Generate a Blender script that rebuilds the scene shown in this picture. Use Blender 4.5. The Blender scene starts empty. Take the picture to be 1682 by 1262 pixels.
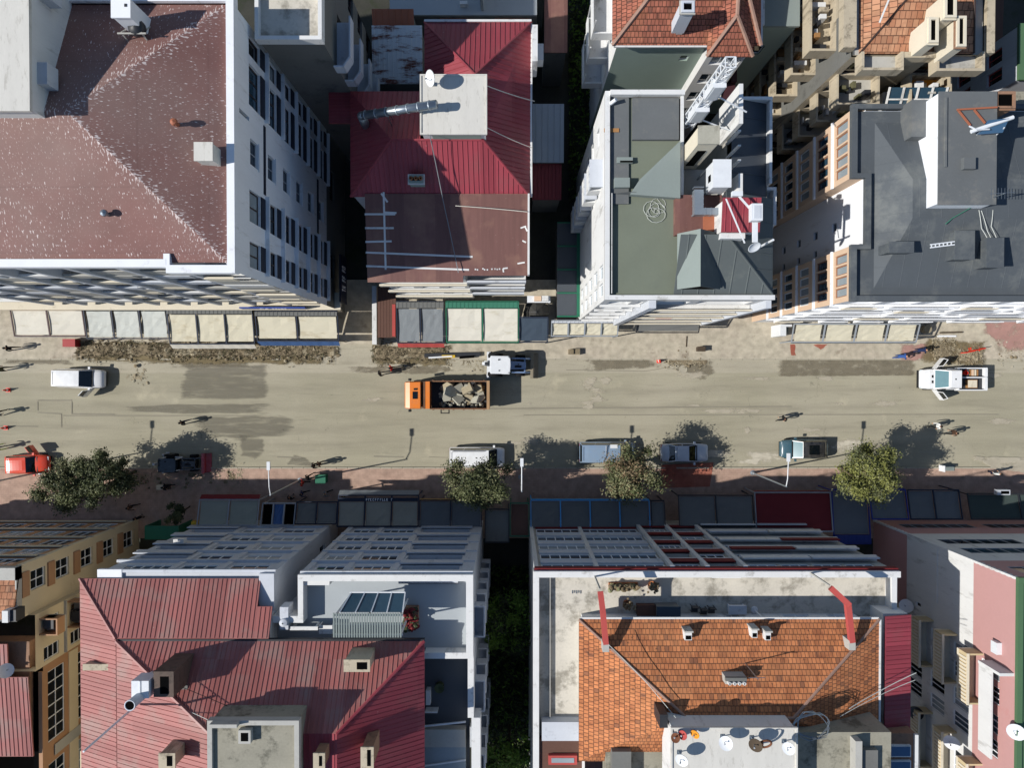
import bpy, bmesh, math, random
from math import sin, cos, pi, radians, atan2, hypot
from mathutils import Vector, Matrix, noise
random.seed(11)
S = bpy.context.scene
COL = S.collection

# ---------------------------------------------------------------- camera and survey helpers
H = 65.0                       # flying height of the drone, metres
F = 1170.0                     # focal length in photo pixels (photo is 1682 wide)
T = math.atan(16 / F)          # the view is 0.8 degrees off plumb
def P(px, py, z=0.0):
    """photo pixel -> the point of the place at height z that shows there"""
    u = (px - 841) / F; v = (631 - py) / F
    t = (H - z) / (v * sin(T) + cos(T))
    return Vector((u * t, (v * cos(T) - sin(T)) * t, z))
def RC(px0, py0, px1, py1, z=0.0):
    a = P(px0, py1, z); b = P(px1, py0, z)
    return a.x, b.x, a.y, b.y

# ---------------------------------------------------------------- materials
def lin(c):
    return tuple(((x / 12.92) if x <= .04045 else ((x + .055) / 1.055) ** 2.4) for x in c)
def hexc(h):
    return lin(tuple(int(h[i:i + 2], 16) / 255 for i in (0, 2, 4)))
class NT:
    def __init__(s, name):
        s.m = bpy.data.materials.new(name); s.m.use_nodes = True
        s.t = s.m.node_tree; s.n = s.t.nodes; s.b = s.n['Principled BSDF']
        s.pos = s.n.new('ShaderNodeNewGeometry')
    def link(s, a, b): s.t.links.new(a, b)
    def math(s, op, a, b=None, c=None):
        n = s.n.new('ShaderNodeMath'); n.operation = op
        for i, x in enumerate((a, b, c)):
            if x is None: continue
            if isinstance(x, (int, float)): n.inputs[i].default_value = x
            else: s.link(x, n.inputs[i])
        return n.outputs[0]
    def scalev(s, vec, xyz):
        n = s.n.new('ShaderNodeVectorMath'); n.operation = 'MULTIPLY'
        s.link(vec, n.inputs[0]); n.inputs[1].default_value = xyz
        return n.outputs[0]
    def noise(s, scale, detail=4, vec=None, rough=.6):
        n = s.n.new('ShaderNodeTexNoise'); n.inputs['Scale'].default_value = scale
        n.inputs['Detail'].default_value = detail; n.inputs['Roughness'].default_value = rough
        s.link(vec if vec is not None else s.pos.outputs['Position'], n.inputs['Vector'])
        return n.outputs[0]
    def rng(s, v, a, b, c=0.0, d=1.0):
        n = s.n.new('ShaderNodeMapRange'); n.inputs[1].default_value = a; n.inputs[2].default_value = b
        n.inputs[3].default_value = c; n.inputs[4].default_value = d; s.link(v, n.inputs[0])
        return n.outputs[0]
    def mix(s, f, a, b):
        n = s.n.new('ShaderNodeMix'); n.data_type = 'RGBA'
        for k, x in ((0, f), (6, a), (7, b)):
            if isinstance(x, (int, float)): n.inputs[k].default_value = x
            elif isinstance(x, tuple): n.inputs[k].default_value = (*x, 1)
            else: s.link(x, n.inputs[k])
        return n.outputs[2]
    def tint(s, col, f):
        n = s.n.new('ShaderNodeVectorMath'); n.operation = 'SCALE'
        if isinstance(col, tuple): n.inputs[0].default_value = col
        else: s.link(col, n.inputs[0])
        if isinstance(f, (int, float)): n.inputs[3].default_value = f
        else: s.link(f, n.inputs[3])
        return n.outputs[0]
    def bump(s, h, strength=.3, dist=.05):
        n = s.n.new('ShaderNodeBump'); n.inputs['Strength'].default_value = strength
        n.inputs['Distance'].default_value = dist; s.link(h, n.inputs['Height'])
        s.link(n.outputs[0], s.b.inputs['Normal'])
    def out(s, col, rough=.75, spec=.3, metal=0):
        if isinstance(col, tuple): s.b.inputs['Base Color'].default_value = (*col, 1)
        else: s.link(col, s.b.inputs['Base Color'])
        s.b.inputs['Roughness'].default_value = rough
        s.b.inputs['Specular IOR Level'].default_value = spec
        s.b.inputs['Metallic'].default_value = metal
        return s.m
    def slope_uv(s):
        """along-eave and down-slope coordinates, from which way the face leans"""
        sn = s.n.new('ShaderNodeSeparateXYZ'); s.link(s.pos.outputs['True Normal'], sn.inputs[0])
        sp = s.n.new('ShaderNodeSeparateXYZ'); s.link(s.pos.outputs['Position'], sp.inputs[0])
        g = s.math('GREATER_THAN', s.math('ABSOLUTE', sn.outputs[0]), s.math('ABSOLUTE', sn.outputs[1]))
        ng = s.math('SUBTRACT', 1.0, g)
        u = s.math('ADD', s.math('MULTIPLY', sp.outputs[1], g), s.math('MULTIPLY', sp.outputs[0], ng))
        v = s.math('ADD', s.math('MULTIPLY', sp.outputs[0], g), s.math('MULTIPLY', sp.outputs[1], ng))
        return u, v
    def comb(s, x, y, z=0.0):
        n = s.n.new('ShaderNodeCombineXYZ')
        for i, k in enumerate((x, y, z)):
            if isinstance(k, (int, float)): n.inputs[i].default_value = k
            else: s.link(k, n.inputs[i])
        return n.outputs[0]

def M(name, col, rough=.75, var=.14, sc=.5, fine=7., metal=0, spec=.3, stain=None, bump=0, stretch=(1, 1, 1)):
    """plain weathered surface: broad and fine mottling, optional stains (colour, threshold, scale, amount)"""
    if isinstance(col, str): col = hexc(col)
    t = NT(name)
    vec = t.scalev(t.pos.outputs['Position'], stretch)
    f = t.math('ADD', t.math('MULTIPLY', t.math('SUBTRACT', t.noise(sc, 5, vec), .5), var * 3),
               t.math('MULTIPLY', t.math('SUBTRACT', t.noise(fine, 3, vec), .5), var * 1.6))
    c = t.tint(col, t.math('ADD', f, 1.0))
    if stain:
        sc_ = hexc(stain[0]) if isinstance(stain[0], str) else stain[0]
        k = t.rng(t.noise(stain[2], 7, vec, .7), stain[1], stain[1] + .12, 0, stain[3])
        c = t.mix(k, c, sc_)
    if bump: t.bump(t.noise(fine * 1.7, 3), bump, .03)
    return t.out(c, rough, spec, metal)
def flat(name, col, rough=.5, spec=.4, metal=0):
    if isinstance(col, str): col = hexc(col)
    t = NT(name)
    c = t.tint(col, t.rng(t.noise(3.0, 3), 0, 1, .9, 1.1))
    return t.out(c, rough, spec, metal)
def paint(name, col, rough=.25):
    """car paint with a dusty film"""
    if isinstance(col, str): col = hexc(col)
    t = NT(name)
    tc = t.n.new('ShaderNodeTexCoord')
    k = t.rng(t.noise(2.2, 5, tc.outputs['Object']), .3, .8, .0, .22)
    m = t.out(t.mix(k, col, (.30, .28, .24)), rough, .5)
    t.b.inputs['Coat Weight'].default_value = .4
    return m
def sheetmetal(name, col, rough=.5, var=.1, dirt='7c6a66', amt=.5, rust=0):
    """painted roof sheeting: each sheet weathered a little differently, grime gathering in broad patches"""
    t = NT(name); u, v = t.slope_uv()
    cell = t.comb(t.math('FLOOR', t.math('DIVIDE', u, 1.05)), t.math('FLOOR', t.math('DIVIDE', v, 6.1)))
    wn = t.n.new('ShaderNodeTexWhiteNoise'); wn.noise_dimensions = '2D'; t.link(cell, wn.inputs['Vector'])
    st = t.comb(t.math('MULTIPLY', u, 4.0), t.math('MULTIPLY', v, .35))
    f = t.math('ADD', t.math('MULTIPLY', t.math('SUBTRACT', wn.outputs['Value'], .5), .28), t.math('MULTIPLY', t.math('SUBTRACT', t.noise(1.0, 4, st), .5), .5))
    c = t.tint(hexc(col), t.math('ADD', 1.0, f))
    c = t.mix(t.rng(t.math('ADD', t.noise(.45, 6), t.math('MULTIPLY', wn.outputs['Value'], .14)), .56, .78, 0, amt), c, hexc(dirt))
    c = t.mix(t.rng(t.noise(6, 3), .7, .76, 0, .5), c, hexc('b8a8a2'))
    return t.out(c, rough, .35)
def tiles(name, a, b, c, w=.25, h=.31):
    t = NT(name); u, v = t.slope_uv()
    n = t.n.new('ShaderNodeTexBrick'); n.offset = .5; n.inputs['Scale'].default_value = 1
    n.inputs['Brick Width'].default_value = w; n.inputs['Row Height'].default_value = h
    n.inputs['Mortar Size'].default_value = .022; n.inputs['Mortar Smooth'].default_value = .6; n.inputs['Bias'].default_value = -.15
    n.inputs['Color1'].default_value = (*hexc(a), 1); n.inputs['Color2'].default_value = (*hexc(b), 1); n.inputs['Mortar'].default_value = (*hexc(c), 1)
    t.link(t.comb(u, v), n.inputs['Vector'])
    row = t.math('FRACT', t.math('DIVIDE', v, h))
    wn = t.n.new('ShaderNodeTexWhiteNoise'); wn.noise_dimensions = '2D'; t.link(t.comb(t.math('FLOOR', t.math('DIVIDE', u, w * 1.0)), t.math('FLOOR', t.math('DIVIDE', v, h))), wn.inputs['Vector'])
    col = t.tint(n.outputs[0], t.rng(wn.outputs['Value'], 0, 1, .8, 1.18)); col = t.mix(t.rng(wn.outputs['Value'], .955, .96, 0, .6), col, hexc('4d3b34'))
    col = t.mix(t.rng(t.noise(1.1, 6), .52, .75, 0, .55), col, hexc('6b3a2a'))
    col = t.mix(t.rng(t.noise(3.3, 4), .62, .72, 0, .75), col, hexc('4a3a33'))
    col = t.mix(t.rng(t.noise(.5, 5), .5, .8, 0, .4), col, hexc('c08a62'))
    hh = t.math('SUBTRACT', t.math('MULTIPLY', row, .7), n.outputs['Fac'])
    t.bump(hh, .9, .06)
    return t.out(col, .85, .2)
def flecked(name, col, lines=()):
    """old painted sheet roof, flaking in pale dashes that run down each slope"""
    t = NT(name); u, v = t.slope_uv()
    vec = t.comb(t.math('MULTIPLY', u, 12.), t.math('MULTIPLY', v, 4.2))
    f = t.noise(1.0, 2, vec, .45)
    area = t.rng(t.noise(.16, 4), .3, .65, .02, .085)
    for (p, q) in lines:      # flaking gathers along the hips and the ridge
        d = Vector((q[0] - p[0], q[1] - p[1])).normalized()
        n = t.n.new('ShaderNodeVectorMath'); n.operation = 'DOT_PRODUCT'; t.link(t.pos.outputs['Position'], n.inputs[0]); n.inputs[1].default_value = (-d.y, d.x, 0)
        dist = t.math('ABSOLUTE', t.math('SUBTRACT', n.outputs['Value'], -d.y * p[0] + d.x * p[1]))
        n2 = t.n.new('ShaderNodeVectorMath'); n2.operation = 'DOT_PRODUCT'; t.link(t.pos.outputs['Position'], n2.inputs[0]); n2.inputs[1].default_value = (d.x, d.y, 0)
        on = t.rng(n2.outputs['Value'], d.x * p[0] + d.y * p[1] - .6, d.x * p[0] + d.y * p[1] + .3, 0, 1)
        area = t.math('MAXIMUM', area, t.math('MULTIPLY', on, t.math('ADD', t.rng(dist, .05, 2.4, .10, 0), t.rng(dist, .04, .4, .09, 0))))
    k = t.rng(t.math('ADD', f, area), .70, .765, 0, .8)
    base = t.tint(hexc(col), t.math('ADD', t.math('MULTIPLY', t.math('SUBTRACT', t.noise(.3, 6), .5), .7), 1.0))
    base = t.mix(t.rng(t.noise(.12, 4), .42, .68, 0, .42), base, hexc('8b7b73'))
    stripe = t.math('FRACT', t.math('DIVIDE', v, 3.3))
    base = t.tint(base, t.rng(stripe, 0, .03, .86, 1.0))
    f2 = t.rng(t.noise(1.0, 2, t.comb(t.math('MULTIPLY', u, 15.), t.math('MULTIPLY', v, 5.5))), .64, .72, 0, .55)
    col = t.mix(f2, t.mix(k, base, hexc('d6cac6')), hexc('cbb9b0'))
    return t.out(col, .7, .3)

W = {}
def mk():
    W['road'] = None
    a = dict(
        white=M('white_plaster', 'd0d0ce', var=.07, stain=('85827b', .56, .9, .55), stretch=(1.6, 1.6, .35)),
        whiteclean=M('white_paint', 'dfe1e4', var=.06, stain=('a09d96', .58, .8, .45), stretch=(1.6, 1.6, .3)), ridgem=M('ridge_mortar', '97796a', var=.2, fine=4),
        bluegrey=M('grey_blue_plaster', 'bcc0c6', var=.08, stain=('85878b', .57, .7, .5), stretch=(1.6, 1.6, .35)),
        cream=M('cream_plaster', 'cfc6b2', var=.07, stain=('8f8674', .6, .7, .5)),
        beige=M('beige_stone', 'b0a48e', var=.14, stain=('62594a', .52, 1.1, .7), stretch=(1.5, 1.5, .4)),
        concrete=M('concrete', 'a8a69f', var=.12, stain=('6d6a62', .58, .6, .6)),
        darkconc=M('dark_concrete', '6a6a66', var=.14, stain=('41413e', .58, .6, .6)),
        mossconc=M('mossy_concrete', '8f8b7c', var=.2, stain=('4b4a3f', .52, .8, .75)),
        terrace=M('pale_terrace_screed', 'c2bcaf', var=.14, stain=('6f6a5e', .5, .55, .7)),
        greyterrace=M('grey_terrace_coating', '9fa5a8', var=.05, stain=('868a8c', .6, .5, .5)),
        greenwall=M('sage_green_plaster', '8b9a90', var=.05),
        yellow=M('yellow_plaster', 'cfc0a2', var=.05, stain=('a38b5f', .62, .6, .4)),
        ochre=M('ochre_plaster', 'a98262', var=.07),
        peach=M('peach_plaster', 'cbb096', var=.05),
        orangetrim=M('orange_timber', '8c6148', var=.08),
        pink=M('pink_plaster', 'b58b87', var=.05, stain=('b0736f', .6, .5, .4)),
        darkred=M('dark_red_paint', '6d2023', var=.1),
        darkbrick=M('sooty_brick', '5e4f46', var=.2, stain=('3a332d', .5, 2., .6)), brick=M('old_brick', '8e6e58', var=.2, stain=('54463a', .55, 2., .6)),
        redmetal=sheetmetal('red_painted_sheet', '8e3c45', dirt='84504f'),
        pinkmetal=sheetmetal('faded_red_sheet', '955a55', dirt='8c7870', amt=.7),
        crimson=M('crimson_sheet', '772f38', rough=.5, var=.08),
        maroon=sheetmetal('maroon_sheet', '6e4d47', .6, dirt='8b6a5a', amt=.7),
        flecked=flecked('flaking_brown_sheet', '84605b'),
        tile=tiles('orange_clay_tiles', 'bb784e', 'a56845', '7a5440'),
        tileold=tiles('red_clay_tiles', 'a06350', '8a5546', '553a30'),
        tilepale=tiles('faded_clay_tiles', 'b08467', 'a06a4f', '6a4a3a', .36, .44),
        greenfelt=M('green_roof_felt', '6d7365', rough=.85, var=.07, stain=('656a60', .55, .4, .5)),
        darkfelt=M('dark_roof_felt', '565c5c', rough=.8, var=.08, stain=('6d716c', .58, .35, .6)),
        palefelt=M('pale_roof_felt', '7d8682', rough=.85, var=.06),
        navyfelt=M('slate_blue_sheet', '474c52', rough=.6, var=.07),
        charcoal=M('charcoal_membrane', '4e5357', rough=.7, var=.1, stain=('6c6f6d', .52, .3, .65)),
        greymembrane=M('grey_membrane', '606364', rough=.75, var=.1, stain=('7c7a74', .54, .6, .55)),
        whiteroof=M('white_roof_coating', 'c6c3bb', rough=.8, var=.08, stain=('928d82', .55, 1.6, .5), stretch=(3, .7, 1)),
        rusty=M('rusty_white_sheet', 'c6cacb', rough=.5, var=.05, stain=('6a3a2a', .5, 1.5, 1.0), stretch=(.4, 1.5, 1)),
        greenroof=M('green_sheet', '4d6a4c', rough=.55, var=.08),
        copper=M('brown_sheet', '9b5e45', rough=.6, var=.06),
        zinc=M('zinc_sheet', '9aa3aa', rough=.4, var=.06, metal=.6),
        steel=M('galvanised_steel', '8f989f', rough=.35, var=.06, metal=.8),
        black=flat('black_rubber', '141416', .8, .2),
        sootshade=flat('soot_and_shade_black', '060606', .95, .05),  # soot in flues, and shade in openings, gaps and recesses painted black
        darkmetal=flat('dark_metal', '2a2c30', .5, .4),
        ground=M('yard_earth', '3a3a34', var=.3, rough=.95, stain=('2b331f', .52, .3, .9)),
        glassdark=flat('dark_glass', '12181e', .06, .6),
        glassblue=flat('blue_glass', '2b4353', .08, .6),
        glasspale=flat('curtained_glass', '8b959a', .25, .5),
        skylight=flat('skylight_glass', '34587a', .05, .8),
        pvc=flat('white_window_plastic', 'dfe2e4', .4, .4),
        brownframe=flat('brown_window_frame', '3b2d28', .5, .4),
        greyframe=flat('grey_window_frame', '8c9298', .5, .4),
        blind=flat('navy_blind', '1b2130', .6, .3),
        signblue=flat('blue_sign_face', '26408a', .5, .3),
        signnavy=flat('navy_sign_face', '10162c', .5, .3),
        signwhite=flat('white_lettering', 'e6e6e6', .5, .3),
        creamfab=M('cream_canvas', 'c6c0ab', rough=.9, var=.05, sc=.9, stain=('a89d83', .54, .9, .6), stretch=(.6, 2., 1)),
        palefab=M('pale_grey_canvas', 'bcbfb9', rough=.9, var=.07, stain=('9d9c94', .55, .9, .5), stretch=(.6, 2., 1)),
        autumnred=M('dark_red_petals', '6a1f22', var=.3), rustm=M('rust', '6e4530', var=.25, rough=.9), balconym=M('beige_balcony_panel', 'c0ae8a', var=.08),
        peachdark=M('terracotta_canvas', 'b57a55', rough=.9), slateblue=M('blue_slate_canvas', '63676a', rough=.9, var=.08), goldstrip=flat('gold_edge', '9a7a3a', .6), royalframe=flat('royal_blue_frame', '1d2c7c', .5), darkgreenfab=M('dark_green_canvas', '3c4744', rough=.9, var=.1), charcoalfab=M('charcoal_canvas', '3c3b38', rough=.9, var=.12), yellowpaint=flat('yellow_paint', 'c9a52a', .5),
        orangefab=M('orange_canvas', 'd08a2a', rough=.9, var=.05),
        whitefab=M('white_canvas', 'ccc8bc', rough=.9, var=.07, stain=('b0a893', .55, .9, .6), stretch=(.6, 2., 1)),
        greyfab=M('grey_canvas', '7d8285', rough=.9, var=.07, stain=('5e6061', .56, .9, .5)),
        slatefab=M('slate_canvas', '6a6b69', rough=.9, var=.08),
        sagefab=M('sage_canvas', '8a8f86', rough=.9, var=.08),
        navyfab=M('navy_canvas', '3c4855', rough=.9, var=.07),
        tanfab=M('tan_canvas', '8f8d82', rough=.9, var=.12, stretch=(.6, 2, 1)),
        bluecloth=M('blue_canvas', '3f5c88', rough=.85, var=.1, fine=4, stretch=(3, 1, 1)),
        royal=M('royal_blue_canvas', '27356e', rough=.85, var=.06),
        oxblood=M('oxblood_canvas', '6b2429', rough=.85, var=.08),
        redcloth=M('red_canvas', 'a94a45', rough=.85, var=.08),
        greencloth=M('green_canvas', '3a7460', rough=.85, var=.08),
        bluewood=flat('bright_blue_frame', '4a9ad0', .5, .3),
        greenframe=flat('green_frame', '24664e', .5, .3),
        redbrown=flat('red_brown_frame', '40262a', .5, .3),
        darkframe=flat('dark_blue_frame', '20293a', .5, .3),
        bronze=M('brown_deck', '5c4238', rough=.8, var=.15),
        lampwhite=flat('lamp_white', 'd2d5d8', .4, .4),
        conered=flat('cone_orange_red', 'e8321a', .45, .4),
        conewhite=flat('cone_white_band', 'e6e2de', .45, .4),
        redbox=M('red_cabinet_paint', '9a2c2c', rough=.5, var=.06),
        wood=M('timber', '9a7146', var=.15),
        bark=M('bark', '4b4034', var=.25, rough=.95),
        rubble=M('broken_concrete', 'a5a294', var=.18, rough=.95, stain=('6c685c', .55, 1.5, .6)),
        soil=M('dug_soil', '7d715c', var=.35, rough=1, sc=1.5, fine=9),
        weeds=M('dry_weeds', '6f6450', var=.45, rough=1, sc=2.5, fine=12),
        weedgreen=M('green_weeds', '5c5a42', var=.4, rough=1, sc=2.5, fine=12),
        debrispale=M('pale_debris', '968c76', var=.3, rough=1),
    )
    W.update(a)
    def leaf(n, c):
        t = NT(n); c = hexc(c)
        cc = t.tint(c, t.rng(t.noise(1.4, 4), .25, .75, .5, 1.2))
        m = t.out(cc, .6, .25)
        t.b.inputs['Subsurface Weight'].default_value = 0
        return m
    W['leafa'] = leaf('olive_leaves', '5b6140'); W['leafb'] = leaf('dark_leaves', '41492f')
    W['leafc'] = leaf('pale_leaves', '858562'); W['leafd'] = leaf('autumn_leaves', '7d6c52')
    W['leafe'] = leaf('bright_leaves', '6c8a36'); W['leafy'] = leaf('yellow_green_leaves', '7d8046')
mk()

# ---------------------------------------------------------------- mesh builder
ORG = {}
def setp(o, label=None, cat=None, group=None, kind=None):
    if label: o['label'] = label
    if cat: o['category'] = cat
    if group: o['group'] = group
    if kind: o['kind'] = kind
    return o
def thing(name, label, cat, loc=(0, 0, 0), group=None):
    o = bpy.data.objects.new(name, None); COL.objects.link(o)
    o.empty_display_size = .5
    o.location = loc; ORG[o] = Vector(loc)
    return setp(o, label, cat, group)
class MB:
    def __init__(s): s.v = []; s.f = []; s.m = []
    def face(s, pts, m=0):
        i = len(s.v); s.v += [tuple(p) for p in pts]; s.f.append(tuple(range(i, i + len(pts)))); s.m.append(m)
    def box(s, x0, x1, y0, y1, z0, z1, m=0):
        if x0 > x1: x0, x1 = x1, x0
        if y0 > y1: y0, y1 = y1, y0
        if z0 > z1: z0, z1 = z1, z0
        i = len(s.v)
        s.v += [(x0, y0, z0), (x1, y0, z0), (x1, y1, z0), (x0, y1, z0), (x0, y0, z1), (x1, y0, z1), (x1, y1, z1), (x0, y1, z1)]
        for q in ((0, 3, 2, 1), (4, 5, 6, 7), (0, 1, 5, 4), (1, 2, 6, 5), (2, 3, 7, 6), (3, 0, 4, 7)):
            s.f.append(tuple(i + k for k in q)); s.m.append(m)
    def bar(s, a, b, w, h, m=0):
        """rectangular bar from a to b, w wide (level), h deep"""
        a = Vector(a); b = Vector(b); d = (b - a).normalized()
        up = Vector((0, 0, 1)) if abs(d.z) < .95 else Vector((0, 1, 0))
        r = d.cross(up).normalized(); u = r.cross(d)
        i = len(s.v)
        for p in (a, b):
            for sx, sz in ((-1, -1), (1, -1), (1, 1), (-1, 1)):
                s.v.append(tuple(p + r * (sx * w / 2) + u * (sz * h / 2)))
        for q in ((3, 2, 1, 0), (4, 5, 6, 7), (0, 1, 5, 4), (1, 2, 6, 5), (2, 3, 7, 6), (3, 0, 4, 7)):
            s.f.append(tuple(i + k for k in q)); s.m.append(m)
    def prism(s, poly, z0, z1, m=0, mt=None):
        n = len(poly)
        ar = sum(poly[i][0] * poly[(i + 1) % n][1] - poly[(i + 1) % n][0] * poly[i][1] for i in range(n))
        if ar < 0: poly = poly[::-1]
        i = len(s.v)
        s.v += [(p[0], p[1], z0) for p in poly] + [(p[0], p[1], z1) for p in poly]
        for k in range(n):
            s.f.append((i + k, i + (k + 1) % n, i + n + (k + 1) % n, i + n + k)); s.m.append(m)
        s.f.append(tuple(i + n + k for k in range(n))); s.m.append(m if mt is None else mt)
        s.f.append(tuple(i + k for k in reversed(range(n)))); s.m.append(m)
    def tube(s, a, b, r, r2=None, n=8, m=0, cap=True):
        if r2 is None: r2 = r
        a = Vector(a); b = Vector(b); d = (b - a)
        if d.length < 1e-6: return
        d.normalize()
        up = Vector((0, 0, 1)) if abs(d.z) < .9 else Vector((1, 0, 0))
        x = d.cross(up).normalized(); y = d.cross(x)
        i = len(s.v)
        for p, rr in ((a, r), (b, r2)):
            for k in range(n):
                t = 2 * pi * k / n; s.v.append(tuple(p + x * (cos(t) * rr) + y * (sin(t) * rr)))
        for k in range(n):
            s.f.append((i + k, i + n + k, i + n + (k + 1) % n, i + (k + 1) % n)); s.m.append(m)
        if cap:
            s.f.append(tuple(i + k for k in range(n))); s.m.append(m)
            s.f.append(tuple(i + n + k for k in reversed(range(n)))); s.m.append(m)
    def path(s, pts, r, n=6, m=0):
        for a, b in zip(pts, pts[1:]): s.tube(a, b, r, None, n, m)
    def lathe(s, c, prof, n=16, m=0, axis=None):
        """revolve (radius, height) profile about an axis through c"""
        c = Vector(c); ax = Vector(axis or (0, 0, 1)).normalized()
        up = Vector((1, 0, 0)) if abs(ax.x) < .9 else Vector((0, 1, 0))
        x = ax.cross(up).normalized(); y = ax.cross(x)
        i = len(s.v)
        for r, h in prof:
            for k in range(n):
                t = 2 * pi * k / n; s.v.append(tuple(c + ax * h + x * (cos(t) * r) + y * (sin(t) * r)))
        for j in range(len(prof) - 1):
            for k in range(n):
                a = i + j * n + k; b = i + j * n + (k + 1) % n
                s.f.append((a, b, b + n, a + n)); s.m.append(m)
    def rock(s, c, r, m=0, flatz=.7, jit=.35, rot=None):
        c = Vector(c); i = len(s.v)
        base = [(0, 0, 1)] + [(cos(k * pi * 2 / 6) * .9, sin(k * pi * 2 / 6) * .9, .45) for k in range(6)] + \
               [(cos((k + .5) * pi * 2 / 6), sin((k + .5) * pi * 2 / 6), -.35) for k in range(6)] + [(0, 0, -.8)]
        for p in base:
            q = Vector(p) * (1 + random.uniform(-jit, jit)); q = Vector((q.x * r, q.y * r, q.z * r * flatz))
            s.v.append(tuple(c + q))
        for k in range(6):
            n = (k + 1) % 6
            for q in ((0, 1 + k, 1 + n), (1 + k, 7 + k, 1 + n), (1 + n, 7 + k, 7 + n), (7 + k, 13, 7 + n)):
                s.f.append(tuple(i + x for x in q)); s.m.append(m)
    def loft(s, rings, m=0, cap=True, mf=None):
        i = len(s.v); n = len(rings[0])
        for r in rings: s.v += [tuple(p) for p in r]
        for j in range(len(rings) - 1):
            for k in range(n):
                a = i + j * n + k; b = i + j * n + (k + 1) % n
                s.f.append((a, b, b + n, a + n)); s.m.append(mf(j, k) if mf else m)
        if cap:
            s.f.append(tuple(i + k for k in reversed(range(n)))); s.m.append(m)
            s.f.append(tuple(i + (len(rings) - 1) * n + k for k in range(n))); s.m.append(m)
    def build(s, name, mats, parent=None, smooth=False, fixn=False):
        if not isinstance(mats, (list, tuple)): mats = [mats]
        me = bpy.data.meshes.new(name)
        o_ = ORG.get(parent, Vector((0, 0, 0))) if parent else Vector((0, 0, 0))
        me.from_pydata([(v[0] - o_.x, v[1] - o_.y, v[2] - o_.z) for v in s.v], [], s.f)
        for k in mats: me.materials.append(W[k] if isinstance(k, str) else k)
        me.polygons.foreach_set('material_index', s.m)
        if fixn:
            b = bmesh.new(); b.from_mesh(me); bmesh.ops.remove_doubles(b, verts=b.verts, dist=1e-4)
            bmesh.ops.recalc_face_normals(b, faces=b.faces); b.to_mesh(me); b.free()
        if smooth: me.polygons.foreach_set('use_smooth', [True] * len(me.polygons))
        me.update()
        o = bpy.data.objects.new(name, me); COL.objects.link(o)
        if parent: o.parent = parent
        ORG[o] = o_
        return o
def one(name, mb, mats, label, cat, group=None, smooth=False, kind=None, fixn=False):
    """a thing that is one mesh; its origin is put at its base"""
    xs = [v[0] for v in mb.v]; ys = [v[1] for v in mb.v]; zs = [v[2] for v in mb.v]
    c = Vector(((min(xs) + max(xs)) / 2, (min(ys) + max(ys)) / 2, min(zs)))
    mb.v = [(v[0] - c.x, v[1] - c.y, v[2] - c.z) for v in mb.v]
    o = mb.build(name, mats, None, smooth, fixn); o.location = c; ORG[o] = c
    return setp(o, label, cat, group, kind)
def struct(name, mb, mats, label=None, smooth=False, kind='structure'):
    o = mb.build(name, mats, None, smooth); o['kind'] = kind
    if label: o['label'] = label
    return o
def copy_tree(o, parent=None):
    c = o.copy(); COL.objects.link(c)
    if parent: c.parent = parent
    ORG[c] = ORG.get(o, Vector((0, 0, 0)))
    for ch in list(o.children): copy_tree(ch, c)
    return c

# ---------------------------------------------------------------- walls with real openings, windows
def wall(b, p0, p1, z0, z1, ops=(), depth=.2, m=0, off=0.0):
    """wall from p0 to p1 (outside on the right hand), openings (u0,u1,v0,v1) in metres; v is absolute height"""
    p0 = Vector((p0[0], p0[1])); p1 = Vector((p1[0], p1[1])); L = (p1 - p0).length
    d = (p1 - p0) / L; n = Vector((d.y, -d.x)); p0 = p0 + n * off; dep0 = depth
    def q(u, v, w=0): return (p0.x + d.x * u - n.x * w, p0.y + d.y * u - n.y * w, v)
    us = sorted({0, L, *[o[0] for o in ops], *[o[1] for o in ops]}); vs = sorted({z0, z1, *[o[2] for o in ops], *[o[3] for o in ops]})
    for j in range(len(vs) - 1):
        k = 0
        while k < len(us) - 1:
            def hole(kk):
                cu = (us[kk] + us[kk + 1]) / 2; cv = (vs[j] + vs[j + 1]) / 2
                return any(o[0] < cu < o[1] and o[2] < cv < o[3] for o in ops)
            if hole(k): k += 1; continue
            e = k
            while e + 1 < len(us) - 1 and not hole(e + 1): e += 1
            b.face((q(us[k], vs[j]), q(us[e + 1], vs[j]), q(us[e + 1], vs[j + 1]), q(us[k], vs[j + 1])), m)
            k = e + 1
    for o in ops:
        u0, u1, v0, v1 = o[:4]; depth = (o[4] if len(o) > 4 and o[4] else dep0)
        b.face((q(u0, v0), q(u0, v0, depth), q(u0, v1, depth), q(u0, v1)), m)
        b.face((q(u1, v0), q(u1, v1), q(u1, v1, depth), q(u1, v0, depth)), m)
        b.face((q(u0, v0), q(u1, v0), q(u1, v0, depth), q(u0, v0, depth)), m)
        b.face((q(u0, v1), q(u0, v1, depth), q(u1, v1, depth), q(u1, v1)), m)
WM = {}
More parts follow.
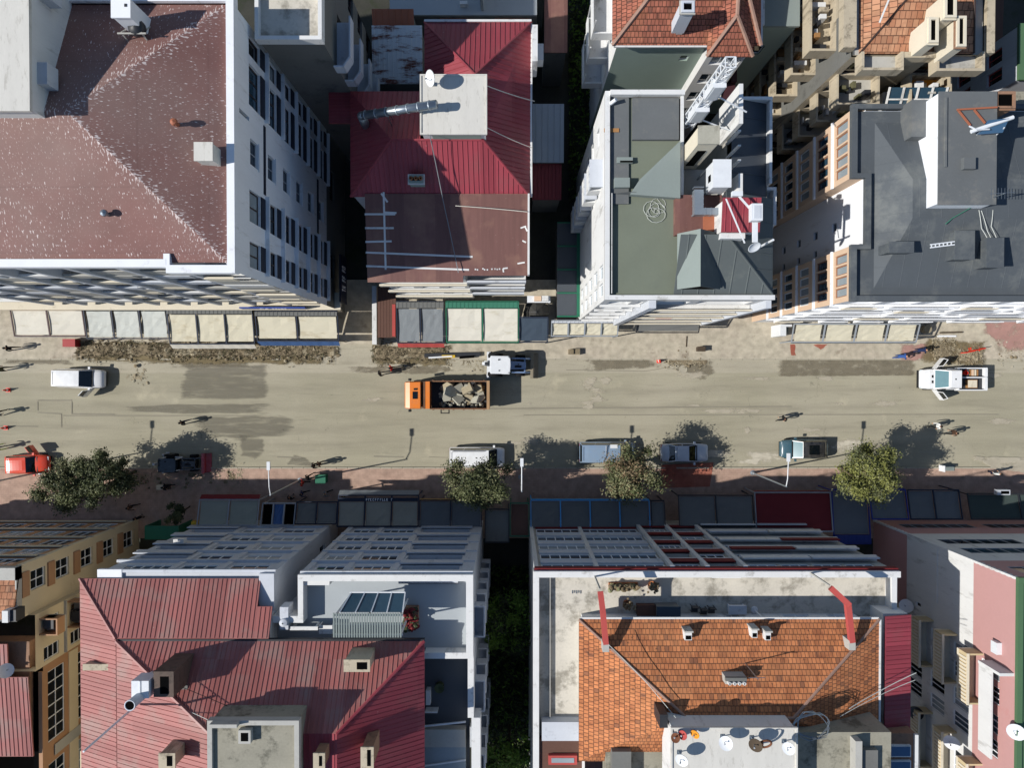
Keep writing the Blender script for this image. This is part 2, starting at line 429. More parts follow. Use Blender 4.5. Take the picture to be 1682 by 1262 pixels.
def window(parent, p0, p1, u0, u1, v0, v1, depth=.2, frame='pvc', glass='glassdark', nx=2, ny=1, off=0.0, name='window'):
    w = round(u1 - u0, 2); h = round(v1 - v0, 2)
    key = (w, h, frame, glass, nx, ny)
    if key not in WM:
        b = MB(); t = .07
        b.box(0, w, -.05, .03, 0, t); b.box(0, w, -.05, .03, h - t, h)
        b.box(0, t, -.05, .03, t, h - t); b.box(w - t, w, -.05, .03, t, h - t)
        for k in range(1, nx): b.box(w * k / nx - t / 2, w * k / nx + t / 2, -.04, .028, t, h - t)
        for k in range(1, ny): b.box(t, w - t, -.036, .026, h * k / ny - t / 2, h * k / ny + t / 2)
        g = MB(); g.box(.01, w - .01, 0, .02, .01, h - .01)
        me = []
        for nm, bb, mt in ((name, b, frame), ('pane', g, glass)):
            m_ = bpy.data.meshes.new(nm); m_.from_pydata(bb.v, [], bb.f); m_.materials.append(W[mt]); me.append(m_)
        WM[key] = me
    p0 = Vector((p0[0], p0[1])); p1 = Vector((p1[0], p1[1])); d = (p1 - p0).normalized(); n = Vector((d.y, -d.x))
    p = p0 + d * u0 - n * (depth - off)
    o = bpy.data.objects.new(name, WM[key][0]); COL.objects.link(o)
    o.parent = parent; o.location = Vector((p.x, p.y, v0)) - ORG.get(parent, Vector((0, 0, 0))); o.rotation_euler.z = atan2(d.y, d.x)
    g = bpy.data.objects.new('pane', WM[key][1]); COL.objects.link(g); g.parent = o
    return o
GL = ['glassdark', 'glassdark', 'glassblue', 'glassdark', 'glasspale']
def facade(parent, b, p0, p1, z0, z1, wins, depth=.2, m=0, frame='pvc', glass=None, nx=2, ny=1, off=0.0):
    """wall plus a window part in each opening"""
    wall(b, p0, p1, z0, z1, wins, depth, m, off)
    for o in wins:
        u0, u1, v0, v1 = o[:4]; e = list(o[4:]) + [None] * (5 - len(o[4:]))
        k = e[3] or nx or max(1, round((u1 - u0) / .8))
        window(parent, p0, p1, u0, u1, v0, v1, e[0] or depth, e[1] or frame, e[2] or glass or random.choice(GL), k, e[4] or ny, off)
def ribs(b, poly, pitch=.3, h=.038, w=.06, m=0, skip=.0):
    """standing ribs running down a sloping (convex, planar) roof face"""
    poly = [Vector(p) for p in poly]
    n = (poly[1] - poly[0]).cross(poly[2] - poly[0]).normalized()
    if n.z < 0: n = -n
    dn = Vector((n.x, n.y, 0))
    dn = dn.normalized() if dn.length > 1e-3 else Vector((0, 1, 0))
    al = Vector((-dn.y, dn.x, 0))
    us = [p.dot(al) for p in poly]
    u = min(us) + pitch * .5
    while u < max(us):
        hit = []
        for k in range(len(poly)):
            a, c = poly[k], poly[(k + 1) % len(poly)]; ua, uc = us[k], us[(k + 1) % len(poly)]
            if (ua - u) * (uc - u) < 0: hit.append(a + (c - a) * ((u - ua) / (uc - ua)))
        if len(hit) == 2 and (hit[0] - hit[1]).length > .15:
            a, c = hit; e = (c - a).normalized() * .04; a = a + e; c = c - e
            p = [a - al * w / 2, a - al * w * .22 + n * h, a + al * w * .22 + n * h, a + al * w / 2]
            q = [c - al * w / 2, c - al * w * .22 + n * h, c + al * w * .22 + n * h, c + al * w / 2]
            for k in range(3): b.face((p[k], p[k + 1], q[k + 1], q[k]), m)
            b.face(p, m); b.face(q[::-1], m)
        u += pitch
def slope(b, poly, m=0, pitch=None, th=.12, rm=None, **kw):
    """one roof face with thickness and optional standing ribs"""
    poly = [Vector(p) for p in poly]
    n = (poly[1] - poly[0]).cross(poly[2] - poly[0])
    if n.z < 0: poly = poly[::-1]
    b.face(poly, m); low = [p - Vector((0, 0, th)) for p in poly]
    b.face(low[::-1], m)
    for k in range(len(poly)):
        j = (k + 1) % len(poly); b.face((poly[k], low[k], low[j], poly[j]), m)
    if pitch: ribs(b, poly, pitch, m=m if rm is None else rm, **kw)
def ridgecap(b, pts, r=.09, m=0):
    b.path([Vector(p) + Vector((0, 0, .02)) for p in pts], r, 6, m)
def ring(b, x0, x1, y0, y1, t, z0, z1, m=0):
    """parapet round a rectangle, t thick, butted at the corners"""
    b.box(x0, x1, y0, y0 + t, z0, z1, m); b.box(x0, x1, y1 - t, y1, z0, z1, m)
    b.box(x0, x0 + t, y0 + t, y1 - t, z0, z1, m); b.box(x1 - t, x1, y0 + t, y1 - t, z0, z1, m)
def blob(cx, cy, rx, ry, n=28, j=.25, seed=0):
    out = []
    for k in range(n):
        t = 2 * pi * k / n
        r = 1 + j * noise.noise(Vector((cos(t) * 1.6 + seed * 7.3, sin(t) * 1.6, seed))) * 1.6
        out.append((cx + cos(t) * rx * r, cy + sin(t) * ry * r))
    return out
def sheet(b, poly, z, m=0):
    ar = sum(poly[i][0] * poly[(i + 1) % len(poly)][1] - poly[(i + 1) % len(poly)][0] * poly[i][1] for i in range(len(poly)))
    if ar < 0: poly = poly[::-1]
    b.face([(p[0], p[1], z) for p in poly], m)
def cable(label, pts, sag=.4, r=.025, mat='black', name='cable', group=None):
    b = MB(); out = []
    for a, c in zip(pts, pts[1:]):
        a = Vector(a); c = Vector(c)
        for k in range(9):
            t = k / 8; out.append(a.lerp(c, t) - Vector((0, 0, sag * 4 * t * (1 - t))))
    b.path(out, r, 5)
    return one(name, b, mat, label, 'cable', group)
# ---------------------------------------------------------------- camera, sun, sky
cam = bpy.data.cameras.new('camera'); camo = bpy.data.objects.new('camera', cam); COL.objects.link(camo)
cam.sensor_width = 36; cam.lens = 36 * F / 1682; cam.clip_end = 2000; cam.clip_start = .5
camo.location = (0, 0, H); camo.rotation_euler = (-T, 0, 0); S.camera = camo
SUN_EL, SUN_AZ = radians(39.5), radians(11.0)
sd = Vector((cos(SUN_AZ) * cos(SUN_EL), sin(SUN_AZ) * cos(SUN_EL), -sin(SUN_EL)))
sl = bpy.data.lights.new('sun', 'SUN'); sl.energy = 4.7; sl.angle = radians(.5); sl.color = (1, .962, .905)
so = bpy.data.objects.new('sun', sl); COL.objects.link(so); so.rotation_euler = sd.to_track_quat('-Z', 'Y').to_euler(); so.location = (-60, -12, 60)
w = bpy.data.worlds.new('World'); S.world = w; w.use_nodes = True
sky = w.node_tree.nodes.new('ShaderNodeTexSky'); sky.sky_type = 'NISHITA'; sky.sun_disc = False
sky.sun_elevation = SUN_EL; sky.sun_rotation = atan2(-sd.x, -sd.y); sky.air_density = 1.0; sky.dust_density = .1; sky.ozone_density = 2
bg = w.node_tree.nodes['Background']; bg.inputs['Strength'].default_value = .095
w.node_tree.links.new(sky.outputs[0], bg.inputs[0])
S.view_settings.view_transform = 'Standard'; S.view_settings.look = 'None'; S.view_settings.exposure = .19; S.view_settings.gamma = 1
S.cycles.max_bounces = 5; S.cycles.diffuse_bounces = 3; S.cycles.glossy_bounces = 2; S.cycles.transmission_bounces = 2

# ---------------------------------------------------------------- ground, road, pavements
def roadmat(name, col, dust, streak=.5, dark=.35):
    t = NT(name)
    v = t.scalev(t.pos.outputs['Position'], (.09, 1.1, 1))
    s1 = t.noise(1.0, 6, v); s2 = t.noise(3.2, 4, v); big = t.noise(.11, 5); fine = t.noise(9, 3)
    c = t.tint(hexc(col), t.math('ADD', 1.0, t.math('MULTIPLY', t.math('SUBTRACT', s1, .5), streak)))
    c = t.mix(t.rng(big, .42, .68, 0, .55), c, hexc(dust))
    c = t.mix(t.rng(s2, .56, .75, 0, dark), c, hexc('6d695c'))
    c = t.mix(t.rng(t.noise(.35, 6), .6, .72, 0, .4), c, hexc('c0b79f'))
    vo = t.n.new('ShaderNodeTexVoronoi'); vo.feature = 'DISTANCE_TO_EDGE'; vo.inputs['Scale'].default_value = .16
    wv = t.n.new('ShaderNodeVectorMath'); wv.operation = 'ADD'
    t.link(t.pos.outputs['Position'], wv.inputs[0])
    nn = t.n.new('ShaderNodeTexNoise'); nn.inputs['Scale'].default_value = .8; nn.inputs['Detail'].default_value = 6
    t.link(t.pos.outputs['Position'], nn.inputs['Vector']); t.link(t.scalev(nn.outputs['Color'], (3, 3, 0)), wv.inputs[1])
    t.link(wv.outputs[0], vo.inputs['Vector'])
    crack = t.math('MULTIPLY', t.rng(vo.outputs[0], .0, .0035, .5, 0), t.rng(t.noise(.2, 3), .5, .6, 0, 1))
    c = t.mix(crack, c, hexc('5a564c'))
    c = t.tint(c, t.rng(fine, .2, .8, .9, 1.1))
    sp = t.n.new('ShaderNodeSeparateXYZ'); t.link(t.pos.outputs['Position'], sp.inputs[0])     # tyre tracks and oil drips
    yy = t.math('ADD', sp.outputs[1], t.math('MULTIPLY', t.math('SUBTRACT', t.noise(.12, 2), .5), 1.6)); tr = None
    for y0 in (-1.3, -2.9, -4.9, -6.4):
        g = t.rng(t.math('ABSOLUTE', t.math('SUBTRACT', yy, y0)), .05, .55, 1, 0); tr = g if tr is None else t.math('MAXIMUM', tr, g)
    c = t.mix(t.math('MULTIPLY', tr, t.rng(t.noise(1.0, 5, t.scalev(t.pos.outputs['Position'], (.22, 1.2, 1))), .35, .65, .02, .42)), c, hexc('7c7769'))
    c = t.mix(t.rng(t.noise(1.9, 3), .70, .74, 0, .5), c, hexc('5f5b50'))
    return t.out(c, .92, .15)
def pavemat(name, a, b_, mort, bw, bh, dirt, cover=.75):
    t = NT(name)
    n = t.n.new('ShaderNodeTexBrick'); n.inputs['Scale'].default_value = 1; n.inputs['Brick Width'].default_value = bw
    n.inputs['Row Height'].default_value = bh; n.inputs['Mortar Size'].default_value = .012
    for k, c in (('Color1', a), ('Color2', b_), ('Mortar', mort)): n.inputs[k].default_value = (*hexc(c), 1)
    t.link(t.pos.outputs['Position'], n.inputs['Vector'])
    c = t.mix(t.rng(t.noise(.3, 6), .35, .55, cover * .5, cover), n.outputs[0], hexc(dirt))
    c = t.tint(c, t.rng(t.noise(1.7, 6), .25, .75, .72, 1.22))
    c = t.mix(t.rng(t.noise(.8, 7), .6, .7, 0, .55), c, hexc('6e6255'))
    return t.out(c, .9, .2)
W['road'] = roadmat('dusty_road', '97927f', 'a7a190', .5, .32)
W['gutterm'] = roadmat('dusty_concrete_strip', 'a19b8a', 'b0a997', .5, .5)
W['pavetop'] = pavemat('pinkish_dusty_paving', 'b4a899', 'ada294', '9c9182', .4, .2, 'b0a896', .95)
W['pavelow'] = pavemat('red_brown_paving', 'a68a7c', '9c8072', '806a5d', .4, .2, 'ab9282')
W['pavered'] = pavemat('red_paving', '98483a', '8b3f34', '5f3028', .4, .2, 'a36a58')
W['kerb'] = M('kerb_stone', 'a29c8c', var=.15, rough=.9)
W['wet'] = M('damp_road', '66624f', var=.2, sc=.8, rough=.7, stretch=(.4, 1.2, 1))
W['wet2'] = M('grimy_concrete_strip', '77715f', var=.3, sc=1.0, rough=.9, stain=('4d4839', .5, 1.0, .8))
W['dustpatch'] = M('pale_dust', 'b2aa94', var=.12, sc=.8, rough=1)
W['white_chalk'] = M('spilled_lime', 'c2bbaa', var=.2, sc=1.2, rough=1)
def softmat(name, col, stretch=(.35, 1.3, 1), amt=.85, var=.2, rough=.75):
    t = NT(name); at = t.n.new('ShaderNodeAttribute'); at.attribute_name = 'cover'
    v = t.scalev(t.pos.outputs['Position'], stretch)
    n = t.noise(1.3, 7, v, .65)
    a = t.rng(t.math('ADD', at.outputs['Fac'], t.math('MULTIPLY', t.math('SUBTRACT', n, .5), 3.4)), .2, .95, 0, amt)
    c = t.tint(hexc(col), t.math('ADD', 1.0, t.math('MULTIPLY', t.math('SUBTRACT', t.noise(2.0, 5, v), .5), var * 3)))
    m = t.out(c, rough, .3); t.link(a, t.b.inputs['Alpha']); return m
W['wet'] = softmat('damp_road', '6f6b5f', (.25, 1.8, 1), .5, .3)
W['wet2'] = softmat('grimy_concrete_strip', '776f5e', (.8, 1.3, 1), .62, .4)
W['dustpatch'] = softmat('pale_dust', 'b5ad9b', (.6, 1.1, 1), .75); W['white_chalk'] = softmat('spilled_lime', 'c6bfae', (.6, 1.1, 1), .8)
W['soilsoft'] = softmat('dug_soil_spread', '75694f', (1.2, 1.2, 1), .85, .45, .95)
W['pavesoft'] = softmat('dusty_pink_paving', 'a9837a', (.8, .8, 1), .85)
def soft(name, polys, mat, core=.72):
    vs, fs, cv = [], [], []
    for poly, z in polys:
        cx = sum(p[0] for p in poly) / len(poly); cy = sum(p[1] for p in poly) / len(poly); n = len(poly)
        ar = sum(poly[i][0] * poly[(i + 1) % n][1] - poly[(i + 1) % n][0] * poly[i][1] for i in range(n))
        if ar < 0: poly = poly[::-1]
        i = len(vs); vs += [(p[0], p[1], z) for p in poly] + [(cx + (p[0] - cx) * core, cy + (p[1] - cy) * core, z) for p in poly]; cv += [0.0] * n + [1.0] * n
        for k in range(n): fs.append((i + k, i + (k + 1) % n, i + n + (k + 1) % n, i + n + k))
        fs.append(tuple(range(i + n, i + 2 * n)))
    me = bpy.data.meshes.new(name); me.from_pydata(vs, [], fs); me.materials.append(W[mat]); a = me.attributes.new('cover', 'FLOAT', 'POINT'); a.data.foreach_set('value', cv)
    o = bpy.data.objects.new(name, me); COL.objects.link(o); o['kind'] = 'structure'; return o
def grow(poly, k=1.18):
    cx = sum(p[0] for p in poly) / len(poly); cy = sum(p[1] for p in poly) / len(poly); return [(cx + (p[0] - cx) * k, cy + (p[1] - cy) * k) for p in poly]
W['tar'] = M('tar_repair', '847f71', var=.15, rough=.9)

b = MB(); b.face([(-220, -220, -.06), (220, -220, -.06), (220, 220, -.06), (-220, 220, -.06)])
struct('ground', b, 'ground')
XE = 90
b = MB(); b.face([(-XE, -8.5, 0), (XE, -8.5, 0), (XE, .12, 0), (-XE, .12, 0)]); struct('road', b, 'road')
b = MB(); b.face([(-XE, .12, .006), (XE, .12, .006), (XE, 1.3, .006), (-XE, 1.3, .006)]); struct('gutter_strip', b, 'gutterm')
b = MB(); b.box(-XE, XE, 1.42, 8.6, -.05, .12); struct('pavement', b, 'pavetop')
b = MB(); b.box(-XE, XE, -15.0, -8.62, -.05, .13); struct('pavement', b, 'pavelow')
b = MB()
x = -XE
while x < XE:
    b.box(x, x + .97, 1.3, 1.42, -.03, .125 + random.uniform(-.012, .01)); b.box(x, x + .97, -8.62, -8.5, -.03, .135 + random.uniform(-.012, .01)); x += 1.0
struct('kerb', b, 'kerb')
# marks on the road: damp patches, repairs, dust, all with outlines of their own
def pxpoly(pts, z=0): return [tuple(P(x, y, z))[:2] for x, y in pts]
def rough_poly(pts, n=6, j=5):
    out = []
    for k in range(len(pts)):
        a, c = pts[k], pts[(k + 1) % len(pts)]
        for q in range(n):
            t = q / n; out.append((a[0] + (c[0] - a[0]) * t + random.uniform(-j, j), a[1] + (c[1] - a[1]) * t + random.uniform(-j, j) * .5))
    return out
soft('damp_patch', [(pxpoly([(302, 598), (440, 598), (443, 657), (292, 658)]), .012)], 'wet', .86)
soft('damp_patch', [(grow(pxpoly(rough_poly([(200, 668), (300, 664), (430, 664), (432, 679), (300, 681), (215, 676)], 4, 1)), 1.12), .014), (grow(pxpoly(rough_poly([(330, 686), (440, 684), (474, 694), (462, 714), (400, 722), (340, 714)], 4, 4)), 1.25), .018),
    (grow(pxpoly([(395, 716), (430, 722), (434, 742), (420, 752), (398, 748)]), 1.2), .022), (grow(pxpoly([(470, 764), (484, 748), (500, 752), (518, 766)]), 1.2), .026)], 'wet')
soft('grimy_strip', [(pxpoly([(1276, 587), (1506, 586), (1508, 618), (1274, 619)]), .011)], 'wet2', .9)
soft('grimy_strip', [(grow(pxpoly([(1130, 588), (1165, 584), (1172, 612), (1150, 622), (1108, 606)]), 1.25), .015), (pxpoly([(276, 589), (416, 589), (418, 604), (278, 605)]), .019), (pxpoly([(560, 602), (720, 600), (790, 606), (700, 616), (580, 613)]), .021), (pxpoly([(950, 590), (1080, 588), (1090, 604), (960, 612)]), .023), (pxpoly([(0, 578), (130, 580), (120, 600), (0, 598)]), .025)], 'wet2', .6)
pl = []
for k in range(22):
    cx = random.uniform(600, 1650); cy = random.uniform(614, 735); c = P(cx, cy); pl.append((blob(c.x, c.y, random.uniform(.3, 1.6), random.uniform(.1, .4), 16, .5, k), .028 + k * .0007))
for k in range(14):
    c = P(972 + random.uniform(-8, 10), 622 + k * 3.6); pl.append((blob(c.x, c.y, random.uniform(.3, .85), random.uniform(.12, .26), 16, .6, k + 50), .045 + k * .0006))
soft('dust_patch', pl, 'dustpatch', .5)
soft('lime_spill', [(blob(P(cx, cy).x, P(cx, cy).y, rx, ry, 24, .5, k + 9), .03 + k * .002) for k, (cx, cy, rx, ry) in enumerate([(1262, 752, 1.9, .6), (1235, 758, 1.4, .4), (1385, 735, 1.6, .5), (1400, 728, 1.7, .4), (1180, 745, 1.5, .5)])], 'white_chalk', .5)
b = MB()
def strip(x0, y0, x1, y1, w=.08, z=.009):
    a = P(x0, y0); c = P(x1, y1); d = (c - a).normalized(); n = Vector((-d.y, d.x, 0)) * w / 2
    b.face([tuple(a - n)[:2] + (z,), tuple(c - n)[:2] + (z,), tuple(c + n)[:2] + (z,), tuple(a + n)[:2] + (z,)])
for k, q in enumerate([(62, 660, 62, 675), (62, 678, 101, 680), (101, 681, 101, 702), (118, 660, 118, 680), (62, 658, 118, 658), (118, 680, 188, 681), (0, 700, 62, 701), (104, 683, 420, 683),
          (455, 751, 495, 752), (614, 750, 662, 751), (705, 751, 735, 752), (860, 682, 1640, 681), (780, 672, 1300, 668), (930, 608, 1060, 610), (1060, 610, 1100, 603)]):
    strip(*q, w=random.choice([.05, .08, .1]), z=.024 + k * .0005)
struct('road_joint', b, 'tar')
b = MB()
for k, (cx, cy, r) in enumerate([(1122, 607, .38)]):
    c = P(cx, cy); b.lathe((c.x, c.y, .0), [(r, .0), (r, .04), (r * .85, .046), (r * .8, .03), (0.001, .032)], 24)
o = one('manhole_cover', b, 'kerb', 'round pale manhole cover in the dusty road beside the dug-up kerb', 'manhole')
# paving of other colours
soft('pavement_patch', [(pxpoly([(1612, 506), (1720, 500), (1720, 578), (1655, 580), (1608, 548)], .12), .126), (pxpoly([(1474, 564), (1566, 562), (1562, 592), (1478, 594)], .12), .128)], 'pavesoft', .7)
b = MB()
sheet(b, pxpoly([(1086, 764), (1172, 760), (1166, 800), (1086, 802)], .13), .136)
sheet(b, pxpoly(rough_poly([(1298, 566), (1306, 566), (1306, 584), (1301, 584)], 3, 1.5), .13), .128)
sheet(b, pxpoly(rough_poly([(1335, 566), (1360, 566), (1348, 574)], 3, 1.5), .13), .128)
struct('pavement_patch', b, 'pavered')
b = MB()
pl = []
pl.append((pxpoly(rough_poly([(1596, 756), (1612, 758), (1628, 770), (1650, 772), (1690, 778), (1690, 752), (1600, 750)], 5, 2), .13), .137))
soft('dust_drift', pl, 'dustpatch', .92)
soft('dug_soil', [(pxpoly(rough_poly([(118, 560), (340, 560), (562, 568), (560, 600), (340, 600), (110, 594)], 6, 2), .12), .131), (pxpoly(rough_poly([(604, 566), (745, 566), (745, 604), (606, 600)], 6, 2), .12), .133), (pxpoly(rough_poly([(1515, 556), (1622, 560), (1622, 602), (1510, 598)], 6, 2), .12), .135)], 'soilsoft', .75)
# dug-up strip of soil and weeds along the kerb in front of the awnings
def weedstrip(label, x0, x1, y0, y1, n, seed, mats=('soil', 'weeds', 'debrispale', 'weedgreen'), hmax=.45, cat='weeds', z0=.12):
    random.seed(seed); b = MB()
    a = P(x0, y1, .1); c = P(x1, y0, .1); L = c.x - a.x; Hh = c.y - a.y
    nx = max(4, int(L / .35)); ny = 5
    g = [[Vector((a.x + L * i / nx, a.y + Hh * j / ny + random.uniform(-.12, .12), z0 + .02 + (random.uniform(.02, hmax * .3) if 0 < i < nx and 0 < j < ny else -.08))) for i in range(nx + 1)] for j in range(ny + 1)]
    for j in range(ny):
        for i in range(nx): b.face((g[j][i], g[j][i + 1], g[j + 1][i + 1], g[j + 1][i]), 0 if noise.noise(g[j][i] * .9) < .25 else 2)
    for k in range(n):
        x = a.x + random.uniform(-.1, L + .1); q = random.random()
        if noise.noise(Vector((x * .7, seed, 0))) < -.22 and random.random() < .75: continue
        y = a.y + Hh * min(1.5, max(-.7, random.gauss(.5, .36)))
        if q < .55:
            m = 1 if q < .4 else 3
            for _ in range(random.randint(3, 6)):
                t = random.uniform(0, 2 * pi); l = random.uniform(.06, .22); w = random.uniform(.012, .035); hh = random.uniform(.02, hmax * .45)
                d = Vector((cos(t), sin(t), 0)); p = Vector((x, y, z0 + .05)); e = p + d * l + Vector((0, 0, hh)); s = Vector((-d.y, d.x, 0)) * w
                b.face((p - s, p + s, e + s * .4, e - s * .4), m)
        else:
            b.rock((x, y, z0 + random.uniform(-.03, .1)), random.choice([.02, .025, .03, .035, .04, .05, .07, .12]) * random.uniform(.8, 1.4), 2 if q < .70 else 0)
    o = b.build({'weeds': 'weeds', 'rubble': 'rubble', 'litter': 'leaf_litter'}[cat], list(mats)); o['kind'] = 'stuff'; o['label'] = label; o['category'] = cat
    return o
weedstrip('brown strip of dry weeds and dug soil before the cream awnings', 128, 555, 563, 587, 3000, 3)
weedstrip('dry weeds and rubble beside the backhoe under the grey awning', 612, 735, 568, 592, 800, 4)
weedstrip('brown rubble heap by the white pickup and its open door', 1530, 1566, 562, 590, 420, 5, ('soil', 'debrispale', 'debrispale', 'weeds'), .35, 'rubble')
weedstrip('rubble and soil under the orange barriers behind the pickup', 1572, 1612, 574, 596, 300, 6, ('soil', 'debrispale', 'debrispale', 'weeds'), .3, 'rubble')
weedstrip('broken kerb and soil around the manhole cover', 1092, 1165, 578, 600, 320, 7, ('soil', 'debrispale', 'debrispale', 'weeds'), .15, 'rubble', .02)
weedstrip('scattered kerb debris in front of the green framed awning', 735, 800, 580, 612, 130, 8, ('gutterm', 'debrispale', 'soil', 'weeds'), .08, 'rubble', .0)
weedstrip('pale kerb chips along the right pavement edge', 1640, 1690, 560, 592, 90, 9, ('pavetop', 'debrispale', 'soil', 'weeds'), .08, 'rubble', .06)
weedstrip('leaf litter and grit on the shaded pavement under the trees', 225, 400, 772, 800, 420, 10, ('pavelow', 'debrispale', 'weeds', 'debrispale'), .06, 'litter', .1)
weedstrip('small stones lying in front of the white van', 210, 240, 608, 628, 40, 12, ('road', 'debrispale', 'debrispale', 'debrispale'), .05, 'rubble', -.03)
random.seed(21)
# back gardens: ground cover in the dark yards
def garden(label, x0, y0, x1, y1, n, seed, mats, hmax=1.2):
    random.seed(seed); b = MB(); a = P(x0, y1, .3); c = P(x1, y0, .3)
    for k in range(n):
        p = Vector((random.uniform(a.x, c.x), random.uniform(a.y, c.y), random.uniform(-.05, hmax)))
        d = Vector((random.gauss(0, 1), random.gauss(0, 1), random.gauss(.4, .5))).normalized(); s = d.orthogonal().normalized()
        l = random.uniform(.1, .3); w = l * .45; i = random.randrange(len(mats))
        b.face((p - d * l, p + s * w, p + d * l, p - s * w), i)
    o = b.build('undergrowth', list(mats)); o['kind'] = 'stuff'; o['label'] = label; o['category'] = 'undergrowth'
garden('dark green undergrowth in the garden gap below the white blocks', 800, 930, 868, 1262, 3800, 31, ('leafb', 'leafe', 'leafb'))
garden('green undergrowth in the yard beside the red roof', 935, -20, 985, 330, 2600, 32, ('leafb', 'leafe', 'leafb'), .8)
# ================================================================ buildings, upper side of the street
def walls4(parent, b, x0, x1, y0, y1, z0, z1, s=(), e=(), n=(), w=(), m=0, **k):
    facade(parent, b, (x0, y0), (x1, y0), z0, z1, list(s), m=m, **k)
    facade(parent, b, (x1, y0), (x1, y1), z0, z1, list(e), m=m, **k)
    facade(parent, b, (x1, y1), (x0, y1), z0, z1, list(n), m=m, **k)
    facade(parent, b, (x0, y1), (x0, y0), z0, z1, list(w), m=m, **k)
def slabtop(b, x0, x1, y0, y1, z, m=0, th=.25): b.box(x0, x1, y0, y1, z - th, z, m)
def chimney(parent, x, y, z0, z1, sx=.5, sy=.5, mat='concrete', cap='darkconc', name='chimney', pots=0):
    b = MB(); b.box(x - sx, x + sx, y - sy, y + sy, z0, z1 - .12); b.box(x - sx - .08, x + sx + .08, y - sy - .08, y + sy + .08, z1 - .12, z1 - .02, 1)
    t = .14
    b.box(x - sx, x + sx, y - sy, y - sy + t, z1 - .02, z1 + .12, 0); b.box(x - sx, x + sx, y + sy - t, y + sy, z1 - .02, z1 + .12, 0)
    b.box(x - sx, x - sx + t, y - sy + t, y + sy - t, z1 - .02, z1 + .12, 0); b.box(x + sx - t, x + sx, y - sy + t, y + sy - t, z1 - .02, z1 + .12, 0)
    b.box(x - sx + t, x + sx - t, y - sy + t, y + sy - t, z1 - .019, z1, 2)
    for k in range(pots):
        px = x - sx + (k + .5) * 2 * sx / pots; b.lathe((px, y, z1), [(.11, 0), (.1, .3), (.13, .32), (.08, .32), (.07, .05)], 10, 3)
    return b.build(name, [mat, cap, 'sootshade', 'tile'], parent)
def dish(label, p, r=.45, az=radians(200), el=radians(40), mat='lampwhite', group=None, h=.7):
    """satellite dish on a short post"""
    t = thing('satellite_dish', label, 'satellite dish', p, group); p = Vector(p)
    d = Vector((cos(az) * cos(el), sin(az) * cos(el), sin(el))); c = p + Vector((0, 0, h))
    b = MB(); b.lathe(c, [(r * k / 5, r * .28 * (k / 5) ** 2) for k in range(6)], 20, 0, d); b.lathe(c - d * .03, [(r * k / 5, r * .28 * (k / 5) ** 2) for k in range(6)][::-1], 20, 0, d)
    b.build('reflector', mat, t, True)
    b = MB(); b.tube(p, c - d * .04, .035); b.box(p.x - .12, p.x + .12, p.y - .12, p.y + .12, p.z - .02, p.z + .03); b.build('post', 'steel', t)
    b = MB(); f = c + d * r * 1.05; low = c - Vector((0, 0, 1)) * r * .8
    b.tube(low, f, .018); b.tube(f - d * .02, f - d * .16, .05, .035); b.build('feed_arm', 'greyframe', t)
    return t

# ---- tall white block with the flaking brown roof
zA = 25.9
ax1 = P(385, 440, zA).x; ayf = P(320, 446, zA).y; ayb = P(380, 5, zA).y; axl = -48.0; axs = P(276, 440, zA).x; ayl = ayf + .34
A = thing('apartment_block', 'tall white apartment block with flaking brown hipped roof', 'apartment building', ((axl + ax1) / 2, (ayf + ayb) / 2, 0))
b = MB()
fl = [22.6, 19.6, 16.65, 13.75, 10.9, 8.05]
wins = []
for z in fl:
    wins += [(.6, 2.1, z - .8, z + 1.0, .2, 'brownframe', None, 2), (3.25, 5.1, z - .8, z + 1.0, .2, 'brownframe', None, 2), (6.6, 8.1, z - .45, z + .85, .2, 'greyframe', 'glassdark', 2),
             (10.0, 12.4, z - .8, z + 1.0, .2, 'brownframe', None, 3), (12.9, 14.0, z - .8, z + 1.0, .2, 'brownframe', None, 1)]
wins += [(9.0, 9.25, 23.6, 25.1, .2, 'greyframe', 'glassdark', 1)]
facade(A, b, (ax1, ayf), (ax1, ayb), 6.4, zA, wins, m=0)
facade(A, b, (ax1, ayf), (ax1, ayb), 0, 6.4, [(2.5, 4.5, 3.9, 5.4, .2, 'brownframe', 'glassdark', 2), (9, 11.5, 3.9, 5.4, .2, 'brownframe', 'glassdark', 3)], m=1)
wall(b, (ax1, ayb), (axl, ayb), 0, zA, (), .2, 0); wall(b, (axl, ayb), (axl, ayf), 0, zA, (), .2, 0)
# street front behind the balconies
ywall = ayl + 1.05
front = []
pier = [P(p, 440, zA).x for p in (-330, -245, -150, -60, 18, 98, 186, 276, 372)]
for z in [q - 1.7 for q in fl] + [4.6]:
    for a, c in zip(pier, pier[1:]):
        front.append((a - axl + .5, a - axl + .5 + (c - a - 1.0) * .45, z + .2, z + 2.3, .15, 'brownframe', None, 2))
        front.append((a - axl + .5 + (c - a - 1.0) * .58, c - axl - .5, z + .9, z + 2.3, .15, 'pvc', None, 2))
front = [q for q in front if q[2] > 4.5]
facade(A, b, (axl, ywall), (ax1 - .15, ywall), 0, zA - .3, front, m=2)
b.build('wall', ['whiteclean', 'darkconc', 'cream'], A)
b = MB()
for x in pier:
    b.box(x - .16, x + .16, ayl - .12, ywall, 4.4, zA - .35, 0)
b.build('pier', 'bluegrey', A)
mats = ['cream', 'bluegrey', 'concrete', 'white']
b = MB()
for i, z in enumerate([q - 1.7 for q in fl] + [3.9]):
    if z > 4: b.box(axl, ax1 - .15, ayl, ywall, z - .2, z, 3)
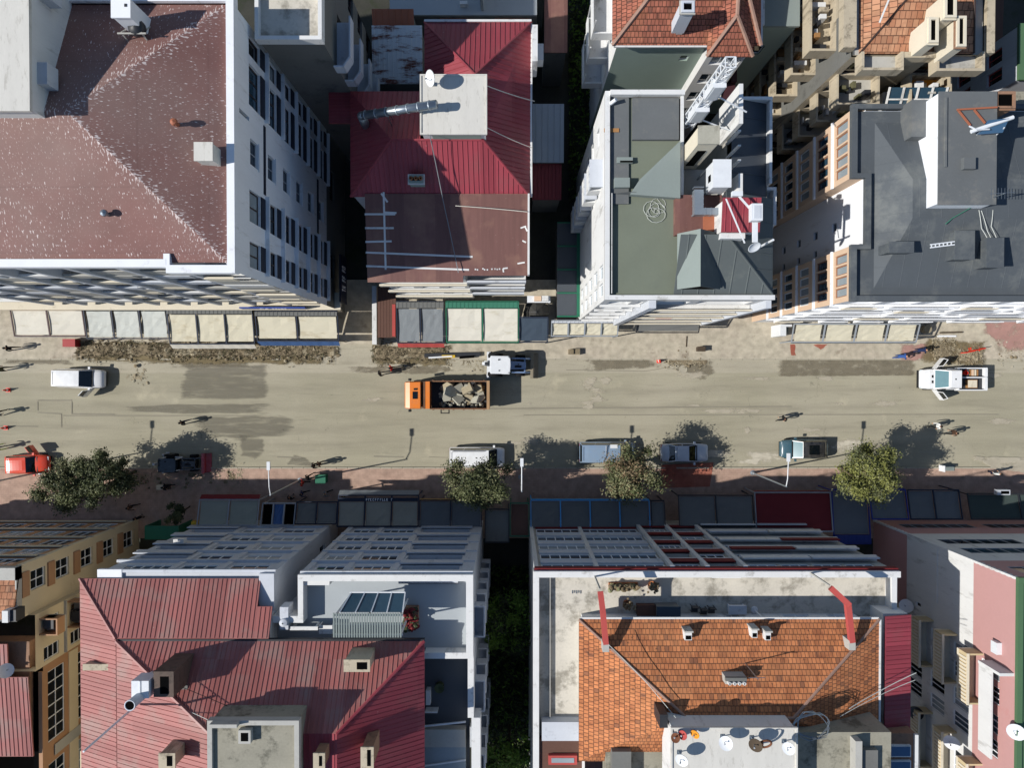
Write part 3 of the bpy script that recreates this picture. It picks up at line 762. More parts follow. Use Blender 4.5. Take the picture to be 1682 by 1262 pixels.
for z in [q - 1.7 for q in fl]:
    for k, (a, c) in enumerate(zip(pier, pier[1:])):
        f = random.choice([1, 1, .62, .8]); m = random.choice([0, 0, 1, 2, 3])
        y = ayl - (.18 if k == 7 else 0)
        b.box(a + .16, a + .16 + (c - a - .32) * f, y - .02, y + .11, z - .18, z + .85, m)
        if f < 1:
            b.box(a + .18 + (c - a - .32) * f, c - .18, y + .01, y + .06, z + .8, z + .86, 3)
            for q in range(6):
                xx = a + .3 + (c - a - .32) * f + q * (c - a - .32) * (1 - f) / 6; b.box(xx, xx + .04, y + .02, y + .05, z, z + .8, 2)
        if random.random() < .35: b.box(a + .2, c - .2, y + .02, y + .09, z + .86, z + 2.5, 2)     # closed-in balcony
b.build('balcony', mats, A)
b = MB()   # floor ledges and navy spandrels on the side wall
for z in fl:
    for u0, u1 in ((.4, 5.3), (9.8, 14.1)):
        b.box(ax1, ax1 + .28, ayf + u0, ayf + u1, z - 1.72, z - 1.6, 0)
    for u0, u1 in ((.6, 2.1), (3.25, 5.1), (10., 12.4), (12.9, 14.0)):
        b.box(ax1 + .001, ax1 + .05, ayf + u0, ayf + u1, z - 1.58, z - .83, 1)
    b.box(ax1 + .001, ax1 + .07, ayf + 6.5, ayf + 8.2, z - .55, z - .47, 0)
b.box(ax1 + .002, ax1 + .04, ayf + 5.4, ayf + 9.6, 20.9, 21.25, 1); b.box(ax1 + .002, ax1 + .04, ayf + 5.4, ayf + 9.6, 8.9, 9.3, 1)
b.build('ledge', ['whiteclean', 'blind'], A)
b = MB(); rx = ax1 + .12   # parapet ring, set 12 cm proud
pz0, pz1 = zA - .35, zA + .25
b.box(axs, rx, ayf - .12, ayf + .32, pz0, pz1); b.box(axl, axs, ayl - .14, ayl + .3, pz0, pz1); b.box(axs - .14, axs + .2, ayf + .32, ayl + .6, pz0 + .01, pz1 - .01)
b.box(rx - .42, rx, ayf + .32, ayb, pz0, pz1); b.box(axl, rx, ayb, ayb + .35, pz0, pz1)
b.build('parapet', 'whiteclean', A)
b = MB(); ez = zA - .05; rz = zA + 2.4
R0 = P(108, 182, rz); R1 = Vector((axl + 6, R0.y, rz))
se = Vector((rx - .5, ayf + .5, ez)); ne = Vector((rx - .5, ayb - .05, ez)); sw = Vector((axl, ayl + .5, ez)); nw = Vector((axl, ayb - .05, ez))
sw2 = Vector((axl, ayf + .5, ez))
slope(b, [se, R0, R1, sw2]); slope(b, [se, ne, R0]); slope(b, [ne, nw, R1, R0]); slope(b, [nw, sw2, R1])

W['flecked'] = flecked('flaking_brown_sheet', '7d5a54', [(R0, se), (R0, ne), (R0, R1)]); roofA = b.build('roof', 'flecked', A)
b = MB(); x1 = P(43, 90, 29.6).x; y0 = P(43, 177, 29.6).y
b.box(-46, x1, y0, ayb + 6, zA, 29.4, 0); b.box(-46.2, x1 + .15, y0 - .15, ayb + 6.2, 29.4, 29.6, 1)
b.box(x1, x1 + .5, y0 + 1.5, y0 + 2.6, 27.9, 28.8, 2); b.box(x1, x1 + .6, ayb - 1.2, ayb + .6, 27.7, 28.8, 2)
b.build('roof_house', ['white', 'whiteroof', 'bluegrey'], A)
q = P(333, 248, 27.2); b = MB(); b.box(q.x - .45, q.x + .45, q.y - .45, q.y + .45, 25.6, 27.05); b.box(q.x - .5, q.x + .5, q.y - .5, q.y + .5, 27.05, 27.15); b.build('chimney', 'whiteroof', A)
q = P(198, 14, 28.4); bx = MB(); bx.box(q.x - .45, q.x + .45, q.y - .4, q.y + .55, 26, 28.3); bx.box(q.x - .5, q.x + .5, q.y - .45, q.y + .6, 28.3, 28.4)
bx.box(q.x + .2, q.x + .32, q.y + .1, q.y + .25, 28.4, 28.43, 1); bx.build('chimney', ['whiteclean', 'darkmetal'], A)
q = P(213, 42, 27.4)
t = thing('roof_ventilator', 'dark turbine ventilator on a bracket below the small white roof box', 'roof fan', (q.x, q.y, 26.4))
b = MB(); b.lathe((q.x + .25, q.y, 26.8), [(.12, 0), (.42, .15), (.46, .4), (.36, .62), (.05, .7)], 12); b.build('rotor', 'darkmetal', t, True)
b = MB()
for dx in (-.5, .55):
    b.bar((q.x + dx, q.y - .5, 26.3), (q.x + dx, q.y - .3, 27.3), .06, .06); b.bar((q.x + dx, q.y + .5, 26.3), (q.x + dx, q.y - .3, 27.3), .06, .06)
b.bar((q.x - .7, q.y - .35, 27.3), (q.x + .8, q.y - .35, 27.3), .08, .06); b.box(q.x - .8, q.x + .8, q.y - .9, q.y - .6, 26.3, 26.7); b.build('bracket', 'concrete', t)
for i, (px_, py_) in enumerate([(95, 203), (288, 202), (174, 351)]):
    q = P(px_, py_, 27.6 if i == 0 else 26.9); z = q.z
    bb = MB(); bb.tube((q.x, q.y, z - .6), (q.x, q.y, z + .15), .11); bb.lathe((q.x, q.y, z + .15), [(.2, 0), (.17, .12), (0.01, .2)], 10); bb.build('vent_pipe', 'copper' if i == 1 else 'steel', A)
# signs on the block
def sign(label, x0, x1, y, z0, z1, face, letters, n=7, axis='x', seed=1, group=None):
    """sign board with a row of small letter strokes (too small to read in the photo)"""
    random.seed(seed)
    t = thing('shop_sign', label, 'sign', ((x0 + x1) / 2, y, z0) if axis == 'x' else (y, (x0 + x1) / 2, z0), group)
    b = MB(); l = MB(); d = .12
    if axis == 'x': b.box(x0, x1, y, y + d, z0, z1)
    else: b.box(y - d, y, x0, x1, z0, z1)
    h = (z1 - z0)
    if letters:
        a0 = x0 + (x1 - x0) * letters[0]; a1 = x0 + (x1 - x0) * letters[1]; w_ = (a1 - a0) / n
        for k in range(n):
            if random.random() < .12: continue
            p = a0 + k * w_
            for (u0, u1, v0, v1) in random.choice([[(0, .2, 0, 1), (.2, .7, .8, 1), (.5, .7, 0, .8)], [(0, .2, 0, 1), (.2, .7, .4, .6), (.2, .7, .8, 1)], [(0, .7, .8, 1), (.25, .45, 0, .8)], [(0, .2, 0, 1), (.2, .7, 0, .2)], [(0, .2, 0, 1), (.5, .7, 0, 1), (.2, .5, .4, .6)]]):
                A0, A1 = p + u0 * w_, p + u1 * w_; Z0, Z1 = z0 + h * (.22 + .56 * v0), z0 + h * (.22 + .56 * v1)
                if axis == 'x': l.box(A0, A1, y - .02, y, Z0, Z1)
                else: l.box(y, y + .02, A0, A1, Z0, Z1)
    b.build('board', face, t)
    if l.v: l.build('lettering', 'signwhite', t)
    return t
q0 = P(396, 503, 4.3); q1 = P(503, 503, 4.3)
sign('long blue shop sign above the cream awnings of the white block', q0.x, q1.x, ayl - .4, 3.9, 4.75, 'signblue', (.3, .72), 9, seed=4)
sign('dark navy vertical sign on the shaded side wall of the white block', ayf + .4, ayf + 4.4, ax1 + .9, 3.2, 5.4, 'signnavy', (.25, .8), 8, 'y', seed=5)
b = MB(); b.box(axl, ax1 + .5, ayl - .45, ywall, 3.55, 3.85); b.build('canopy_slab', 'cream', A)

# ---- concrete block behind, with stacked balconies
zB = 23.4
bx0, bx1, by0, by1 = RC(392, -14, 528, 66, zB); bx0 = ax1 + .5
B = thing('balcony_block', 'concrete block with pale flat roof and curved balconies stacked on one side', 'apartment building', ((bx0 + bx1) / 2, (by0 + by1) / 2, 0))
b = MB(); ws = [(2 + k * 3.2, 3.4 + k * 3.2, z, z + 1.5, .2, 'brownframe', 'glassdark', 2) for z in (3.2, 6.2, 9.2, 12.2, 15.2, 18.2) for k in range(2)]
walls4(B, b, bx0, bx1, by0, by1, 0, zB - .3, e=ws); b.build('wall', 'darkconc', B)
b = MB(); slabtop(b, bx0, bx1, by0, by1, zB - .05, 0); ring(b, bx0 - .1, bx1 + .1, by0 - .1, by1, .22, zB - .3, zB + .35, 1); b.build('roof', ['terrace', 'white'], B)
for k, z in enumerate((19.6, 16.6, 13.6, 10.6, 7.6, 4.6)):
    bb = MB(); e0 = by0 - .3 + k * .35; o = 1.0
    pl = [(bx1, by1), (bx1, e0), (bx1 + o * .6, e0), (bx1 + o, e0 + .6), (bx1 + o, by1)]
    bb.prism(pl, z, z + .18)
    for (a, c) in zip(pl[1:], pl[2:]): bb.bar((a[0], a[1], z + .6), (c[0], c[1], z + .6), .1, .9)
    bb.build('balcony', 'bluegrey', B)
dish('small white dish on the lowest balconies of the concrete block', P(590, 122, 12.6), .42, radians(160))

# ---- red roofed house with the maroon lean-to
zC = 15.6
cx0, cx1 = P(606, 400, zC).x, P(864, 400, zC).x; cyf = P(700, 459, zC).y; cym = P(700, 320, zC + .6).y
Cc = thing('red_roof_house', 'house with dark red ribbed hip roof and maroon lean-to roof marked with white lines', 'house', ((cx0 + cx1) / 2, 16, 0))
xb0 = P(578, 260, 16.3).x; ybk = P(780, 36, 16.3).y; xn0 = P(697, 60, 16.3).x; xn1 = P(876, 60, 16.3).x
b = MB(); Lw = cx1 - cx0; half = Lw * .6
ws = []
for z in (4.6, 8.3, 12.1):
    ws += [(.6, 1.9, z + .4, z + 2.0), (2.6, 3.9, z + .4, z + 2.0), (4.6, 5.9, z + .4, z + 2.0)]
facade(Cc, b, (cx0 + .3, cyf + .25), (cx0 + half, cyf + .25), 0, zC - .1, [q for q in ws if q[1] < half - .3], m=0)
facade(Cc, b, (cx0 + half, cyf + .25), (cx0 + half, cyf + .9), 0, zC - .1, [], m=0)
facade(Cc, b, (cx0 + half, cyf + .9), (cx1, cyf + .9), 0, zC - .1, [(.4, Lw - half - .4, z + .3, z + 2.3, .2, 'greyframe', 'glassdark', 4) for z in (4.6, 8.3, 12.1)], m=0)
wall(b, (cx1, cyf + .9), (cx1, ybk), 0, zC, [], m=1); wall(b, (cx1, ybk), (xn0, ybk), 0, zC + .4, [], m=1); wall(b, (xn0, ybk), (xn0, cym + 7), 0, zC + .4, [], m=1)
wall(b, (xn0, cym + 7), (xb0, cym + 7), 0, zC + .4, [], m=1); wall(b, (xb0, cym + 7), (xb0, cym), 0, zC + .4, [], m=1); wall(b, (xb0, cym), (cx0 + .3, cym), 0, zC, [], m=1); wall(b, (cx0 + .3, cym), (cx0 + .3, cyf + .25), 0, zC, [], m=1)
b.build('wall', ['white', 'bluegrey'], Cc)
b = MB()
for k, z in enumerate((4.3, 8.0, 11.8)):
    b.box(cx0 + .1, cx0 + half + .05, cyf - .05, cyf + .25, z, z + .22, 0); b.box(cx0 + .1, cx0 + half + .05, cyf - .05, cyf + .08, z + .22, z + .55, 1)
    b.box(cx0 + half + .06, cx1 + .05, cyf + .15, cyf + .9, z, z + .2, 0); b.box(cx0 + half + .06, cx1 + .05, cyf + .15, cyf + .3, z + .2, z + 1.0, 2)
b.build('ledge', ['white', 'cream', 'bluegrey'], Cc)
# lean-to
b = MB(); pts = [Vector((cx0 - .1, cyf - .2, zC)), Vector((cx0 + half, cyf - .2, zC)), Vector((cx0 + half, cyf + .25, zC + .04)), Vector((cx1 + .1, cyf + .25, zC + .04)), Vector((cx1 + .1, cym, zC + .9)), Vector((cx0 - .1, cym, zC + .9))]
slope(b, [pts[0], (cx1 + .1, cyf - .2, zC), pts[4], pts[5]], 0) if False else None
slope(b, [pts[0], pts[1], Vector((cx0 + half, cym, zC + .9)), pts[5]], 0); k_ = .45 / (cym - cyf + .2) * .9
slope(b, [Vector((cx0 + half + .005, cyf + .25, zC + k_)), Vector((cx1 + .1, cyf + .25, zC + k_)), pts[4], Vector((cx0 + half + .005, cym, zC + .9))], 0)
b.box(cx1 + .1, cx1 + .22, cyf + .2, cym, zC + .2, zC + .98, 1)
def lt(px_, py_):
    q = P(px_, py_, zC + .5); z = zC + .9 * (q.y - cyf + .2) / (cym - cyf + .2) + .015; return Vector((q.x, q.y, z))
for (a, c) in [((632, 318), (632, 442)), ((600, 353), (650, 353)), ((600, 375), (647, 375)), ((600, 397), (643, 396)), ((600, 414), (776, 421)), ((600, 436), (770, 442)), ((632, 350), (652, 351)), ((628, 320), (638, 334))]:
    b.bar(lt(*a), lt(*c), .13, .02, 1)
for k in range(14):
    x_ = 780 + k * 4 + random.uniform(-1, 1)
    if random.random() < .6: q = lt(x_, 441 + random.uniform(-1, 1)); b.box(q.x - .05, q.x + .05, q.y - .05, q.y + .05, q.z, q.z + .02, 1)
for (a, c) in [((862, 372), (866, 380)), ((855, 375), (864, 372)), ((850, 432), (862, 430)), ((826, 440), (827, 446)), ((826, 440), (834, 439)), ((858, 395), (864, 398))]: b.bar(lt(*a), lt(*c), .1, .02, 1)
b.build('lean_to_roof', ['maroon', 'white'], Cc)
# main hip roof: north hip apex and south slope
b = MB(); ze = 16.3; zr = 18.7
yS = cym - .15; xW = xb0 - .1; xE = cx1 + .25; yN = ybk; xNW = xn0; xNE = xE + .1
ap = P(780, 122, zr); r1 = P(793, 222, zr); rw = P(650, 228, zr)
SE = Vector((xE, yS, ze)); SW = Vector((xW, yS, ze)); NE = Vector((xNE, yN, ze)); NW = Vector((xNW, yN, ze)); WN = Vector((xW, cym + 7, ze)); IN = Vector((xNW, cym + 7, ze))
rS = Vector((r1.x, r1.y - .3, zr)); rL = Vector((xW + 3.2, r1.y - .3, zr))
slope(b, [SE, NE, ap, rS], 0, .33); slope(b, [NE, NW, ap], 0, .33); slope(b, [SW, SE, rS, rL], 0, .33); slope(b, [SW, rL, WN], 0, .33)
slope(b, [NW, Vector((xNW, rS.y + .4, ze)), Vector((ap.x, rS.y + .4, zr)), ap], 0, .33)
slope(b, [WN, rL, Vector((xNW, rL.y, zr)), IN], 0, .33)
x0_, x1_, y0_, y1_ = RC(540, 150, 576, 202, 15.8); b.box(x0_, x1_ - .02, y0_, y1_, 15.6, 15.78, 0)
for k in range(9): b.box(x0_, x1_ - .02, y0_ + k * (y1_ - y0_) / 9, y0_ + k * (y1_ - y0_) / 9 + .06, 15.78, 15.82, 0)
for q in ([ap, NE], [ap, NW], [rS, SE], [rL, SW], [ap, rS], [rL, rS]): ridgecap(b, q, .08)
b.box(xNW, xNE, yN, yN + .15, ze - .1, ze + .1, 1); b.box(xE + .02, xE + .16, yS, yN - .1, ze - .15, ze + .02, 1); b.box(cx0, xE, yS - .12, yS - .01, ze - .12, ze + .0, 1)
roofC = b.build('roof', ['redmetal', 'white'], Cc)
b = MB(); x0_, x1_, y0_, y1_ = RC(693, 125, 797, 218, 19.9); b.box(x0_, x1_, y0_, y1_, 16.8, 19.8, 0); b.box(x0_ - .12, x1_ + .12, y0_ - .12, y1_ + .12, 19.8, 19.9, 1)
ring(b, x0_ - .12, x1_ + .12, y0_ - .12, y1_ + .12, .1, 19.9, 19.96, 1); b.box(x0_ + .6, x1_ - .3, y0_ - .04, y0_, 18.8, 19.7, 2); b.build('roof_house', ['white', 'whiteroof', 'greenwall'], Cc)
chimney(Cc, P(684, 292, 17.6).x, P(684, 295, 17.6).y, 16.4, 17.7, .48, .26, 'greenwall', 'white', 'chimney', 3)
b = MB(); q = P(872, 60, 17.6); b.box(q.x + .1, q.x + .45, q.y - 1.6, q.y + .8, 15.1, 17.6, 0); b.box(q.x + .45, q.x + .9, q.y - .9, q.y + .2, 15.1, 16.2, 0); b.build('chimney_wall', 'white', Cc)
# flue that lies over the roof
t = thing('flue_pipe', 'long galvanised flue pipe rising over the shaded red roof to the white box', 'flue pipe', P(598, 206, 17.0))
a = P(594, 190, 19.2); c = P(717, 171, 20.9); f = P(600, 206, 17.0)
b = MB(); b.tube(a, c, .27, None, 14); b.tube(Vector((f.x, f.y, 16.3)), Vector((a.x, a.y, 19.2)), .3, .28, 14); b.lathe(a, [(.01, -.3), (.2, -.22), (.3, 0), (.2, .22), (.01, .3)], 12); b.build('pipe', 'steel', t, True)
d = (c - a).normalized(); 
for k in range(7): b = MB(); b.tube(a + (c - a) * ((k + .4) / 7) - d * .03, a + (c - a) * ((k + .4) / 7) + d * .03, .31, None, 14); b.build('flange', 'zinc', t)
b = MB()
for k in (.35, .8): q = a + (c - a) * k; b.bar((q.x, q.y - .2, q.z), (q.x, q.y - .3, 17.2), .05, .05); b.bar((q.x, q.y + .2, q.z), (q.x, q.y + .3, 17.2), .05, .05)
b.build('stay', 'steel', t)
dish('white dish on the coated roof box beside the flue pipe', P(712, 138, 19.97), .5, radians(200), radians(35), h=.9)
cable('thin cable running down the red roof and across the maroon lean-to', [P(706, 222, 19.9), P(728, 330, 17.2), P(753, 448, 16.0)], .25, .03, 'greyfab')
cable('pale cable crossing the red slope from the white box to the eave', [P(798, 140, 19.8), P(878, 166, 16.8)], .15, .03, 'whitefab', group=None)
cable('pale cable low on the red slope below the white box', [P(797, 208, 19.6), P(875, 243, 16.8)], .2, .025, 'whitefab')
cable('sagging pale cable over the top edge of the maroon lean-to', [P(748, 338, 16.75), P(866, 348, 16.75)], -.12, .025, 'whitefab')
# annexes round it
def shed(name, label, cat, r, z, roofm, wallm='darkconc', pitch=None, rise=.35, kind=None):
    x0, x1, y0, y1 = RC(*r, z)
    t = thing(name, label, cat, ((x0 + x1) / 2, (y0 + y1) / 2, 0)); b = MB()
    walls4(t, b, x0 + .1, x1 - .1, y0 + .1, y1 - .1, 0, z - .15); b.build('wall', wallm, t)
    b = MB(); slope(b, [(x0, y0, z), (x1, y0, z), (x1, y1, z + rise), (x0, y1, z + rise)], 0, pitch, .12); b.build('roof', roofm, t)
    return t
shed('rusty_roof_annex', 'annex with rusty white ribbed roof beside the red roof', 'annex', (612, 45, 694, 137), 10.5, 'rusty', pitch=.35)
shed('brown_roof_annex', 'small annex with a brown sheet roof behind the rusty white roof', 'annex', (612, 18, 680, 45), 10.0, 'copper', pitch=.5)
shed('white_roof_annex', 'low lean-to with shaded pale ribbed roof right of the red roof', 'annex', (875, 173, 926, 267), 6.0, 'zinc', pitch=.5)
shed('red_roof_annex', 'low annex with a dark red roof in shade below the pale lean-to', 'annex', (874, 268, 922, 328), 5.0, 'crimson', pitch=.3)
shed('maroon_roof_annex', 'dark maroon flat roofed annex between the two top buildings', 'annex', (894, -30, 932, 86), 7.0, 'maroon')
t = shed('garden_shed', 'row of slate grey shed roofs in the side alley beside the white building', 'shed', (915, 366, 957, 520), 3.6, 'navyfelt', rise=.05)
b = MB(); x0, x1, y0, y1 = RC(915, 366, 957, 520, 3.65)
for k in range(5): b.box(x0, x1, y0 + k * (y1 - y0) / 4 - .06, y0 + k * (y1 - y0) / 4 + .06, 3.6, 3.78)
b.box(x1 - .5, x1, y0 + .07, y1 - .07, 3.66, 3.8); b.build('roof_frame', 'greenframe', t)
# grey roofed neighbour at the top edge
x0, x1, y0, y1 = RC(640, -120, 882, 24, 8.0)
t = thing('grey_roof_house', 'grey flat roofed building behind the top of the red roof', 'building', ((x0 + x1) / 2, (y0 + y1) / 2, 0)); b = MB()
walls4(t, b, x0, x1, y0, y1, 0, 7.8); b.build('wall', 'darkconc', t)
b = MB(); b.box(x0, x1, y0, y1, 7.8, 8.0, 0); b.box(x0 + (x1 - x0) * .62, x0 + (x1 - x0) * .64, y0 + .3, y1, 8.0, 11.0, 0); q = P(762, 9, 8); b.box(q.x - .3, q.x + .3, q.y - .12, q.y + .12, 8, 8.5, 1); b.build('roof', ['greyterrace', 'white'], t)
b = MB()
for (a, c) in ((722, 772), (813, 872)):
    xx0, xx1, yy0, yy1 = RC(a, 21, c, 40, 7.6); b.box(xx0, xx1, yy0, y0 - .01, 7.3, 7.45); n = int((xx1 - xx0) / .25)
    for k in range(n): b.box(xx0 + k * .25, xx0 + k * .25 + .08, yy0, y0 - .01, 7.45, 7.52)
b.build('canopy', 'copper', t)
# ---- white building with green felt roofs
zE = 20.0
ex0, ex1 = P(993, 400, zE).x, P(1272, 400, zE).x; eyf = P(1100, 493, zE).y; eyb = P(1100, 151, zE).y
E = thing('green_roof_block', 'white apartment block with green felt roofs, masts and a dormer', 'apartment building', ((ex0 + ex1) / 2, (eyf + eyb) / 2, 0))
xm = P(1117, 300, zE).x; xr0 = P(1194, 300, 18.6).x
b = MB(); Lw = ex1 - ex0; xp = P(1073, 493, zE).x - ex0
ws = []
for z in (4.6, 7.8, 11.0, 14.2, 17.2):
    ws += [(.5, 1.9, z, z + 1.7, .2, 'pvc', None, 2), (2.3, xp - .4, z, z + 1.7, .2, 'pvc', None, 2), (xp + .6, xp + 2.6, z, z + 1.8, .2, 'pvc', None, 3), (xp + 3.2, Lw - 1.0, z, z + 1.9, .7, 'greyframe', None, 4)]
facade(E, b, (ex0, eyf), (ex1, eyf), 0, zE, ws, m=0)
wl = [(1.2 + k * 3.4, 2.4 + k * 3.4, z, z + 1.4, .2, 'pvc', 'glassdark', 2) for z in (6.2, 9.4, 12.6, 15.8) for k in (0, 1)]
Le = eyb - eyf
wl3 = [(.8 + k * 1.9, 1.6 + k * 1.9, z, z + 1.5, .08, 'pvc', 'glasspale', 1) for z in (6.2, 9.4, 12.6, 15.8, 17.9) for k in ()]
wl2 = [(Le - 2.4, Le - 1.5, z, z + 2.0, .15, 'pvc', 'glasspale', 1) for z in (4.6, 7.8, 11.0, 14.2, 17.2)] + [(Le - 1.2, Le - .4, z, z + 2.0, .15, 'pvc', 'glasspale', 1) for z in (4.6, 7.8, 11.0, 14.2, 17.2)]
facade(E, b, (ex0, eyb), (ex0, eyf), 0, zE, wl + wl2, m=0)
wall(b, (ex1, eyf), (ex1, eyb), 0, 18.6, [], m=1); wall(b, (ex1, eyb), (xr0, eyb), 0, 18.6, [], m=1); wall(b, (xr0, eyb), (xr0, eyb - 4.5), 0, 18.6, [], m=1)
wall(b, (xr0, eyb - 4.5), (xm, eyb - 4.5), 0, 18.4, [], m=1); wall(b, (xm, eyb - 4.5), (xm, eyb), 0, zE, [], m=1); wall(b, (xm, eyb), (ex0, eyb), 0, zE, [], m=0)
b.build('wall', ['white', 'concrete'], E)
b = MB()
for z in (3.9, 7.1, 10.3, 13.5, 16.7):
    b.box(ex0 + .1, ex0 + xp - .25, eyf - .16, eyf - .001, z, z + .22, 0); b.box(ex0 + xp + .25, ex1 - .5, eyf - .45, eyf - .001, z, z + .2, 0)
    b.box(ex0 + xp + .25, ex1 - .5, eyf - .45, eyf - .35, z + .2, z + .62, 1)
b.box(ex0 + xp - .22, ex0 + xp + .22, eyf - .5, eyf - .001, 3.9, zE - .2, 2); b.box(ex1 - .45, ex1 - .1, eyf - .5, eyf - .001, 3.9, zE - .2, 2)
q = P(1082, 515, 9); b.box(q.x - .6, q.x + .6, eyf - .47, eyf - .455, 10.5, 11.0, 3)
b.build('ledge', ['white', 'cream', 'bluegrey', 'redcloth'], E)
for zz in (19.2, 16.0, 12.8, 9.6, 6.4):   # closed balconies on the alley wall
    yy0 = P(990, 305, 19.2).y; yy1 = P(990, 262, 19.2).y
    bb = MB(); bb.box(ex0 - .8, ex0 - .001, yy0, yy1, zz - 2.5, zz - 1.3, 0); bb.box(ex0 - .85, ex0 - .001, yy0 - .05, yy1 + .05, zz - .25, zz - .1, 1)
    for k in range(4): bb.box(ex0 - .79, ex0 - .71, yy0 + k * (yy1 - yy0 - .1) / 3, yy0 + k * (yy1 - yy0 - .1) / 3 + .1, zz - 1.3, zz - .25, 1)
    bb.box(ex0 - .72, ex0 - .70, yy0 + .1, yy1 - .1, zz - 1.3, zz - .25, 2); bb.build('balcony', ['white', 'bluegrey', 'glassblue'], E)
b = MB()
b.box(ex0 + .35, xm, eyf + .35, eyb - .3, zE - .5, zE - .2, 0)                       # flat felt roof, left wing
ry = P(1050, 318, zE).y; x5 = P(1033, 300, zE).x
slope(b, [(ex0 + .45, ry, zE - .1), (x5, ry, zE + .5), (xm - .05, ry - .1, zE - .0), (xm - .05, ry - .3, zE - .1)], 1, th=.1)
slope(b, [(x5, ry - .15, zE + .42), (xm - .1, ry - .4, zE + .5), (xm - .1, eyb - 3.2, zE + .5), (x5 + .6, eyb - 5.6, zE + .42)], 2, th=.5)
b.box(ex0 + .36, x5, eyb - 7.0, eyb - .31, zE - .2, zE - .05, 1); b.box(x5 + .2, xm - .1, eyb - 3.0, eyb - .4, zE - .2, zE + .1, 1)
q = P(1026, 264, zE); b.box(q.x - .5, q.x + .5, q.y - .16, q.y + .2, zE - .2, zE + .1, 2); b.box(q.x - .3, q.x + .5, q.y - .14, q.y - .02, zE + .1, zE + .12, 3)
q = P(1020, 302, zE); b.box(q.x - .45, q.x + .5, q.y - .3, q.y + .3, zE - .2, zE + .35, 2)
b.build('roof', ['greenfelt', 'greymembrane', 'palefelt', 'sootshade'], E)
b = MB(); b.box(ex0, ex1, eyf, eyf + .3, zE - .1, zE + .15); b.box(ex0, ex0 + .3, eyf + .3, eyb, zE - .1, zE + .2); b.box(ex0 + .3, xm + .2, eyb - .3, eyb, zE - .1, zE + .4)
b.box(ex0 + .42, ex0 + .46, eyf + .4, ry, zE + .1, zE + .16); b.box(xm, xm + .2, eyf + 5.2, eyb - .3, zE - .1, zE + .12)
b.build('parapet', 'white', E)
# right wing: ribbed hip roof in front, dormer, dark slope behind
b = MB(); xd = P(1107, 430, zE).x; yr = P(1180, 385, zE + 1.9).y; zr = zE + 1.9
SW = Vector((xd, eyf + .35, zE)); SE = Vector((ex1 - .1, eyf + .35, zE)); RW = Vector((xd, yr, zr)); RE = Vector((P(1193, 385, zr).x, yr, zr)); NEe = Vector((ex1 - .1, yr + 2.6, zE))
slope(b, [SW, SE, RE, RW], 1, 1.0, h=.03, w=.1); slope(b, [SE, NEe, Vector((RE.x, yr + 2.6, zr)), RE], 1, 1.0, h=.03, w=.1); ridgecap(b, [SE, RE], .07, 1)
dp = [P(1123, 474, 21.0), P(1178, 474, 21.0)]; dap = P(1150, 474, 21.9); back = Vector((dap.x, yr + .2, 21.9))
xa, xb_, yd = dp[0].x, dp[1].x, dp[0].y
xt = P(1152, 474, 22.3).x
slope(b, [(xa - .3, yd, 20.6), (xt, yd, 22.1), (xt, yr + .3, 22.1), (xa - .3, yr + .3, 20.6)], 2, th=.08); slope(b, [(xt, yd, 22.1), (xb_ + .3, yd, 20.6), (xb_ + .3, yr + .3, 20.6), (xt, yr + .3, 22.1)], 1, th=.08)
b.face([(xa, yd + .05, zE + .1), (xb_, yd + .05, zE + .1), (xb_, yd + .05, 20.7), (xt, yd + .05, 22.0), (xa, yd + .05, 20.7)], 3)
b.build('dormer_roof', ['palefelt', 'darkfelt', 'palefelt', 'sootshade'], E)
b = MB(); x0, x1, y0, y1 = RC(1109, 320, 1186, 386, 20.3); b.box(x0, x1, y0, y1, 19.6, 20.3, 0)
x2, x3, y2, y3 = RC(1156, 352, 1184, 380, 20.5); b.box(x2, x3, y2, y3, 20.3, 20.5, 1); b.build('terrace_roof', ['maroon', 'copper'], E)
b = MB(); x0, x1, y0, y1 = RC(1187, 325, 1250, 380, 22.6); slope(b, [(x0, y0, 22.4), (x1, y0, 22.4), (x1, y1, 22.7), (x0, y1, 22.7)], 0, .35, .15); b.box(x0 + .1, x1 - .1, y0 + .1, y1 - .1, 19, 22.25, 1)
b.box(x0, x1 - .8, y0 - .35, y0 - .02, 19.6, 22.2, 1); b.build('red_roof_hut', ['redmetal', 'white'], E)
b = MB(); z = 18.7
slope(b, [(xr0, eyb - .2, z + .9), (xr0, NEe.y, z + .9), (ex1 - .05, NEe.y, z - .1), (ex1 - .05, eyb - .2, z - .1)], 0, 1.2, h=.03, w=.09)
b.box(xm + .2, xr0, eyf + 5.3, eyb - 4.4, 18.0, 18.4, 1); b.build('side_roof', ['navyfelt', 'concrete'], E)
b = MB(); b.box(xr0, ex1 + .1, eyb - .2, eyb, 17.5, 19.3); b.box(ex1 - .05, ex1 + .13, eyb - 5.5, eyb - .2, 17.4, 19.2)
b.box(xr0 - .25, xr0 - .001, eyb - 2.6, eyb - .2, 17.6, 21.8); b.box(xr0 - .25, xr0 - .001, NEe.y, eyb - 5.6, 17.6, 21.8)
for k in range(3): b.box(xr0 - .23, xr0 - .05, eyb - 3.0 - k * .9, eyb - 2.9 - k * .9, 19, 21.6)
b.box(ex1 + .1, ex1 + .7, NEe.y - 1.2, eyb - 5.6, 16.6, 17.0); b.box(ex1 + .7, ex1 + .9, NEe.y - 1.2, eyb - 5.4, 16.6, 17.9); b.box(ex1 + .13, ex1 + .7, eyb - 5.6, eyb - 5.4, 16.6, 17.9); b.box(ex1 + .1, ex1 + .7, NEe.y - 1.4, NEe.y - 1.2, 16.6, 17.9)
b.build('side_wall', 'white', E)
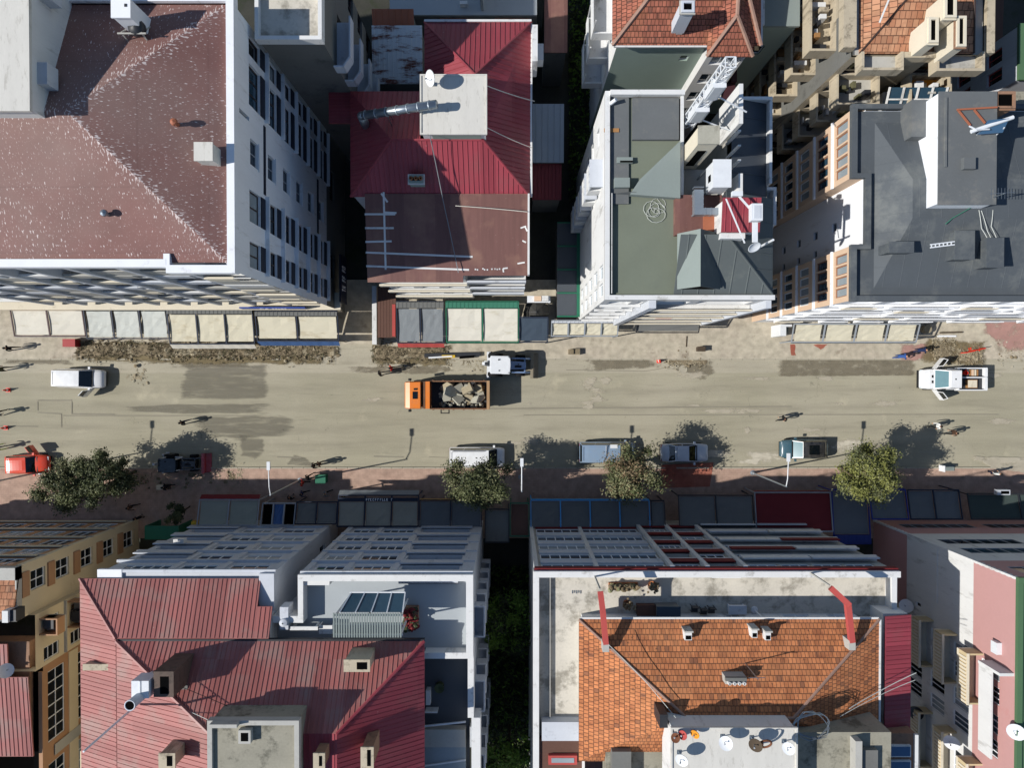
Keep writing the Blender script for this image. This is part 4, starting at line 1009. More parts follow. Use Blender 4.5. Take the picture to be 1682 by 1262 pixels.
# roof towers of the white building
q0 = P(1120, 262, 18.4); q1 = P(1164, 219, 23.6); b = MB()
x0, x1, y0, y1 = RC(1148, 207, 1181, 235, 23.6)
b.box(x0, x1, y0, y1, 18.4, 23.5, 0); b.box(x0 - .05, x1 + .05, y0 - .05, y1 + .05, 23.5, 23.6, 1); b.box(x0 + .3, x1 - .35, y0 - .03, y0 - .001, 19.2, 22.2, 2)
b.build('lift_house', ['cream', 'rubble', 'sootshade'], E)
b = MB(); x0, x1, y0, y1 = RC(1173, 263, 1200, 306, 22.4); b.box(x0, x1, y0, y1, 20.6, 22.3, 0); b.box(x0 - .06, x1 + .06, y0 - .06, y1 + .06, 22.3, 22.4, 0); b.box(x0 - .03, x0 - .001, y0 + .5, y0 + .9, 21.2, 21.7, 1)
for (xx, yy) in ((x0, y0), (x1 - .1, y0), (x0, y1 - .1), (x1 - .1, y1 - .1)): b.box(xx, xx + .1, yy, yy + .1, 18.4, 20.6, 2)
one('water_tank', b, ['lampwhite', 'sootshade', 'steel'], 'white boxy tank raised on legs beside the dark slope of the white building', 'tank')
b = MB(); z = 20.9
x0, x1, y0, y1 = RC(1140, 312, 1155, 342, z + .4); b.box(x0, x1, y0, y1, z, z + .5); x2, x3, y2, y3 = RC(1140, 341, 1205, 353, z + .4); b.box(x2, x3, y2, y0 - .001, z + .002, z + .5)
for k in range(4): b.box(x0 - .02, x1 + .02, y0 + .2 + k * .35, y0 + .24 + k * .35, z - .02, z + .52)
for k in range(6): b.box(x1 + .1 + k * .35, x1 + .14 + k * .35, y2 - .02, y0 + .02, z - .02, z + .52)
b.box(x0 + .1, x0 + .2, y2 + .1, y2 + .2, 20.2, z); b.box(x3 - .3, x3 - .2, y2 + .1, y2 + .2, 20.2, z); b.box(x0 + .1, x0 + .2, y1 - .2, y1 - .1, 19.5, z)
one('air_duct', b, 'zinc', 'grey L-shaped sheet metal duct on the maroon roof terrace', 'air duct')
# lattice mast with two pairs of white cabinets
mz0, mz1 = 19.0, 28.2; m0 = P(1128, 205, mz0)
t = thing('radio_mast', 'white lattice mast with panel boxes standing at the back of the green felt roof', 'radio mast', (m0.x, m0.y, mz0))
b = MB(); r = .3
for (sx, sy) in ((-1, -1), (1, -1), (1, 1), (-1, 1)): b.bar((m0.x + sx * r, m0.y + sy * r, mz0), (m0.x + sx * r * .8, m0.y + sy * r * .8, mz1), .09, .09)
n = 11
for k in range(n):
    za, zb = mz0 + (mz1 - mz0) * k / n, mz0 + (mz1 - mz0) * (k + 1) / n
    for (p, q_) in (((-1, -1), (1, -1)), ((1, -1), (1, 1)), ((1, 1), (-1, 1)), ((-1, 1), (-1, -1))):
        b.bar((m0.x + p[0] * r * .9, m0.y + p[1] * r * .9, za), (m0.x + q_[0] * r * .9, m0.y + q_[1] * r * .9, zb), .05, .05); b.bar((m0.x + p[0] * r * .9, m0.y + p[1] * r * .9, zb), (m0.x + q_[0] * r * .9, m0.y + q_[1] * r * .9, zb), .05, .05)
b.build('lattice', 'lampwhite', t)
for (zz, w_, d_) in ((25.4, .36, .22), (21.9, .42, .24)):
    b = MB(); b.box(m0.x - w_, m0.x + w_, m0.y - d_ - .3, m0.y + d_ - .3, zz - .9, zz + .9); b.box(m0.x - w_ + .1, m0.x + w_ - .1, m0.y - d_ - .33, m0.y - d_ - .3, zz - .9, zz + .9, 1); b.build('panel_box', ['lampwhite', 'bluegrey'], t)
b = MB()
for (zz, L_) in ((24.3, 1.9), (20.6, 2.6)): b.bar((m0.x + .4, m0.y - .2, zz), (m0.x + .4 + L_, m0.y - .9, zz - .6), .07, .07)
b.build('brace', 'lampwhite', t)
# antenna group by the red hut
a0 = P(1243, 408, 20.4)
t = thing('antenna_mast', 'white antenna mast with cabinet, arms and dish beside the small red roof', 'antenna', (a0.x, a0.y, 20))
b = MB(); b.tube((a0.x, a0.y, 20), (a0.x, a0.y, 23.2), .07); a1 = P(1210, 318, 23.4); a2 = P(1240, 352, 23.4); a3 = P(1240, 398, 23.2)
b.bar(a1, a2, .1, .1); b.bar(a1 + Vector((-.5, -.2, -.4)), a3 + Vector((-.5, 0, -.3)), .07, .07); b.bar(a2, a3, .3, .12); b.bar(P(1205, 368, 22), P(1245, 372, 22), .08, .08); b.box(a1.x - .3, a1.x + .3, a1.y - .18, a1.y + .1, 23.3, 23.6); b.tube((a1.x, a1.y, 20.5), (a1.x, a1.y, 23.4), .05)
b.tube((a2.x, a2.y, 21.8), (a2.x, a2.y, 23.4), .06); b.build('pole', 'lampwhite', t)
b = MB(); x0, x1, y0, y1 = RC(1235, 334, 1253, 362, 24.0); b.box(x0, x1, y0, y1, 23.45, 24.0); b.box(x0 + .12, x1 - .12, y0 + .12, y1 - .12, 24.0, 24.03, 1); b.build('cabinet', ['lampwhite', 'bluegrey'], t)
b = MB(); c = P(1238, 404, 22.8); b.lathe(c, [(.001, 0), (.2, .03), (.36, .1), (.4, .14), (.35, .12), (.2, .05), (.001, .03)], 18, 0, (.2, -.75, .6)); b.build('reflector', 'lampwhite', t, True)
b = MB(); b.tube(P(1000, 172, 20.0), P(1012, 163, 20.5), .12); one('vent_hood', b, 'lampwhite', 'white vent hood in the top corner of the green roof', 'vent')
b = MB(); q = P(1005, 214, 19.95); b.box(q.x - .5, q.x + .45, q.y - .12, q.y + .12, 19.95, 20.0); b.box(q.x - .45, q.x - .35, q.y - .1, q.y + .1, 19.85, 19.95); one('timber_plank', b, 'wood', 'short timber plank lying on the grey roof behind the parapet', 'plank')
# coil of cable on the roof
b = MB(); pts = []
random.seed(5); q = P(1080, 345, zE - .15)
for k in range(70):
    a = k * .42; r = .42 + .32 * sin(k * .37); pts.append(Vector((q.x + cos(a) * r + .2 * sin(k * .11), q.y + sin(a) * r * .9 + .15 * cos(k * .17), zE - .16 + k * .001)))
pts = [Vector((q.x + (-.6), q.y + 1.5, zE - .16))] + pts
b.path(pts, .016, 5); one('cable_coil', b, 'palefab', 'pale cable left in a tangled coil on the green felt roof', 'cable')

# ---- tiled house at the top edge with the sage wall
zF = 18.0
fx0, fx1 = P(1006, 60, zF).x, P(1250, 60, zF).x; fy0 = P(1080, 74, zF).y; fy1 = fy0 + 12
Fh = thing('tiled_roof_house', 'house with red clay tile hip roof and sage green end wall', 'house', ((fx0 + fx1) / 2, fy0 + 6, 0))
b = MB(); gx0, gx1 = P(1164, 80, zF).x, P(1234, 80, zF).x; gy = P(1200, 92, zF).y
facade(Fh, b, (fx0 + .4, fy0 + .3), (gx0 + .1, fy0 + .3), 0, zF - .1, [(4.6, 5.2, 15.0, 15.8, .15, 'pvc', 'glassdark', 1), (5.4, 6.4, 17.2, 17.6, .1, 'pvc', 'glassdark', 1)], m=0)
facade(Fh, b, (gx0 + .1, gy + .3), (gx1 - .1, gy + .3), 0, zF - .1, [(.4, 2.4, z, z + 1.6, .15, 'pvc', None, 3) for z in (6.5, 9.7, 12.9, 16.0)], m=1)
wall(b, (gx0 + .1, fy0 + .3), (gx0 + .1, gy + .3), 0, zF - .1, m=1); wall(b, (gx1 - .1, gy + .3), (gx1 - .1, fy0 + .3), 0, zF - .1, m=1)
wall(b, (gx1 - .1, fy0 + .3), (fx1 - .4, fy0 + .3), 0, zF - .1, m=0)
wall(b, (fx1 - .4, fy0 + .3), (fx1 - .4, fy1), 0, zF - .1, m=0); wall(b, (fx1 - .4, fy1), (fx0 + .4, fy1), 0, zF - .1, m=0)
facade(Fh, b, (fx0 + .4, fy1), (fx0 + .4, fy0 + .3), 0, zF - .1, [(5 + k * 2.5, 6.5 + k * 2.5, z, z + 1.5, .15, 'pvc', None, 2) for z in (6.5, 9.7, 12.9, 15.8) for k in (0, 1)], m=1)
b.build('wall', ['greenwall', 'white'], Fh)
b = MB(); rz = zF + 2.8; ry = fy0 + 5.2
SW, SE, NE, NW = Vector((fx0, fy0, zF)), Vector((fx1, fy0, zF)), Vector((fx1, fy1, zF)), Vector((fx0, fy1, zF)); R0 = Vector((fx0 + 4.6, ry, rz)); R1 = Vector((fx1 - 2.6, ry, rz))
slope(b, [SW, SE, R1, R0]); slope(b, [SE, NE, Vector((fx1 - 2.6, fy1, rz)), R1]); slope(b, [SW, R0, NW]); slope(b, [NW, R0, R1, Vector((fx1 - 2.6, fy1, rz)), NE][:3] + [Vector((fx1 - 2.6, fy1, rz))])
ga = P(1203, 24, 19.8); g0, g1 = Vector((gx0 - .1, gy, zF - .02)), Vector((gx1 + .1, gy, zF - .02)); gr = Vector(((gx0 + gx1) / 2, fy0 + 1.2, zF + 1.5)); gb = Vector((gr.x, fy0 + 3.4, zF + 1.9))
slope(b, [g0, g1, gr]); slope(b, [g1, Vector((gx1 + .1, fy0 + 1.6, zF + .5)), gb, gr]); slope(b, [g0, gr, gb, Vector((gx0 - .1, fy0 + 1.6, zF + .5))])
for q in ([SW, R0], [SE, R1], [R0, R1], [g0, gr], [g1, gr], [gr, gb]): ridgecap(b, q, .13, 1)
b.box(fx0 + .1, gx0 - .1, fy0 - .1, fy0 - .001, zF - .14, zF - .02, 2); b.box(fx1 + .001, fx1 + .12, fy0, fy1, zF - .15, zF - .03, 2)
b.build('roof', ['tileold', 'ridgem', 'white'], Fh)
q = P(1128, 14, 21.0); chimney(Fh, q.x, q.y, 18.6, 21.2, .4, .35, 'bluegrey', 'concrete'); q = P(1122, 36, 19.5); b = MB(); b.box(q.x - .2, q.x + .2, q.y - .25, q.y + .6, 18.4, 19.8); b.build('vent_stack', 'white', Fh)
for k, (yy, zz) in enumerate(((P(985, 30, 15).y, 15.0), (P(985, 70, 12).y, 11.8), (P(985, 110, 9).y, 8.6))):
    bb = MB(); bb.box(fx0 - 1.1, fx0 + .39, yy - 1.5, yy + 1.5, zz, zz + .18); bb.box(fx0 - 1.1, fx0 - 1.0, yy - 1.5, yy + 1.5, zz + .18, zz + 1.0)
    bb.box(fx0 - 1.0, fx0 + .39, yy - 1.5, yy - 1.4, zz + .18, zz + 1.0); bb.box(fx0 - 1.0, fx0 + .39, yy + 1.4, yy + 1.5, zz + .18, zz + 1.0)
    for q in (-1.5, 1.42): bb.box(fx0 - 1.08, fx0 - 1.0, yy + q, yy + q + .08, zz + 1.0, zz + 2.7)
    bb.build('balcony', 'white', Fh)
# white sunshade canopy below the tiled gable
b = MB(); x0, x1, y0, y1 = RC(1165, 112, 1210, 160, 12.5); slope(b, [(x0, y0, 12.2), (x0 + .9, y0, 12.3), (x0 + .9, y1, 12.9), (x0, y1, 12.9)], 0); b.box(x0 + 1, x1, y0, y1, 12.0, 12.2, 1); b.box(x1 - .4, x1, y1 - 1, y1, 12.2, 12.6, 1)
b.build('porch_roof', ['whiteroof', 'redbrown'], Fh)

# ---- neighbour with pale green flat roof
x0, x1, y0, y1 = RC(1252, -90, 1312, 40, 16.5)
t = thing('flat_roof_house', 'pale green flat roofed house between the two tiled roofs', 'house', ((x0 + x1) / 2, (y0 + y1) / 2, 0)); b = MB(); walls4(t, b, x0, x1, y0, y1, 0, 16.3, s=[(.5, 1.3, 12, 13.4, .15, 'pvc', 'glassdark', 1)]); b.build('wall', 'greenwall', t)
b = MB(); b.box(x0 - .1, x1 + .1, y0 - .1, y1, 16.3, 16.5); b.box(x0 - .1, x0 + .1, y0 - .1, y1, 16.5, 16.7, 1); b.build('roof', ['palefelt', 'white'], t)

# ---- beige block with balconies and brick coloured roof
zH = 20.0
hx0, hx1 = P(1402, 60, zH).x, P(1616, 60, zH).x; hy0 = P(1500, 90, zH).y; hy1 = hy0 + 14
Hb = thing('beige_balcony_block', 'weathered beige block with faded tile roof, tall chimneys and cluttered balconies', 'apartment building', ((hx0 + hx1) / 2, hy0 + 7, 0))
b = MB(); Lw = hx1 - hx0
ws = [(.5, 2.6, z + .4, z + 2.3, .2, 'brownframe', None, 2) for z in (1, 4.2, 7.4, 10.6, 13.8, 16.6)] + [(Lw - 3, Lw - 1.0, z + .4, z + 2.2, .2, 'brownframe', None, 2) for z in (1, 4.2, 7.4, 10.6, 13.8, 16.6)]
facade(Hb, b, (hx0, hy0), (hx1, hy0), 0, zH, ws, m=0)
facade(Hb, b, (hx0, hy1), (hx0, hy0), 0, zH, [(2 + k * 3.6, 3.4 + k * 3.6, z + .6, z + 2.2, .2, 'greyframe', 'glassdark', 2) for z in (1, 4.2, 7.4, 10.6, 13.8, 16.6) for k in range(3)], m=1)
wall(b, (hx1, hy0), (hx1, hy1), 0, zH, m=1); wall(b, (hx1, hy1), (hx0, hy1), 0, zH, m=1); b.build('wall', ['beige', 'darkconc'], Hb)
b = MB(); xa = P(1412, 60, zH).x; xb_ = P(1600, 60, zH).x
R0 = Vector((xa + 4.5, hy0 + 5.5, zH + 1.9)); R1 = Vector((xb_ - 1.2, hy0 + 5.5, zH + 1.9)); SW = Vector((xa, hy0 + .1, zH)); SE = Vector((xb_, hy0 + .1, zH)); NW = Vector((xa, hy1, zH)); NE = Vector((xb_, hy1, zH))
slope(b, [SW, SE, R1, R0]); slope(b, [SW, R0, NW]); slope(b, [SE, NE, R1]); slope(b, [NW, R0, R1, NE]); ridgecap(b, [SW, R0], .06, 1); ridgecap(b, [SE, R1], .06, 1)
b.box(hx0, xa, hy0, hy1, zH - .3, zH - .1, 2); b.box(xb_, hx1, hy0, hy1, zH - .3, zH - .1, 2); b.build('roof', ['tilepale', 'brownframe', 'concrete'], Hb)
b = MB(); yq = P(1500, 116, zH).y    # roof-level terraces towards the street
def tray(b, x0, x1, y0, y1, z, h=.7, t=.16, m=0, mf=0):
    b.box(x0, x1, y0, y1, z - .2, z, mf); b.box(x0, x1, y0 - t, y0, z - .2, z + h, m); b.box(x0 - t, x0, y0 - t, y1, z - .2, z + h, m); b.box(x1, x1 + t, y0 - t, y1, z - .2, z + h, m)
tray(b, P(1414, 0, zH).x, P(1474, 0, zH).x, yq, hy0 - .001, zH - .2, mf=1); tray(b, P(1536, 0, zH).x, P(1606, 0, zH).x, yq - .05, hy0 - .001, zH - .2, mf=1)
b.box(P(1476, 0, zH).x, P(1534, 0, zH).x, hy0 - .35, hy0 - .001, zH - .25, zH + .45); b.box(hx0 - .8, hx0, hy0 + .3, hy1, zH - .3, zH + .4); b.box(hx1, hx1 + .5, hy0, hy1, zH - .3, zH + .3)
b.build('parapet', ['beige', 'concrete'], Hb)
random.seed(8)
for k, z in enumerate((16.6, 13.4, 10.2, 7.0, 3.8)):     # side and corner balconies
    bb = MB(); ya = hy0 + 1.5 - k * .25
    tray(bb, hx0 - 1.6, hx0 - .001, ya, ya + 4.6, z, 1.0, .15)
    bb.box(hx0 - 1.75, hx0 - 1.6, ya + 4.6, ya + 4.75, z - .2, z + 1.0); bb.box(hx0 - 1.75, hx0 - .001, ya + 4.6, ya + 4.75, z - .2, z + 1.0)
    for q in range(9):
        bb.box(hx0 - 1.5 + random.random() * 1.1, hx0 - 1.3 + random.random(), ya + .3 + q * .45, ya + .6 + q * .45, z, z + random.uniform(.2, 1.0), random.choice([1, 2, 0, 3]))
    bb.build('balcony', ['beige', 'darkmetal', 'wood', 'white'], Hb)
for k, z in enumerate((16.2, 13.0, 9.8, 6.6)):
    for (pa, pb_) in ((1412, 1480), (1540, 1606)):
        bb = MB(); xa, xb_ = P(pa, 100, zH).x, P(pb_, 100, zH).x
        tray(bb, xa, xb_, hy0 - 1.9, hy0 - .001, z, .95, .14, 0, 1 if (k, pa) != (0, 1540) else 2)
        for q in range(7):
            xx = xa + .3 + q * (xb_ - xa - .6) / 7; yy = hy0 - 1.6 + random.random() * .9; bb.box(xx, xx + random.uniform(.1, .5), yy, yy + random.uniform(.1, .5), z, z + random.uniform(.3, 1.1), random.choice([1, 3, 4, 5, 0]))
        bb.build('balcony', ['beige', 'concrete', 'orangefab', 'white', 'darkmetal', 'weedgreen'], Hb)
chimney(Hb, P(1532, 44, 22.2).x, P(1532, 50, 22.2).y, 20.2, 22.2, .3, .75, 'cream', 'cream'); chimney(Hb, P(1578, 50, 22.4).x, P(1578, 52, 22.4).y, 20.2, 22.4, .28, .9, 'cream', 'brick'); chimney(Hb, P(1560, 10, 22.6).x, P(1560, 10, 22.6).y, 20.5, 22.6, .35, .7, 'cream', 'cream')
b = MB(); q = P(1456, 12, 22); b.bar((q.x, q.y - .5, 21.2), (q.x + .15, q.y + .5, 22.0), .08, .08); b.build('vent_pipe', 'white', Hb)
shed('brown_roof_annex', 'dark brown narrow roof along the right side of the beige block', 'annex', (1622, -40, 1645, 176), 13.0, 'bronze')
x0, x1, y0, y1 = RC(1676, 40, 1800, 128, 17.0)
t = thing('dark_roof_house', 'dark roofed house with red framed windows in the far top right corner', 'house', ((x0 + x1) / 2, (y0 + y1) / 2, 0)); b = MB(); walls4(t, b, x0, x1, y0, y1, 0, 16.8, w=[(.6, 1.6, z, z + 1.6, .2, 'redcloth', 'glassdark', 2) for z in (7, 10.2, 13.6)] + [(2.0, 2.9, z, z + 1.6, .2, 'redcloth', 'glassdark', 2) for z in (7, 10.2, 13.6)]); b.build('wall', 'bluegrey', t)
b = MB(); b.box(x0 - .1, x1, y0 - .1, y1 + .1, 16.8, 17.0); b.build('roof', 'greenroof', t)
x0, x1, y0, y1 = RC(1665, 150, 1800, 202, 18.0)
t = thing('brick_roof_house', 'flat brown roofed house behind the charcoal roof at the right edge', 'house', ((x0 + x1) / 2, (y0 + y1) / 2, 0)); b = MB(); walls4(t, b, x0, x1, y0, y1, 0, 17.8); b.build('wall', 'brick', t)
b = MB(); b.box(x0, x1, y0, y1, 17.8, 18.0); b.build('roof', 'mossconc', t)

# ---- charcoal roofed building with peach bay windows
zG = 19.0
gx = P(1421, 300, zG).x; gbx = P(1397, 450, zG).x; gyf = P(1500, 494, zG).y; gyb = P(1500, 182, zG).y; gx1 = 50.0
y1a, y1b = gyf, P(1380, 404, zG).y; y2a, y2b = P(1410, 292, zG).y, P(1410, 180, zG).y
G = thing('charcoal_roof_block', 'white block with charcoal roof and peach bays with orange framed windows', 'apartment building', ((gx + gx1) / 2, (gyf + gyb) / 2, 0))
b = MB(); fz = [.9, 4.0, 7.1, 10.2, 13.3, 16.2]
ws = []
for z in fz[1:]:
    u = .8
    while u < gx1 - gbx - 3:
        ws.append((u, u + 1.7, z + .5, z + 2.0, .2, 'pvc', None, 2)); u += 2.6
facade(G, b, (gbx, gyf), (gx1, gyf), 0, zG, ws, m=0)
def bay(y0, y1, n):
    L = y1 - y0
    for k, z in enumerate(fz):
        fr = 'orangetrim' if k in (5, 4) else 'pvc'; gl = 'glasspale' if k in (5, 3) else ('glassblue' if k in (2, 4) else None)
        ops = [(.35 + q * (L - .6) / n, .35 + (q + 1) * (L - .6) / n - .12, z + .55, z + 2.3, .15, fr, gl, 1, 1) for q in range(n)]
        z1 = fz[k + 1] if k < 5 else zG
        if k == 0: ops = [(L * .3, L * .7, 0.2, 2.8, .2, 'brownframe', 'glassdark', 2, 1)]
        facade(G, b, (gbx, y1), (gbx, y0), z if k else 0, z1, ops, m=1)
    if y0 > gyf: wall(b, (gbx, y0), (gx, y0), 0, zG, m=1)
    wall(b, (gx, y1), (gbx, y1), 0, zG, m=1)
bay(y1a, y1b, 4); bay(y2a, y2b, 5)
facade(G, b, (gx, y2a), (gx, y1b), 0, zG, [(2.0, 2.6, z + 1, z + 1.7, .15, 'greyframe', 'glassdark', 1, 1) for z in fz[:5]] + [(3.4, 3.9, z + 1, z + 1.6, .15, 'greyframe', 'glassdark', 1, 1) for z in fz[:4]], m=0)
wall(b, (gx, gyb), (gx, y2b), 0, zG, m=0); wall(b, (gx1, gyb), (gx, gyb), 0, zG, m=0); wall(b, (gx1, gyf), (gx1, gyb), 0, zG, m=0); b.build('wall', ['whiteclean', 'peach'], G)
b = MB()
for z in fz[1:]:
    b.box(gbx - .05, gx1, gyf - .14, gyf - .001, z - .12, z + .1, 0)
    u = gbx + .6
    while u < gx1 - 5:
        L_ = random.choice([2.2, 3.4, 4.4]); b.box(u, u + L_, gyf - .36, gyf - .141, z - .1, z + .12, 0); b.box(u, u + L_, gyf - .36, gyf - .28, z + .12, z + .7, random.choice([0, 1, 0, 2])); u += L_ + random.choice([.8, 1.6])
for (a_, c_) in ((y1a, y1b), (y2a, y2b)):
    for z in fz[1:]: b.box(gbx - .12, gbx - .001, a_ - .05, c_ + .05, z + .1, z + .32, 0)
b.build('ledge', ['whiteclean', 'bluegrey', 'cream'], G)
b = MB(); b.box(gbx + .3, gx1, gyf + .3, y1b - .02, zG - .3, zG - .1); b.box(gx + .3, gx1, y1b - .02, y2a + .02, zG - .3, zG - .1); b.box(gbx + .3, gx1, y2a + .02, gyb, zG - .3, zG - .1)
hz = zG + 1.3; a_ = Vector((P(1418, 400, zG).x + .6, gyf + .9, zG - .08)); r0 = P(1530, 400, hz); r0 = Vector((r0.x - 1.2, gyf + 4.6, hz)); r1 = Vector((gx1, gyf + 4.6, hz)); c_ = Vector((a_.x + .4, y2a - 1.0, zG - .08)); r2 = Vector((r0.x, y2a - 4, hz))
xw = P(1424, 400, zG).x + .5
slope(b, [(xw, gyf + .8, zG - .09), (gx1, gyf + .8, zG - .09), (gx1, gyf + 5, hz), (r0.x, gyf + 5, hz)], 0, 1.1, .05, h=.008, w=.05)
slope(b, [(xw, y2b - .8, zG - .09), (xw, gyf + .8, zG - .09), (r0.x, gyf + 5, hz), (r0.x, y2b - 4.8, hz)], 0, 1.1, .05, h=.008, w=.05)
slope(b, [(r0.x, gyf + 5, hz), (gx1, gyf + 5, hz), (gx1, y2b - 4.8, hz), (r0.x, y2b - 4.8, hz)], 0, 1.4, .05, h=.008, w=.05)
slope(b, [(xw, y2b - .8, zG - .09), (r0.x, y2b - 4.8, hz), (gx1, y2b - 4.8, hz), (gx1, y2b - .8, zG - .09)], 0, 1.1, .05, h=.008, w=.05)
b.build('roof', ['charcoal'], G)
b = MB(); h_ = zG + .22
b.box(gbx - .06, gx1, gyf - .06, gyf + .3, zG - .12, h_); b.box(gbx - .06, gbx + .3, gyf + .3, y1b + .06, zG - .12, h_); b.box(gbx + .3, gx + .3, y1b - .24, y1b + .06, zG - .119, h_ - .003); b.box(gx - .06, gx + .3, y1b + .06, y2a - .06, zG - .12, h_)
b.box(gbx + .3, gx + .3, y2a - .06, y2a + .24, zG - .119, h_ - .003); b.box(gbx - .06, gbx + .3, y2a - .06, y2b, zG - .12, h_); b.box(gbx - .06, gx1, y2b, y2b + .3, zG - .12, h_)
b.build('parapet', 'charcoal', G)
b = MB(); x0, x1, y0, y1 = RC(1542, 152, 1636, 334, 21.6); b.box(x0, x1, y0, y1, zG - .2, 21.5, 0); b.box(x0 - .03, x1 + .08, y0 - .08, y1 + .08, 21.5, 21.6, 1)
q = P(1588, 270, 21.6); b.box(q.x - .35, q.x + .35, q.y - .35, q.y + .35, 21.6, 21.9, 1); b.box(x0 + .3, x0 + .42, y1 - 4.5, y1 - .3, 21.6, 21.7, 1); b.build('roof_house', ['whiteclean', 'greymembrane'], G)
b = MB(); q = P(1516, 190, 20.2); b.box(q.x - .7, q.x + .7, q.y - 1.3, q.y + 1.0, zG - .2, 20.2, 0); b.box(q.x + .3, q.x + .72, q.y - 1.2, q.y + .9, 20.2, 20.6, 1); b.build('chimney', ['greymembrane', 'brick'], G)
for (pa, pb_, pc, pd, zz) in ((1462, 398, 1500, 414, 20.5), (1570, 380, 1600, 425, 20.6), (1622, 392, 1648, 438, 20.6)):
    b = MB(); x0, x1, y0, y1 = RC(pa, pb_, pc, pd, zz); b.box(x0, x1, y0, y1, zG, zz - .1); b.box(x0 - .06, x1 + .06, y0 - .06, y1 + .06, zz - .1, zz); b.build('roof_hatch', 'charcoal', G)
b = MB(); x0, x1, y0, y1 = RC(1452, 150, 1546, 184, 16.5); b.box(x0, x1, y0, y1, 12, 16.4, 1); slope(b, [(x0, y0, 16.5), (x1, y0, 16.5), (x1, y1, 17.2), (x0, y1, 17.2)], 0)
for k in range(5): b.bar((x0 + k * (x1 - x0) / 4, y0, 16.55), (x0 + k * (x1 - x0) / 4, y1, 17.25), .12, .08, 1)
b.bar((x0, (y0 + y1) / 2, 16.92), (x1, (y0 + y1) / 2, 16.92), .1, .06, 1); b.build('glass_roof', ['glassblue', 'white'], G)
chimney(G, P(1650, 165, 21.4).x, P(1650, 165, 21.4).y, 18.5, 21.4, .6, .5, 'brick', 'brick')
b = MB(); x0, x1, y0, y1 = RC(1652, 180, 1800, 320, 18.6); b.box(x0, x1, y0, y1, 15, 18.5); q = P(1680, 220, 19); b.box(q.x - .4, q.x + 2, q.y - 2, q.y + .3, 18.5, 18.8); b.build('rear_roof', 'greymembrane', G)
# aerials and loose things on the charcoal roof
t = thing('television_aerial', 'thin leaning television aerial with long shadow on the charcoal roof', 'aerial', P(1605, 345, 19.9))
p = P(1600, 335, 19.9); b = MB(); b.tube((p.x, p.y, 19.4), (p.x + .1, p.y, 22.6), .035); b.build('pole', 'steel', t); b = MB(); b.bar((p.x - .7, p.y, 22.4), (p.x + .8, p.y + .1, 22.4), .03, .03)
for k in range(7): b.bar((p.x - .6 + k * .2, p.y - .3, 22.42), (p.x - .6 + k * .2, p.y + .35, 22.42), .02, .02)
b.build('crossbar', 'steel', t)
t = thing('solar_collector', 'blue solar water heater with white frame on the grey roof house', 'solar heater', P(1628, 212, 21.6)); q = P(1628, 212, 22.0)
b = MB(); slope(b, [(q.x - .7, q.y - .3, 22.0), (q.x + .7, q.y - .2, 22.0), (q.x + .6, q.y + .4, 22.7), (q.x - .6, q.y + .3, 22.7)]); b.build('collector', 'skylight', t)
b = MB(); b.tube((q.x - 1.4, q.y - .25, 22.3), (q.x + .9, q.y + .5, 22.6), .12); b.path([P(1592, 207, 22.5), P(1604, 213, 22.5), P(1625, 212, 22.4)], .05); b.bar((q.x - .6, q.y - .2, 21.6), (q.x - .6, q.y, 22.3), .05, .05); b.bar((q.x + .6, q.y - .2, 21.6), (q.x + .6, q.y, 22.3), .05, .05); b.build('frame', 'lampwhite', t)
t = thing('metal_rack', 'rusty steel rack lying on the grey roof house behind the solar heater', 'metal frame', P(1595, 195, 21.62)); b = MB()
for (a, c) in (((1572, 180), (1638, 176)), ((1574, 181), (1594, 206)), ((1600, 180), (1618, 202))): b = MB(); b.bar(P(*a, 21.7), P(*c, 21.7), .1, .08); b.build('bar', 'copper', t)
t = thing('metal_ladder', 'short ladder and pipes lying on the charcoal roof between the hatches', 'ladder', P(1552, 402, 20.4)); b = MB()
for dy in (0, 5): b.bar(P(1528, 402 + dy, 20.55), P(1575, 396 + dy, 20.55), .07, .07)
for k in range(7): b.bar(P(1530 + k * 6.5, 402 - k * .8, 20.55), P(1530 + k * 6.5, 407 - k * .8, 20.55), .05, .05)
b.build('rung', 'lampwhite', t)
cable('green cord trailing across the charcoal roof towards the aerial', [P(1553, 368, 20.35), P(1565, 358, 20.35), P(1600, 338, 20.4)], -.02, .03, 'greencloth')
for i, pts in enumerate([[(1608, 345), (1612, 375), (1625, 398)], [(1631, 345), (1628, 372), (1640, 400)], [(1612, 346), (1622, 380), (1632, 402)]]):
    cable(['pale loose cable looping from the aerial foot to the right roof hatch', 'pale straight cable right of the looping roof cables', 'pale middle cable among those by the right roof hatch'][i], [P(*q, 20.35) for q in pts], -.03, .022, 'palefab')
# ================================================================ buildings, lower side of the street
YF = -13.35    # common front line
# ---- long pale grey block: left half under the faded red roof, right half under an open terrace
zK = 17.3; zL = 17.9
kx0, kx1 = P(163, 948, zK).x, P(452, 948, zK).x; lx0, lx1 = P(491, 945, zL).x, P(776, 945, zL).x; kyb = -34.0
K = thing('pink_roof_block', 'pale grey block under a faded red ribbed hip roof', 'apartment building', ((kx0 + kx1) / 2, -22, 0))
b = MB(); Lw = kx1 - kx0
ws = []
fl = [3.2, 6.1, 9.0, 11.9, 14.6]
for k, z in enumerate(fl):
    ws += [(.9, 3.6, z + .75, z + 2.35, .08, 'pvc', None, 3), (4.5, 7.0, z + .75, z + 2.35, .08, 'pvc', None, 3)]
    if k < 4: ws += [(7.7, Lw - .5, z + .9, z + 2.5, .5, 'greyframe', 'glassdark', 4)]
    else: ws += [(7.7, Lw - .8, z + .75, z + 2.2, .08, 'pvc', 'glassblue', 5)]
facade(K, b, (kx1, YF), (kx0, YF), 0, zK, ws, m=0)
